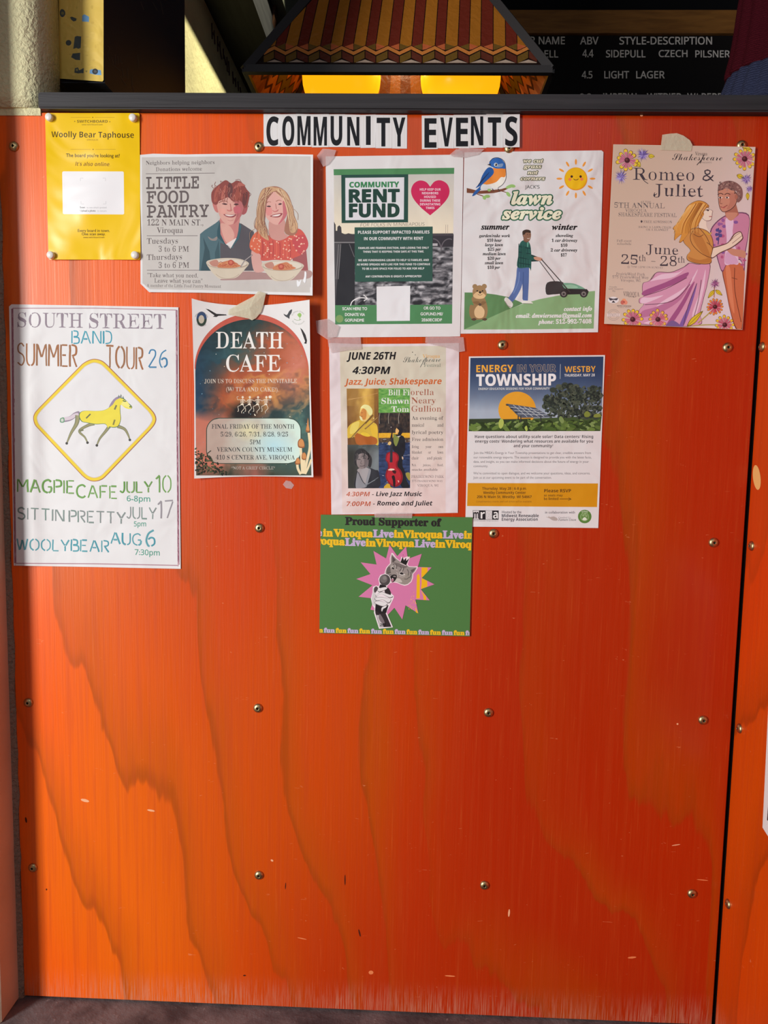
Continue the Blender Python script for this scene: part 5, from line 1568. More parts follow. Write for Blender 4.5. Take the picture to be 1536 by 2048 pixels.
# ---------------------------------------------------------------- jazz, juice, shakespeare
sh = Sheet(0.0014, (208, 204, 202))
sh.crop((640, 670, 930, 1040), 1536, 1960)
sh.paper([(96, 84), (400, 96), (1000, 92), (1473, 84), (1468, 1000), (1460, 1884), (800, 1896), (120, 1902), (108, 1000)], (212, 198, 198))
sh.raster([(210, 126), (1334, 114), (1330, 1880), (236, 1884)], 16, 24, lambda u, v: mix(mix((200, 190, 168), (196, 188, 168), u), (212, 190, 184), v * 1.5 - .3))
HB_ = (24, 22, 24)
sh.text('JUNE 26TH', 282, 262, 806, 78, HB_, 'sbi', .012, y1=258); sh.text('4:30PM', 344, 412, 746, 76, HB_, 'sbi', .012)
sh.text('Jazz, Juice, Shakespeare', 258, 528, 1288, 64, (190, 96, 48), 'sbi', .008, y1=520)
sh.text('Viroqua', 1086, 242, 1270, 38, (206, 152, 74), 'rb', -.006); sh.text('Shakespeare', 880, 292, 1278, 60, (82, 86, 80), 'scr', -.008, y1=284); sh.line([(1120, 240), (1062, 342)], 6, (82, 86, 80))
sh.text('Festival', 1100, 338, 1278, 36, (134, 138, 122), 'rb', -.006); sh.circ(980, 182, 6, (90, 84, 78), n=8); sh.circ(1010, 210, 5, (90, 84, 78), n=8)
sh.crop((690, 770, 830, 990), 1303, 2048)
def bronze(u, v):
    c = mix((150, 110, 54), (206, 164, 78), 1.1 - abs(u - .62) / .3 + fbm(u * 5, v * 9) * .6)
    c = mix(c, (104, 66, 36), (v - .45) * 1.2 + (u > .86) * .7 + fbm(u * 9, v * 4, 5) * .4)
    return mix(c, (92, 56, 34), .5 * (.3 - u) * 3 * (v > .3))
sh.raster([(30, 66), (625, 66), (625, 1110), (50, 1116)], 40, 60, bronze)
sh.raster([(625, 62), (1208, 62), (1208, 515), (625, 518)], 44, 34, lambda u, v: mix((76, 136, 62), (134, 182, 92), .45 + 1.3 * fbm(u * 7, v * 14, 2)))
def lakebg(u, v):
    if v < .27: return mix((34, 32, 34), (92, 72, 58), .35 + 1.2 * fbm(u * 12, v * 20, 8))
    if v < .33: return mix((196, 142, 36), (232, 180, 50), .5 + fbm(u * 14, v * 50, 3))
    if v < .40: return mix((52, 46, 40), (120, 92, 70), .4 + 1.4 * fbm(u * 16, v * 40, 4))
    return mix((30, 40, 66), (54, 72, 112), .5 + fbm(u * 6, v * 40, 6) * 1.4)
sh.raster([(625, 518), (1208, 515), (1212, 1920), (630, 1922)], 50, 110, lakebg)
def port(u, v):
    c = mix((52, 52, 48), (112, 118, 120), u * 1.3 - .2)
    return mix(c, (70, 78, 76), (.18 - v) * 5)
sh.raster([(46, 1114), (628, 1112), (630, 1922), (58, 1924)], 30, 40, port)
for k in range(26):
    x, y = qh.uniform(640, 1190), qh.choice([qh.uniform(1120, 1320), qh.uniform(1680, 1860), qh.uniform(1000, 1110)])
    sh.line([(x, y), (x + qh.uniform(20, 80), y + qh.uniform(-6, 6))], 7, qh.choice([(176, 184, 190), (120, 130, 150)]))
for k in range(10):
    x, y = qh.uniform(80, 560), qh.uniform(1130, 1290); sh.line([(x, y), (x + 70, y + 4)], 6, (104, 112, 108))
for x in (650, 820, 1010): sh.curve([(x, 520), (x - 14, 620), (x - 8, 720)], 8, (160, 150, 136), 4)
sh.line([(50, 280), (300, 230), (610, 150)], 7, (196, 150, 90)); sh.line([(60, 260), (350, 235)], 4, (190, 150, 90))
sh.clipr = [sh.P(p) for p in [(30, 66), (1208, 62), (1212, 1920), (58, 1924)]]
# saxophone player in the golden light
sh.blob([(44, 820), (120, 720), (280, 650), (420, 640), (520, 690), (600, 760), (616, 960), (620, 1110), (560, 1100), (420, 960), (250, 960), (100, 980), (50, 980)], (204, 170, 62), 5)
sh.blob([(120, 740), (260, 680), (240, 820), (160, 900), (90, 900)], (218, 196, 96)); sh.blob([(470, 760), (590, 780), (600, 960), (520, 960)], (216, 178, 58))
sh.blob([(190, 900), (330, 930), (480, 950), (590, 1000), (580, 1100), (400, 1110), (220, 1100)], (166, 92, 40), 5); sh.blob([(300, 920), (400, 960), (470, 950), (420, 900), (330, 880)], (226, 190, 60))
sh.blob([(276, 560), (290, 430), (350, 370), (440, 385), (500, 440), (508, 510), (470, 570), (430, 650), (370, 680), (300, 660)], (226, 190, 110), 5)
sh.blob([(284, 520), (330, 440), (390, 470), (400, 560), (380, 640), (320, 640), (286, 600)], (198, 132, 66)); sh.blob([(270, 580), (310, 600), (330, 660), (290, 650)], (232, 216, 160))
sh.blob([(290, 430), (350, 368), (450, 385), (510, 470), (500, 550), (450, 560), (400, 470), (340, 430)], (236, 218, 150))
sh.line([(300, 520), (330, 516)], 8, (110, 66, 36)); sh.curve([(290, 580), (310, 584), (330, 580)], 6, (120, 70, 40), 3)
sh.line([(110, 1000), (250, 840), (390, 700), (520, 560)], 30, (112, 84, 44)); sh.line([(130, 980), (380, 720)], 9, (206, 170, 90)); sh.line([(370, 820), (520, 690), (610, 600)], 22, (120, 90, 50)); sh.line([(380, 808), (600, 606)], 6, (200, 160, 90)); sh.circ(534, 620, 14, (214, 190, 120), n=10)
# bass player
DK = (30, 30, 36)
sh.blob([(900, 950), (960, 920), (1060, 940), (1110, 1000), (1120, 1200), (1080, 1330), (1070, 1500), (1110, 1600), (1140, 1760), (1200, 1900), (1060, 1905), (1000, 1700), (940, 1300), (880, 1160)], DK, 5)
sh.blob([(905, 900), (960, 950), (1010, 960), (990, 1060), (950, 1140), (910, 1080), (900, 990)], (120, 128, 62), 5); sh.poly([(970, 960), (1040, 944), (1000, 975)], (214, 206, 190))
sh.blob([(940, 850), (960, 800), (1000, 800), (1010, 850), (980, 900), (950, 905)], (226, 176, 106)); sh.blob([(965, 800), (1010, 780), (1060, 800), (1072, 850), (1050, 920), (1000, 940), (985, 910), (1005, 850)], (36, 34, 38))
sh.blob([(760, 1330), (780, 1270), (850, 1240), (930, 1250), (990, 1300), (1004, 1380), (980, 1440), (980, 1520), (1040, 1590), (1074, 1680), (1066, 1780), (1020, 1860), (930, 1896), (840, 1860), (780, 1780), (752, 1690), (770, 1600), (800, 1540), (790, 1450), (756, 1400)], (132, 26, 34), 6)
sh.blob([(780, 1340), (800, 1285), (850, 1260), (920, 1270), (970, 1320), (980, 1390), (950, 1440), (950, 1530), (1010, 1600), (1040, 1690), (1030, 1770), (980, 1840), (920, 1866), (850, 1830), (800, 1760), (776, 1690), (800, 1600), (826, 1540), (812, 1440), (776, 1400)], (172, 38, 48), 6)
sh.poly([(832, 1440), (846, 1100), (862, 900), (884, 900), (886, 1100), (884, 1440)], (46, 46, 54)); sh.curve([(850, 1000), (880, 860), (870, 790)], 22, (40, 32, 32), 4); sh.circ(872, 790, 32, (44, 34, 34), n=14); sh.circ(858, 786, 8, (210, 196, 190), n=8)
sh.blob([(796, 1090), (830, 1050), (860, 1070), (850, 1110), (820, 1120)], (214, 178, 110)); sh.blob([(800, 1580), (850, 1556), (920, 1566), (900, 1590), (830, 1592)], (226, 196, 176))
sh.blob([(870, 1700), (920, 1690), (940, 1800), (930, 1890), (900, 1880), (890, 1780)], (36, 22, 26)); sh.blob([(880, 1590), (950, 1600), (940, 1650), (900, 1640)], (60, 20, 26)); sh.blob([(985, 1770), (1006, 1790), (1004, 1816), (988, 1800)], (220, 170, 160)); sh.blob([(1062, 1330), (1084, 1350), (1080, 1390), (1062, 1370)], (206, 176, 150))
sh.blob([(725, 1918), (780, 1840), (830, 1850), (850, 1900), (900, 1918)], (196, 156, 50), 4); sh.blob([(1130, 1640), (1206, 1640), (1206, 1780), (1150, 1720)], (150, 140, 66), 4)
# grey portrait
sh.blob([(200, 1918), (210, 1680), (240, 1590), (330, 1560), (440, 1540), (560, 1580), (628, 1620), (628, 1918)], (40, 40, 46), 5); sh.blob([(204, 1916), (216, 1690), (250, 1600), (330, 1560), (440, 1550), (480, 1600), (430, 1800), (400, 1890), (330, 1916)], (134, 134, 138), 5)
sh.blob([(230, 1600), (300, 1700), (370, 1840), (400, 1740), (440, 1560), (340, 1540), (250, 1560)], (156, 150, 150), 4); sh.curve([(250, 1620), (320, 1780), (380, 1850)], 12, (54, 54, 58), 4)
sh.blob([(175, 1420), (180, 1280), (240, 1200), (340, 1190), (430, 1260), (490, 1340), (500, 1440), (470, 1540), (420, 1480), (400, 1350), (280, 1290), (220, 1400), (215, 1500), (180, 1470)], (48, 46, 48), 5)
sh.blob([(215, 1400), (250, 1300), (340, 1270), (420, 1320), (440, 1420), (420, 1510), (340, 1560), (270, 1550), (225, 1490)], (136, 124, 122), 5); sh.blob([(340, 1300), (420, 1330), (440, 1420), (420, 1500), (350, 1550), (360, 1440)], (110, 100, 100), 4)
for x, y in ((262, 1390), (358, 1370)): sh.curve([(x - 26, y), (x, y - 8), (x + 26, y + 2)], 12, (58, 54, 56), 3)
sh.curve([(310, 1400), (290, 1460), (320, 1466)], 9, (96, 86, 86), 4); sh.curve([(276, 1505), (320, 1512), (372, 1492)], 10, (84, 72, 74), 4)
for k in range(14): x = qh.uniform(190, 470); sh.curve([(x, 1220 + abs(x - 330) * .5), (x + 20, 1290 + abs(x - 330) * .4), (x - 6, 1340 + abs(x - 330) * .5)], 8, qh.choice([(84, 78, 78), (30, 30, 32)]), 3)
sh.line([(380, 1880), (620, 1720)], 14, (92, 96, 100)); sh.line([(420, 1840), (560, 1770)], 6, (140, 144, 148))
sh.crop((640, 670, 930, 1040), 1536, 1960)
sh.clipr = None
WH2 = (232, 232, 222)
sh.text('Bill Fi', 722, 638, 948, 60, WH2, 'rb', -.006); sh.text('Shawn', 650, 728, 944, 60, WH2, 'rb', -.006); sh.text('Tom', 756, 814, 942, 58, WH2, 'rb', -.006)
RD = (150, 84, 64)
sh.text('orella', 962, 636, 1206, 62, RD, 'rb', -.008); sh.text('Neary', 968, 724, 1226, 62, RD, 'rb', -.008); sh.text('Gullion', 970, 812, 1286, 62, RD, 'rb', -.008)
for ws, y, h in ((['An evening of'], 898, 38), (['musical', 'and'], 972, 36), (['lyrical poetry'], 1048, 36), (['Free admission'], 1122, 34), (['Bring', 'your', 'own'], 1198, 30), (['blanket', 'or', 'lawn'], 1257, 30), (['chair', 'and picnic'], 1318, 30), (['N.A.', 'juices,', 'food,'], 1390, 25), (['snacks available'], 1438, 24)):
    w = [sum(.62 if ch not in 'iljtfr.,' else .4 for ch in a) for a in ws]
    sp_ = (1306 - 972) if ws[0] not in ('snacks available', 'chair') else (275 if ws[0][0] == 's' else 322)
    gap = 0 if len(w) == 1 else (sp_ - sum(w) * h * .93) / (len(w) - 1)
    x = 972
    for a, ww in zip(ws, w):
        L_ = sp_ if len(w) == 1 else ww * h * .93
        sh.text(a, x, y, x + L_, h, (58, 52, 56), 'rb', -.008); x += L_ + gap
for s, a, y, b, h in (('PRAIRIEWIND PARK', 968, 1514, 1312, 28), ('575 PRAIRIEWIND WAY', 976, 1558, 1302, 22), ('VIROQUA, WI', 1030, 1606, 1254, 25)): sh.text(s, a, y, b, h, (118, 104, 104), 'rb', -.009)
sh.text('4:30PM', 278, 1708, 530, 46, (176, 86, 60), 'sbi', 0); sh.text('- Live Jazz Music', 552, 1706, 1082, 46, (28, 26, 30), 'sbi', .004)
sh.text('7:00PM', 280, 1812, 540, 48, (176, 86, 60), 'sbi', 0); sh.text('- Romeo and Juliet', 562, 1806, 1192, 48, (28, 26, 30), 'sbi', .004)
o = sh.build('flyer', M_crease)
tag(o, 'jazz evening flyer with a red double bass in its pictures', 'flyer')

# ---------------------------------------------------------------- energy in your township
sh = Sheet(0.0012, (222, 216, 224))
sh.crop((920, 690, 1230, 1070), 1536, 1883)
sh.paper([(88, 114), (800, 106), (1437, 100), (1400, 1000), (1370, 1814), (700, 1806), (52, 1800), (70, 1000)], (224, 218, 226))
def sky(u, v):
    c = mix((44, 62, 100), (168, 178, 200), v * v * 1.25 + (.1 - u * .25) * v)
    return c
sh.raster([(103, 128), (1422, 114), (1404, 730), (90, 735)], 30, 30, sky)
sh.poly([(90, 733), (400, 728), (620, 730), (900, 722), (1404, 700), (1390, 853), (86, 855)], (66, 84, 46))
sh.circ(566, 640, 186, (228, 160, 46), ry=178, n=44)
sh.poly([(90, 735), (200, 732), (420, 736), (620, 732), (700, 728), (700, 800), (88, 800)], (52, 64, 42))
trees_ = []
for k in range(620):
    x, y = qh.uniform(835, 1395), qh.uniform(395, 722)
    d = min(math.hypot((x - 1100) / 270, (y - 590) / 200), math.hypot((x - 1340) / 150, (y - 590) / 180))
    if d < 1: trees_.append((ell(x, y, qh.uniform(8, 20), qh.uniform(6, 14), 7, rot=qh.uniform(0, 180)) if k > 90 else ell(x, y, 34, 28, 9), qh.choice([(44, 52, 48), (58, 66, 58), (72, 80, 68), (38, 44, 42), (84, 90, 78)])))
sh.scatter(trees_)
leaves_ = []
sh.poly([(455, 580), (745, 622), (905, 716), (600, 722), (560, 690)], (94, 98, 112)); sh.poly([(475, 586), (735, 626), (880, 708), (625, 712), (580, 680)], (84, 92, 114))
for i in range(4):
    t = (i + 1) / 5.0
    sh.line([(475 + 260 * t, 586 + 40 * t), (610 + 280 * t, 712 - 4 * t)], 5, (190, 196, 206))
for i in range(1, 4):
    t = i / 4.0
    sh.line([(468 + 140 * t, 584 + 130 * t), (745 + 150 * t, 624 + 90 * t)], 5, (186, 192, 202))
for x in (576, 602, 800): sh.line([(x, 700), (x, 770)], 9, (60, 62, 64))
for x, y in ((460, 592), (504, 628), (548, 664)): sh.poly([(x - 8, y - 4), (x + 22, y), (x + 18, y + 10), (x - 2, y + 8)], (40, 44, 48))
for k in range(150):
    x, y = qh.uniform(92, 1385), qh.uniform(745, 836)
    if y < 770 and x < 500: continue
    r = 12 + (y - 740) * .32
    c = qh.choice([(74, 98, 44), (104, 128, 62), (52, 70, 34), (128, 148, 90), (92, 114, 56), (42, 56, 28)])
    a = qh.uniform(-50, 50)
    leaves_.append((ell(x, y, r * 1.3, r * .5, 8, rot=a), c))
sh.clipr = [sh.P(p) for p in [(90, 700), (1396, 690), (1390, 852), (86, 855)]]
sh.scatter(leaves_)
sh.blob([(385, 760), (405, 730), (430, 745), (432, 790), (405, 830), (385, 805)], (176, 190, 96)); sh.blob([(1000, 770), (980, 730), (1000, 705), (1030, 740), (1024, 775)], (126, 146, 88)); sh.blob([(640, 820), (660, 800), (670, 840), (655, 853)], (170, 190, 90))
sh.clipr = None
sh.blob([(1230, 680), (1260, 655), (1290, 680), (1280, 710), (1240, 712)], (126, 136, 60)); sh.blob([(1330, 690), (1380, 680), (1396, 710), (1330, 718)], (130, 138, 64))
EO = (236, 168, 62)
sh.text('ENERGY', 162, 270, 528, 70, EO, 'sb', .006, y1=266)
sh.text('IN YOUR', 568, 267, 950, 70, (176, 156, 140), 'sb', stroke=3.2, y1=264); sh.text('IN YOUR', 568, 267, 950, 70, (60, 72, 104), 'sb', y1=264)
sh.text('TOWNSHIP', 162, 404, 950, 112, (236, 234, 240), 'sb', .014, y1=398, res=6)
sh.text('ENERGY EDUCATION SESSIONS FOR YOUR COMMUNITY', 184, 446, 888, 22, (220, 222, 230), 'sb', -.004, y1=442)
sh.line([(995, 190), (992, 336)], 3.5, (206, 210, 220)); sh.text('WESTBY', 1038, 270, 1344, 58, EO, 'sb', -.004, y1=266); sh.text('THURSDAY, MAY 28', 1034, 314, 1336, 26, (228, 228, 236), 'sb', -.006, y1=310)
EK = (56, 50, 58)
for s, a, y, b in (('Have questions about utility-scale solar? Data centers? Rising', 148, 922, 1320), ('energy costs? Wondering what resources are available for you', 150, 968, 1318), ('and your community?', 532, 1013, 922)): sh.text(s, a, y, b, 29, EK, 'sb', -.004)
for s, a, y, b in (("Join the MREA's Energy in Your Township presentations to get clear, credible answers from", 136, 1080, 1298), ('our renewable energy experts. The session is designed to provide you with the latest facts,', 134, 1124, 1302), ('data, and insight, so you can make informed decisions about the future of energy in your', 134, 1167, 1276), ('community.', 134, 1211, 278),
                   ("We're committed to open dialogue, and we welcome your questions, ideas, and concerns.", 132, 1282, 1290), ('Join us at our upcoming event to be part of the conversation.', 132, 1325, 908)): sh.text(s, a, y, b, 23, (112, 106, 114), 'B')
sh.poly([(76, 1368), (1368, 1372), (1358, 1606), (70, 1596)], (212, 144, 18))
BR = (84, 54, 22)
for s, a, y, b in (('Thursday, May 28 | 6-8 p.m.', 220, 1435, 660), ('Westby Community Center', 230, 1476, 652), ('206 N Main St, Westby, WI 54667', 168, 1517, 710)): sh.text(s, a, y, b, 26, BR, 'sb', -.002)
sh.text('Complimentary snacks and soft drinks will be available.', 160, 1560, 712, 17, (136, 90, 24), 'si')
sh.text('Please RSVP', 834, 1460, 1100, 32, BR, 'sb', 0); sh.text('as seats may', 832, 1500, 1018, 24, (104, 70, 26), 'B', .006); sh.text('be limited', 832, 1535, 974, 26, (104, 70, 26), 'B', .006)
sh.line([(988, 1526), (1098, 1526)], 5, BR); sh.line([(1074, 1514), (1102, 1527), (1072, 1540)], 5, BR)
MB_ = (36, 32, 38)
sh.poly([(126, 1638), (384, 1640), (382, 1732), (128, 1732)], MB_); sh.poly([(130, 1642), (188, 1642), (188, 1728), (132, 1728)], (220, 214, 222)); sh.poly([(254, 1642), (318, 1642), (318, 1728), (254, 1728)], (220, 214, 222))
sh.text('m', 132, 1720, 186, 84, MB_, 'sb'); sh.text('r', 204, 1720, 246, 84, (230, 226, 232), 'sb'); sh.text('e', 264, 1720, 312, 84, (120, 116, 122), 'sb', stroke=2); sh.text('e', 264, 1720, 312, 84, (220, 214, 222), 'sb'); sh.text('a', 328, 1720, 376, 84, (230, 226, 232), 'sb')
sh.text('midwest renewable energy association', 128, 1746, 380, 9, (110, 104, 112), 'B')
sh.text('Hosted by the', 416, 1668, 608, 26, (90, 84, 96), 'B', .008); sh.text('Midwest Renewable', 414, 1706, 780, 30, (60, 54, 68), 'sb'); sh.text('Energy Association', 414, 1742, 770, 30, (60, 54, 68), 'sb')
sh.text('in collaboration with', 844, 1670, 1138, 25, (106, 100, 112), 'B', .006)
sh.blob([(850, 1704), (890, 1706), (930, 1700), (965, 1720), (962, 1740), (920, 1738), (884, 1716)], (182, 170, 170), 4); sh.poly([(876, 1706), (880, 1692), (888, 1706)], (190, 180, 180))
sh.text('Crawford Co.', 976, 1718, 1100, 16, (140, 132, 140), 'i', .004); sh.text('Farmers Union', 974, 1742, 1150, 22, (110, 104, 112), 'i', .004)
sh.circ(1236, 1700, 67, (92, 132, 66), n=36); sh.circ(1235, 1702, 42, (176, 200, 156), n=28); sh.circ(1235, 1702, 38, (104, 142, 76), n=28)
sh.arc_text('STAGS', 1236, 1700, 46, 235, 305, 13, (222, 232, 212), 'sb'); sh.blob([(1212, 1728), (1235, 1706), (1258, 1728), (1235, 1738)], (222, 228, 216))
for x, y in ((1222, 1688), (1240, 1676), (1252, 1694)): sh.circ(x, y, 9, (196, 214, 176), n=9); sh.circ(x, y, 6, (104, 142, 76), n=9)
o = sh.build('flyer', M_paper)
tag(o, 'energy session flyer with solar panels before an orange sun', 'flyer')

# ---------------------------------------------------------------- green supporter card
sh = Sheet(0.0032, (222, 216, 214))
sh.crop((620, 1020, 960, 1290), 1536, 1220)
CG = (78, 122, 64)
sh.paper([(97, 42), (1468, 66), (1443, 1142), (85, 1112)], CG, 0.0012)
CY, CP, CK = (240, 186, 30), (196, 172, 204), (38, 34, 32)
sh.text('Proud Supporter of', 320, 132, 1186, 66, CK, 'rb', stroke=3.6, y1=146, res=5)
sh.clipr = [sh.P(p) for p in [(97, 42), (1463, 66), (1440, 1142), (86, 1112)]]
def word(s, a, b, y0, y1, c, h=64, st=4.0):
    sh.text(s, a, y0, b, h, c, 'rb', stroke=st, y1=y1, res=4)
word('e', 58, 106, 234, 235, CP); word('in', 120, 204, 236, 238, CY); word('Viroqua', 216, 566, 238, 244, CY); word('Live', 572, 754, 244, 247, CP); word('in', 760, 846, 247, 249, CY); word('Viroqua', 846, 1196, 249, 253, CY); word('Live', 1202, 1384, 253, 256, CP); word('in', 1392, 1476, 256, 257, CY)
word('r', 70, 104, 308, 309, CY); word('oqua', 104, 312, 309, 318, CY); word('Live', 320, 500, 320, 324, CP); word('in', 506, 592, 326, 328, CY); word('Viroqua', 594, 940, 328, 332, CY); word('Live', 948, 1130, 334, 336, CP); word('in', 1134, 1222, 337, 338, CY); word('Viroqua', 1224, 1560, 338, 344, CY)
for i in range(14):
    a = 20 + 106.6 * i
    y = 1104 + 2.1 * i
    word('fun', a, a + 96, y, y + 2, CY if i % 2 == 0 else CP, 40, 2.2)
sh.clipr = None
sh.crop((740, 1070, 880, 1270), 1434, 2048)
PKs = (212, 120, 162)
sh.poly([(-190, 560), (135, 605), (70, 325), (330, 480), (400, 200), (560, 430), (740, 235), (775, 490), (1060, 385), (980, 655), (1262, 665), (1062, 880), (1320, 1010), (1042, 1110), (1222, 1338), (930, 1320), (990, 1605), (728, 1440), (662, 1730), (500, 1490), (360, 1640), (200, 1560), (10, 1530), (80, 1300), (-235, 1265), (50, 1030), (-280, 900), (10, 800)], PKs)
YB = (238, 178, 20)
sh.poly([(1056, 664), (1180, 666), (1180, 752), (1062, 878), (1050, 860)], YB); sh.poly([(1056, 882), (1174, 940), (1174, 1056), (1044, 1106), (1056, 1000)], YB); sh.poly([(1042, 1130), (1150, 1262), (1150, 1334), (1100, 1330), (1090, 1240)], YB)
sh.poly([(960, 830), (1000, 790), (1022, 860), (1020, 1300), (950, 1300), (955, 1050)], YB)
for k in range(60):
    x, y = qh.uniform(790, 960), qh.uniform(1130, 1530)
    if (x - 790) * 2.2 + (y - 1130) > 260 and x < 925 + (y - 1300) * .2: sh.circ(x, y, qh.uniform(5, 11), (238, 176, 90), n=6)
sh.poly([(930, 1480), (955, 1530), (990, 1605), (940, 1585)], YB)
# cat
cat = [(440, 365), (470, 372), (540, 470), (620, 535), (640, 440), (680, 470), (760, 440), (820, 450), (770, 600), (800, 640), (900, 645), (970, 640), (978, 670), (940, 740), (885, 800), (880, 880), (850, 960), (780, 1020), (710, 1040), (640, 1020), (560, 985), (480, 970), (420, 985), (380, 960), (310, 830), (300, 760), (330, 670), (380, 610), (410, 580), (405, 480)]
sh.poly(cat, (236, 214, 216))
g1, g2, g3 = (150, 138, 132), (118, 106, 102), (186, 172, 164)
sh.poly([(446, 392), (540, 490), (640, 560), (760, 620), (800, 655), (960, 662), (925, 735), (868, 800), (862, 880), (836, 950), (770, 1004), (710, 1020), (640, 1004), (560, 968), (480, 945), (420, 900), (330, 820), (318, 760), (345, 680), (390, 620), (426, 590), (424, 480)], g1)
sh.poly([(450, 420), (530, 510), (480, 560), (440, 560)], (88, 78, 76)); sh.poly([(830, 720), (940, 672), (900, 740), (860, 780)], (98, 88, 86)); sh.poly([(430, 470), (450, 410), (456, 540), (436, 575)], (150, 138, 132))
sh.blob([(640, 820), (800, 780), (850, 860), (800, 970), (710, 1010), (640, 960)], (150, 138, 128)); sh.blob([(500, 900), (600, 890), (660, 960), (600, 970), (520, 950)], (196, 184, 174)); sh.blob([(480, 560), (620, 590), (760, 640), (700, 680), (560, 640)], g2); sh.blob([(340, 700), (400, 640), (420, 760), (350, 800)], (106, 96, 92))
for p in ([(470, 590), (500, 640), (500, 690)], [(540, 600), (550, 650), (530, 700)], [(620, 640), (640, 690), (600, 740)], [(690, 660), (680, 720), (640, 750)], [(760, 700), (790, 760), (780, 830)], [(830, 760), (840, 820), (810, 880)], [(700, 900), (760, 900), (800, 860)], [(350, 760), (400, 780), (430, 760)], [(360, 800), (400, 820), (440, 800)]): sh.curve(p, 12, (78, 70, 68), 4)
for p in ([(520, 620), (510, 680), (560, 720)], [(660, 680), (650, 740), (600, 780)], [(430, 640), (460, 620), (500, 630)], [(600, 840), (660, 860), (720, 840)], [(540, 760), (570, 800), (560, 860)]): sh.curve(p, 10, (190, 178, 170), 4)
sh.blob([(425, 670), (460, 640), (505, 690), (500, 710), (460, 700)], (204, 194, 184)); sh.blob([(440, 672), (470, 660), (500, 692), (490, 706), (456, 694)], (40, 34, 34))
sh.blob([(596, 800), (640, 756), (710, 800), (720, 820), (650, 830)], (206, 196, 188)); sh.blob([(608, 785), (645, 762), (690, 792), (670, 810), (630, 806)], (40, 34, 34))
sh.blob([(420, 850), (470, 812), (540, 820), (545, 880), (500, 950), (450, 970), (430, 930)], (34, 28, 28)); sh.blob([(470, 840), (520, 836), (530, 860), (490, 856)], (150, 138, 134)); sh.blob([(440, 900), (470, 890), (490, 920), (470, 950), (440, 960)], (176, 110, 130)); sh.poly([(455, 880), (466, 915), (474, 884)], (226, 220, 214))
sh.poly([(624, 556), (668, 448), (694, 520), (738, 464), (742, 530), (806, 474), (740, 620)], (30, 26, 26)); sh.line([(618, 578), (736, 628)], 10, (236, 214, 216)); sh.circ(678, 410, 7, (60, 50, 50), n=7); sh.circ(812, 448, 12, (200, 190, 120), n=7)
# hand with microphone: white cut-out edge, arm, hand, microphone
cut = [(185, 1920), (80, 1590), (90, 1500), (50, 1440), (18, 1300), (50, 1180), (60, 1060), (130, 1035), (180, 1050), (190, 1000), (172, 900), (210, 820), (300, 790), (380, 815), (430, 900), (415, 985), (350, 1050), (360, 1090), (440, 1200), (490, 1250), (485, 1290), (400, 1470), (340, 1580), (470, 1890)]
sh.poly(cut, (236, 222, 224))
sh.poly([(202, 1890), (110, 1600), (104, 1540), (330, 1560), (320, 1600), (440, 1880)], (50, 40, 42)); sh.poly([(130, 1640), (210, 1640), (240, 1760), (280, 1880), (206, 1885)], (196, 186, 186)); sh.blob([(200, 1620), (260, 1700), (300, 1800), (240, 1800), (180, 1700)], (120, 108, 110))
sh.circ(303, 922, 112, (78, 70, 70), ry=116, n=30); sh.circ(280, 900, 76, (112, 104, 102), ry=80, n=24); sh.circ(300, 880, 40, (134, 126, 122), n=16)
sh.poly([(206, 1010), (330, 1040), (340, 1110), (180, 1080)], (30, 26, 28)); sh.poly([(116, 1400), (380, 1440), (330, 1600), (210, 1610), (104, 1540)], (34, 28, 30)); sh.blob([(300, 1130), (370, 1080), (430, 1190), (400, 1240), (320, 1200)], (46, 38, 40))
SKh = (226, 220, 218)
sh.blob([(40, 1300), (60, 1180), (80, 1080), (130, 1050), (160, 1100), (110, 1200), (140, 1260), (110, 1440), (60, 1420)], (206, 200, 198)); sh.blob([(84, 1090), (130, 1052), (165, 1100), (110, 1180), (84, 1160)], (80, 70, 70))
for p in ([(160, 1130), (230, 1080), (330, 1065), (350, 1100), (260, 1150), (180, 1170)], [(110, 1240), (180, 1190), (240, 1160), (340, 1200), (440, 1240), (470, 1270), (400, 1290), (260, 1220), (180, 1230), (130, 1260)], [(90, 1300), (180, 1270), (300, 1280), (420, 1310), (430, 1350), (380, 1400), (260, 1330), (140, 1350)], [(90, 1380), (160, 1345), (280, 1370), (360, 1400), (340, 1440), (260, 1470), (130, 1420)], [(230, 1560), (240, 1490), (300, 1450), (350, 1440), (320, 1490), (270, 1520), (250, 1575)]):
    sh.blob(p, (96, 86, 86), 4); cx = sum(a[0] for a in p) / len(p); cy = sum(a[1] for a in p) / len(p); sh.blob([(cx + (a - cx) * .95, cy - 4 + (b - cy) * .82) for a, b in p], SKh, 4)
sh.text('202', 206, 1864, 330, 54, (24, 20, 22), 'sb', .01)
o = sh.build('supporter_card', M_card)
tag(o, 'green supporter card with a singing cat and hand-held microphone', 'card')
# ================================================================== tape
def tape_mat(name, col, a, rough=0.35):
    m = mat(name, col, rough, 0.5)
    m.node_tree.nodes['Principled BSDF'].inputs['Alpha'].default_value = a
    t = NT(m)
    t.bump(t.noise((1, 1, 1), 120, 2), 0.3, 0.004)
    return m


M_clear = tape_mat('clear_tape', (228, 208, 206), 0.34, 0.3)
M_mask = tape_mat('masking_tape', (226, 218, 190), 0.66, 0.6)


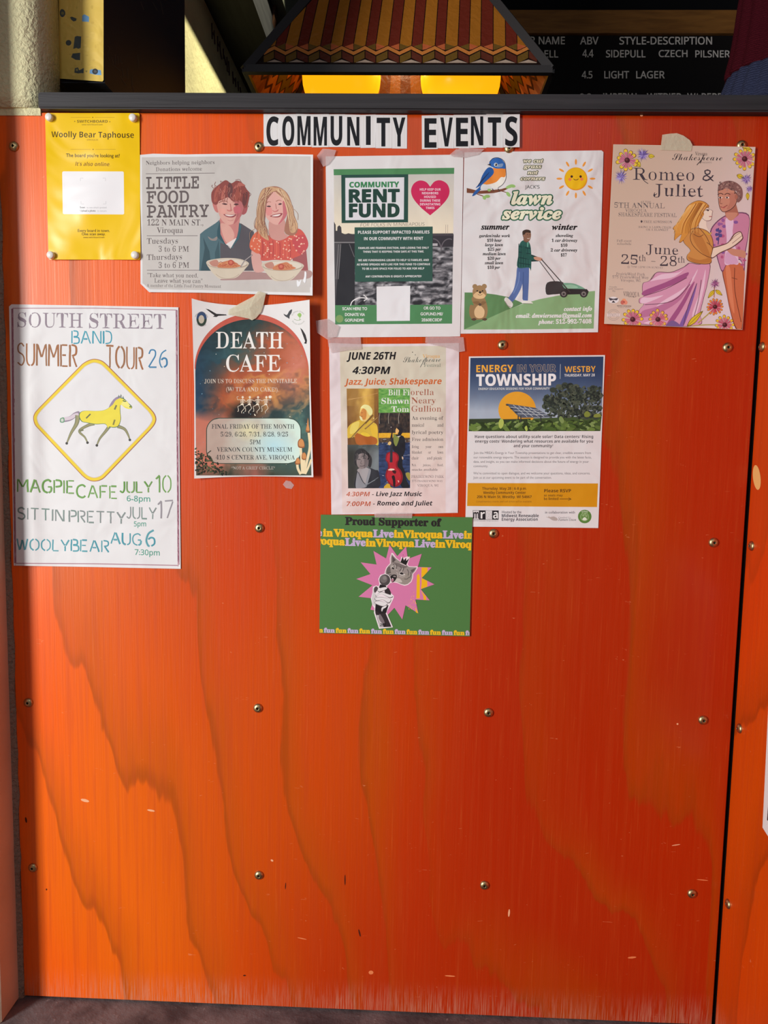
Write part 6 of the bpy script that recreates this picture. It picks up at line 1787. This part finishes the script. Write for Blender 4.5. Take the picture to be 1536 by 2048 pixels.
def tape(reg, w, h, pts, off, m, label, bump=0.0):
    """A torn strip of tape; the middle may pucker a little off the surface."""
    T = (reg[0], reg[1], (reg[2] - reg[0]) / w, (reg[3] - reg[1]) / h)
    p = [(T[0] + x * T[2], T[1] + y * T[3]) for x, y in pts]
    cx, cy = sum(a[0] for a in p) / len(p), sum(a[1] for a in p) / len(p)
    bm = bmesh.new()
    for d, flip in ((0.0, False), (-0.00012, True)):
        c = bm.verts.new(W(cx, cy, -(off + bump + d)))
        ring = [bm.verts.new(W(a, b, -(off + d))) for a, b in p]
        for i in range(len(ring)):
            bm.faces.new([c, ring[i], ring[(i + 1) % len(ring)]])
    tag(from_bm('tape_strip', bm, m), label, 'tape', 'tape strips')


RC, RD_, RG = (630, 290, 940, 690), (910, 290, 1210, 680), (370, 580, 640, 970)
tape(RC, 1536, 1982, [(18, 108), (76, 36), (140, 40), (210, 52), (188, 120), (134, 190), (82, 216)], .0036, M_clear, 'clear tape on rent fund flyer corner, below heading letters M and U')
tape(RC, 1536, 1982, [(1335, 95), (1400, 40), (1440, 52), (1470, 80), (1468, 118), (1360, 112)], .0036, M_clear, 'small clear tape bit on rent fund flyer corner below EVENTS')
tape(RD_, 1536, 1997, [(0, 58), (60, 28), (300, 42), (240, 96), (95, 128), (0, 108)], .0040, M_clear, 'clear tape across the corner of lawn service flyer beside its bluebird')
tape(RC, 1536, 1982, [(8, 1742), (120, 1722), (240, 1800), (210, 1900), (125, 1930), (20, 1860)], .0042, M_clear, 'clear tape on rent fund flyer corner beside the dancing skeleton flyer')
tape((640, 670, 930, 1040), 1536, 1960, [(80, 32), (430, 22), (440, 150), (300, 160), (120, 190), (90, 120)], .0038, M_clear, 'long clear tape along jazz flyer top above JUNE 26TH')
tape((640, 670, 930, 1040), 1536, 1960, [(1118, 22), (1370, 18), (1520, 24), (1536, 170), (1470, 182), (1400, 150), (1115, 82)], .0038, M_clear, 'clear tape joining jazz flyer to lawn service flyer')
tape((620, 1020, 960, 1290), 1536, 1220, [(580, 28), (925, 26), (922, 74), (584, 68)], .0048, M_clear, 'clear tape strip joining green supporter card to jazz flyer')
tape(RG, 1418, 2048, [(455, 210), (560, 150), (720, 66), (770, 12), (850, 32), (826, 150), (800, 230), (745, 296), (704, 318), (668, 300), (548, 276), (452, 258)], .0062, M_mask, 'cream masking tape folded over the dancing skeleton flyer top edge', .004)
tape((1190, 250, 1530, 680), 1536, 1943, [(608, 88), (680, 78), (740, 74), (800, 96), (858, 138), (880, 180), (870, 236), (590, 226)], .0066, M_mask, 'cream masking tape holding the flyer of the dancing couple')
tape(RG, 1418, 2048, [(1028, 2042), (1060, 2000), (1110, 2010), (1146, 2050), (1120, 2090), (1060, 2080)], .0008, M_clear, 'leftover clear tape scrap stuck on plywood under the dancing skeleton flyer')

# ================================================================== bar room behind the ledge
# tall cabinet hung on the plaster wall: yellow front, black side
dC = 0.082
pA, pB = W(118, 158, dC), W(207, 163, dC)
xa, xb, zc = pA.x, pB.x, pB.z
q = ray(370, 100)
yb = CAM[1] + q[1] * (xb - CAM[0]) / q[0]
t = empty('cabinet', ((xa + xb) / 2, dC, zc))
tag(t, 'narrow wall cabinet with scuffed yellow front and black chalk-marked side', 'cabinet')
bm = bmesh.new()
box(bm, xa, xb, dC + 0.006, yb, zc, 3.1)
from_bm('body', bm, M_black, t)
sh = Sheet(0.0, (205, 205, 205), ((0, dC, 0), (0, -1, 0)), 0.8)
M_yellow = print_mat('scuffed_yellow_paint', 0.55, 0.3, 0.25, 30.0)
YW = (206, 176, 84)
sh.paper([(117, -120), (207, -120), (207, 160), (205, 163), (118, 157)], YW, 0.005)
sh.crop((100, 0, 400, 200), 1536, 1024)
for k in range(40):
    x, y = qh.uniform(100, 540), qh.uniform(0, 790); sh.poly(ell(x, y, qh.uniform(4, 20), qh.uniform(4, 26), 7), mix(YW, qh.choice([(170, 140, 60), (226, 200, 120)]), qh.uniform(.1, .35)))
BT_, DG = (104, 150, 190), (70, 78, 76)
sh.blob([(100, 120), (120, 92), (150, 110), (156, 150), (130, 176), (106, 160)], DG, 3); sh.circ(128, 135, 16, (120, 116, 70), n=9); sh.poly([(205, 176), (225, 170), (272, 190), (268, 212), (240, 220), (216, 200)], DG)
sh.poly([(330, 160), (352, 146), (400, 172), (398, 224), (328, 220)], BT_)
sh.circ(190, 438, 29, (66, 72, 70), n=18); sh.poly([(254, 376), (278, 368), (320, 374), (314, 490), (290, 500), (268, 490), (238, 502)], DG); sh.poly([(232, 548), (310, 540), (308, 616), (262, 612), (216, 586)], DG)
sh.poly([(254, 700), (286, 690), (300, 720), (346, 696), (344, 750), (316, 748), (290, 752), (250, 744)], DG); sh.circ(276, 716, 13, (140, 132, 80), n=9); sh.poly([(360, 724), (384, 722), (376, 744)], (140, 128, 70))
sh.poly([(408, 716), (430, 708), (520, 718), (526, 770), (470, 766), (406, 752)], BT_); sh.circ(462, 732, 30, (48, 50, 52), n=18); sh.circ(462, 732, 14, (78, 80, 80), n=12)
sh.build('front_panel', M_yellow, t)
sh = Sheet(0.0004, (60, 62, 66), ((xb, 0, 0), (1, 0, 0)), 0.06)
sh.crop((100, 0, 400, 200), 1536, 1024)
for p in ([(590, 470), (610, 500), (590, 560), (610, 620)], [(630, 590), (650, 650)], [(668, 560), (672, 660)], [(694, 570), (700, 660)], [(726, 580), (730, 650), (750, 640)], [(640, 660), (690, 700), (720, 730)], [(720, 780), (780, 880)], [(740, 700), (755, 790)], [(795, 700), (800, 810)], [(840, 790), (845, 880), (880, 990)], [(900, 560), (910, 700)], [(930, 20), (960, 100)], [(1050, 20), (1100, 110)], [(1130, 10), (1160, 150)]):
    sh.curve(p, 6, (86, 84, 80), 4)
sh.build('chalk_marks', M_ink, t)['kind'] = 'stuff'
# cord hanging past the cabinet
bm = bmesh.new()
tube(bm, [W(386, -20, 1.3), W(384, 40, 1.3), W(379, 80, 1.3), W(373, 120, 1.3), W(372, 150, 1.3), W(378, 178, 1.3), W(388, 200, 1.3), W(397, 226, 1.3)], 0.0045)
tag(from_bm('hanging_cord', bm, M_black), 'thin black cord hanging beside the black cabinet side', 'cord')

# wall beam (dark box put in for the soft shadow band), painted lettering and the pale band over it, all running away along the plaster wall
XW = 0.005
def onwall(px, py, X=XW): return WX(px, py, X)
z_beam0, z_beam1 = onwall(447, 88).z, onwall(470, 72).z
M_beam = woodmat('dark_beam', (34, 34, 37), (46, 46, 48), (40, 3, 40), 0.6, 0.2)
bm = bmesh.new()
box(bm, XW - 0.002, XW + 0.15, 0.9, 2.25, z_beam0 + 0.01, z_beam1 + 0.06)
tag(from_bm('trim_2', bm, M_beam), kind='structure')
M_band = mat('grey_green_paint', (120, 122, 108), 0.8, 0.1)
bm = bmesh.new()
box(bm, XW + 0.001, XW + 0.19, 0.9, 2.25, z_beam1 + 0.06, z_beam1 + 0.40)
tag(from_bm('trim_3', bm, M_band), kind='structure')
sh = Sheet(0.001, (206, 190, 150), ((XW, 0, 0), (1, 0, 0)))
sh.crop((400, 20, 560, 200), 1536, 1728)
LC = (88, 56, 44)
for p in ([(226, 250), (236, 560)], [(268, 390), (286, 660)], [(336, 500), (342, 800)], [(378, 600), (392, 800), (420, 950)], [(448, 740), (452, 940)], [(470, 900), (500, 1060)], [(516, 900), (524, 1180)], [(548, 980), (566, 1260)], [(626, 1180), (640, 1420)], [(680, 1300), (690, 1480)], [(728, 1370), (740, 1560)], [(770, 1480), (800, 1720)]):
    sh.curve(p, 24, LC, 3)
for p in ([(240, 420), (280, 520)], [(346, 640), (390, 740)], [(456, 860), (470, 900)], [(530, 1180), (566, 1200)], [(640, 1300), (690, 1400)]): sh.line(p, 20, LC)
sh.build('painted_lettering', M_ink, bpy.data.objects['wall_bar'])

# billiard lamp with stained-glass shade
YL_, LD = 0.62, 0.42
t = empty('billiard_lamp')
zr = W(796, 140, YL_).z
x0, x1 = W(489, 138, YL_).x, W(1104, 142, YL_).x
t.location = ((x0 + x1) / 2, YL_ + LD / 2, zr)
tag(t, 'hanging stained-glass billiard lamp with amber globes over the ledge', 'lamp')
bpy.context.view_layer.update()
HT, IN, INY = 0.36, 0.235, 0.15
B4 = [Vector((x0, YL_, zr)), Vector((x1, YL_, zr)), Vector((x1, YL_ + LD, zr)), Vector((x0, YL_ + LD, zr))]
T4 = [Vector((x0 + IN, YL_ + INY, zr + HT)), Vector((x1 - IN, YL_ + INY, zr + HT)), Vector((x1 - IN, YL_ + LD - INY, zr + HT)), Vector((x0 + IN, YL_ + LD - INY, zr + HT))]
M_frame = mat('black_lamp_frame', (44, 40, 40), 0.45, 0.4)
bm = bmesh.new()
def bar(a, b, r):
    """square bar"""
    d = (b - a).normalized()
    u = d.cross(Vector((0, 0, 1)))
    u = (Vector((1, 0, 0)) if u.length < .1 else u).normalized()
    v = d.cross(u)
    hexa(bm, [a - u * r - v * r, a + u * r - v * r, a + u * r + v * r, a - u * r + v * r, b - u * r - v * r, b + u * r - v * r, b + u * r + v * r, b - u * r + v * r])
for i in range(4):
    bar(B4[i], B4[(i + 1) % 4], 0.0085 if i % 2 == 0 else 0.006)
    bar(B4[i], T4[i], 0.0095)
    bar(T4[i], T4[(i + 1) % 4], 0.009)
from_bm('frame', bm, M_frame, t)
M_glass = print_mat('stained_glass', 0.32, 0.5, 0.12, 60.0)
_b = M_glass.node_tree
_tr = _b.nodes.new('ShaderNodeBsdfTranslucent')
_vc = _b.nodes.new('ShaderNodeVertexColor'); _vc.layer_name = 'ink'
_b.links.new(_vc.outputs[0], _tr.inputs[0])
_ms = _b.nodes.new('ShaderNodeMixShader'); _ms.inputs[0].default_value = 0.3
_b.links.new(_b.nodes['Principled BSDF'].outputs[0], _ms.inputs[1]); _b.links.new(_tr.outputs[0], _ms.inputs[2])
_b.links.new(_ms.outputs[0], _b.nodes['Material Output'].inputs[0])
def pl(a, b, c):
    n = (b - a).cross(c - a).normalized()
    return n
nF = pl(B4[0], B4[1], T4[0])
if nF.y > 0: nF = -nF
sh = Sheet(0.0, (205, 205, 205), (tuple(B4[0]), tuple(nF)))
sh.crop((480, 0, 1120, 320), 1536, 768)
MR, AM, GB, LD_, SA = (118, 44, 30), (178, 110, 34), (120, 88, 36), (34, 20, 16), (206, 104, 60)
sh.paper([(95, 316), (52, 312), (370, -40), (560, -200), (1000, -200), (1200, -40), (1476, 322), (1440, 322)], LD_, 0.003)
region = [(100, 298), (96, 258), (348, -2), (505, -170), (1078, -170), (1216, -2), (1428, 262), (1424, 304)]
sh.clipr = [sh.P(p) for p in region]
xs = [112, 165, 218, 272, 328, 382, 435, 488, 545, 600, 652, 710, 765, 822, 875, 935, 985, 1045, 1100, 1155, 1215, 1275, 1330, 1385, 1440]
tp = lambda x: x + (1230 - x) * .055
for i in range(len(xs) - 1):
    a, b = xs[i], xs[i + 1]
    mar = i % 2 == 0
    sh.poly([(tp(a) + 2 + (1230 - a) * .04, -170), (tp(b) - 2 + (1230 - b) * .04, -170), (b - 2, 212 if (i % 2) else 240), (a + 2, 240 if (i % 2) else 212)], MR if not mar else AM)
for i in range(0, len(xs) - 1):
    v = i % 2
    a, b, c = xs[i] - (xs[1] - xs[0]), xs[i], xs[i + 1]
    # faceted band: triangles, zigzag, cubes
    if v == 0: sh.poly([(a + 2, 226), (b - 1, 209), (b - 1, 240), (a + 6, 228)], GB if i % 4 else SA); sh.poly([(b + 1, 209), (c - 2, 226), (c - 6, 229), (b + 1, 240)], SA if i % 4 else GB)
zz = [(x, 256 if i % 2 == 0 else 229) for i, x in enumerate(xs)]
sh.line(zz, 24, LD_); sh.line(zz, 17, (222, 134, 64))
for i in range(len(xs) - 1):
    a, b = xs[i], xs[i + 1]
    ya, yb_ = (270, 244) if i % 2 == 0 else (244, 270)
    sh.poly([(a + 2, ya), (b - 2, yb_), (b - 2, yb_ + 34), (a + 2, ya + 34)], (GB, (104, 50, 36))[i % 2])
    if i % 2 == 0: sh.poly([(a + 4, 302), (b, 286), (b + 48, 302)], (196, 170, 150))
sh.clipr = None
sh.build('glass_panel', M_glass, t)
# other three panels, seen from below and behind
def glass_quad(q, rows, name='glass_panel'):
    bm = bmesh.new()
    lay = bm.loops.layers.float_color.new('ink')
    a, b, c, d = q
    n = (b - a).cross(d - a).normalized()
    N = len(rows)
    for i, col in enumerate(rows):
        u0, u1 = i / N, (i + 1) / N
        for s_ in (1, -1):
            pts = [a.lerp(b, u0), a.lerp(b, u1), d.lerp(c, u1), d.lerp(c, u0)]
            pts = [p + n * 0.0012 * s_ for p in pts]
            f = bm.faces.new([bm.verts.new(p) for p in (pts if s_ > 0 else pts[::-1])])
            l = lin(col)
            for lp in f.loops: lp[lay] = (*l, 1)
    me = bpy.data.meshes.new(name)
    bm.to_mesh(me); bm.free()
    return link(name, me, M_glass, t)
far = [((136, 84, 46), (180, 122, 58))[i % 2] for i in range(20)]
glass_quad((B4[3], B4[2], T4[2], T4[3]), far)
sidec = [((214, 136, 84), (186, 110, 66), (226, 150, 92))[i % 3] for i in range(14)]
glass_quad((B4[0], B4[3], T4[3], T4[0]), sidec)
glass_quad((B4[1], B4[2], T4[2], T4[1]), sidec)
# zigzag leading on the inner faces of the two end panels
for (a, b, c, d), nm in (((B4[0], B4[3], T4[3], T4[0]), 1), ((B4[1], B4[2], T4[2], T4[1]), -1)):
    n = (b - a).cross(d - a).normalized()
    cen = (B4[0] + B4[2]) / 2
    if (cen - a).dot(n) < 0: n = -n
    bm = bmesh.new()
    lay = bm.loops.layers.float_color.new('ink')
    def strip(pts, w, col, h):
        pt = lambda u, v: a.lerp(b, u).lerp(d.lerp(c, u), v) + n * h
        for i in range(len(pts) - 1):
            (u0, v0), (u1, v1) = pts[i], pts[i + 1]
            f = bm.faces.new([bm.verts.new(pt(u0, v0 - w)), bm.verts.new(pt(u1, v1 - w)), bm.verts.new(pt(u1, v1 + w)), bm.verts.new(pt(u0, v0 + w))])
            l = lin(col)
            for lp in f.loops: lp[lay] = (*l, 1)
    z1 = [(k / 16, .20 + (.06 if k % 2 else 0)) for k in range(17)]
    strip(z1, .05, (70, 46, 30), .0018); strip(z1, .036, (128, 112, 50), .0022)
    z2 = [(k / 16, .34 + (.07 if k % 2 else 0)) for k in range(17)]
    strip(z2, .02, (96, 60, 66), .0022)
    z3 = [(k / 16, .08 + (.05 if k % 2 else 0)) for k in range(17)]
    strip(z3, .012, (96, 56, 34), .0022)
    me = bpy.data.meshes.new('zigzag_glass'); bm.to_mesh(me); bm.free()
    link('zigzag_glass', me, M_glass, t)
M_globe = mat('amber_globe', (255, 150, 20), 0.25, 0.5)
_g = M_globe.node_tree.nodes['Principled BSDF']
_g.inputs['Emission Color'].default_value = (*lin((255, 168, 14)), 1)
_g.inputs['Emission Strength'].default_value = 1.25
for cx_, cy_, r_ in ((683, 156, 73.5), (921, 158, 74.5)):
    Yg = YL_ + LD * .5
    p = W(cx_, cy_, Yg)
    r = r_ / FOC * (Vector(p) - Vector(CAM)).length * 0.93
    bm = bmesh.new()
    prof = [(0.0, -r)] + [(r * math.cos(a), r * math.sin(a)) for a in [math.radians(-80 + 10 * k) for k in range(16)]] + [(r * .3, r * 1.05), (0.0, r * 1.05)]
    lathe(bm, prof, Matrix.Translation(p), 32)
    from_bm('globe', bm, M_globe, t, True)
bm = bmesh.new()
for s_ in (.3, .7):
    x = x0 + (x1 - x0) * s_
    tube(bm, [(x, YL_ + LD / 2, zr + HT), (x, YL_ + LD / 2, 3.3)], 0.006)
from_bm('hanging_rod', bm, M_frame, t)

bl = bpy.data.lights.new('lamp_bulb', 'POINT')
bl.energy, bl.color, bl.shadow_soft_size = 0.8, (1.0, 0.74, 0.44), 0.03
blo = bpy.data.objects.new('lamp_bulb', bl)
COL.objects.link(blo)
blo.location = ((x0 + x1) / 2, YL_ + LD / 2, zr + 0.12)

# dark cross beam with a slatted end board, beyond the lamp
M_slat = woodmat('brown_slats', (96, 64, 44), (66, 42, 30), (90, 6, 6), 0.6, 0.2)
Ys = 1.5
bm = bmesh.new()
a, b, c_, d = W(512, -30, Ys), W(560, -30, Ys), W(541, 72, Ys), W(528, 76, Ys)
e = W(543, 52, Ys)
pts = [a, b, e, c_, d]
f1 = [bm.verts.new(p) for p in pts]
f2 = [bm.verts.new(p + Vector((0, .05, 0))) for p in pts]
bm.faces.new(f1); bm.faces.new(f2[::-1])
for i in range(5): bm.faces.new([f1[i], f1[(i + 1) % 5], f2[(i + 1) % 5], f2[i]])
tag(from_bm('slatted_board', bm, M_slat), 'brown slatted board end hanging in shadow behind the lamp', 'board')
bm = bmesh.new()
hexa(bm, [W(486, -30, Ys), W(508, -30, Ys), W(508, -30, Ys) + Vector((0, .06, 0)), W(486, -30, Ys) + Vector((0, .06, 0)), W(520, 100, Ys), W(532, 100, Ys), W(532, 100, Ys) + Vector((0, .06, 0)), W(520, 100, Ys) + Vector((0, .06, 0))])
tag(from_bm('trim_4', bm, M_beam), kind='structure')

# beer menu board
YM = 2.2
t = empty('menu_board', W(1250, 110, YM))
bpy.context.view_layer.update()
tag(t, 'black letter menu board in wood frame listing beers on back wall', 'menu board')
M_felt = mat('black_letter_felt', (24, 21, 22), 0.8, 0.15)
M_mw = woodmat('menu_frame_wood', (150, 100, 46), (124, 80, 36), (6, 40, 60), 0.5, 0.3)
pa, pb = W(1000, 70, YM), W(1600, 70, YM)
zt, zw = W(1250, 25, YM).z, W(1250, 71, YM).z
bm = bmesh.new()
box(bm, pa.x - .5, pb.x + .1, YM, YM + .03, zw - 1.2, zw)
from_bm('letter_panel', bm, M_felt, t)
bm = bmesh.new()
box(bm, pa.x - .5, pb.x + .1, YM - .02, YM + .03, zw, zt)
from_bm('wood_frame', bm, M_mw, t)
sh = Sheet(0.003, (205, 205, 205), ((0, YM, 0), (0, -1, 0)))
sh.crop((1020, 0, 1536, 320), 1536, 953)
MW = (196, 190, 186)
for s, a, y, b, h in (('BEER NAME', 20, 263, 326, 44), ('ABV', 418, 264, 526, 44), ('STYLE-DESCRIPTION', 652, 264, 1202, 44), ('ELL', 206, 342, 286, 42), ('4.4', 432, 340, 496, 44), ('SIDEPULL', 572, 341, 806, 42), ('CZECH', 886, 339, 1056, 40), ('PILSNER', 1104, 341, 1308, 40),
                      ('4.5', 428, 466, 490, 42), ('LIGHT', 562, 466, 708, 42), ('LAGER', 752, 466, 920, 42), ('8.2', 416, 600, 484, 42), ('IMPERIAL', 556, 598, 768, 42), ('WITBIER', 816, 598, 1020, 42), ('W/', 1056, 598, 1118, 42), ('PEPPER', 1142, 598, 1330, 42)):
    sh.text(s, a, y, b, h, MW, 's', .018)
sh.build('letters', M_ink, t)

# knitted garment at the ledge end
M_knit1 = mat('maroon_knit', (78, 20, 30), 0.95, 0.05)
M_knit2 = mat('blue_knit', (60, 64, 90), 0.95, 0.05)
for m_, sc in ((M_knit1, 300), (M_knit2, 260)):
    t_ = NT(m_)
    w_ = t_.n('ShaderNodeTexWave', wave_type='BANDS', bands_direction='Z')
    t_.t.links.new(t_.coord(), w_.inputs[0]); w_.inputs['Scale'].default_value = sc / 4; w_.inputs['Distortion'].default_value = 3.0; w_.inputs['Detail Scale'].default_value = 4.0
    t_.bump(w_.outputs[0], 0.8, 0.004)
YK = 0.33
t = empty('knitted_garment', W(1590, 200, YK))
bpy.context.view_layer.update()
tag(t, 'ribbed maroon and blue knitted garment behind the ledge beside menu board', 'garment')
ax = W(1592, 100, YK)
def knit(rows, nm, m, ribs, amp):
    bm = bmesh.new()
    n = ribs * 8
    rings = []
    for px, py in rows:
        p = W(px, py, YK)
        r = abs(ax.x - p.x)
        rings.append([bm.verts.new((ax.x + (r + amp * abs(math.sin(ribs * math.pi * k / n))) * math.cos(2 * math.pi * k / n), YK + (r * .8 + amp * abs(math.sin(ribs * math.pi * k / n))) * math.sin(2 * math.pi * k / n), p.z)) for k in range(n)])
    for i in range(len(rings) - 1):
        for k in range(n): bm.faces.new([rings[i][k], rings[i][(k + 1) % n], rings[i + 1][(k + 1) % n], rings[i + 1][k]])
    bm.faces.new(rings[0]); bm.faces.new(rings[-1])
    from_bm(nm, bm, m, t, True)
mx_ = spl([(1500, -60), (1487, 0), (1478, 60), (1470, 105), (1460, 145), (1462, 152)], 5, False)
knit(mx_, 'maroon_body', M_knit1, 18, .006)
bx_ = spl([(1486, 122), (1470, 140), (1456, 170), (1446, 196), (1438, 230)], 5, False)
knit(bx_, 'blue_hem', M_knit2, 26, .005)
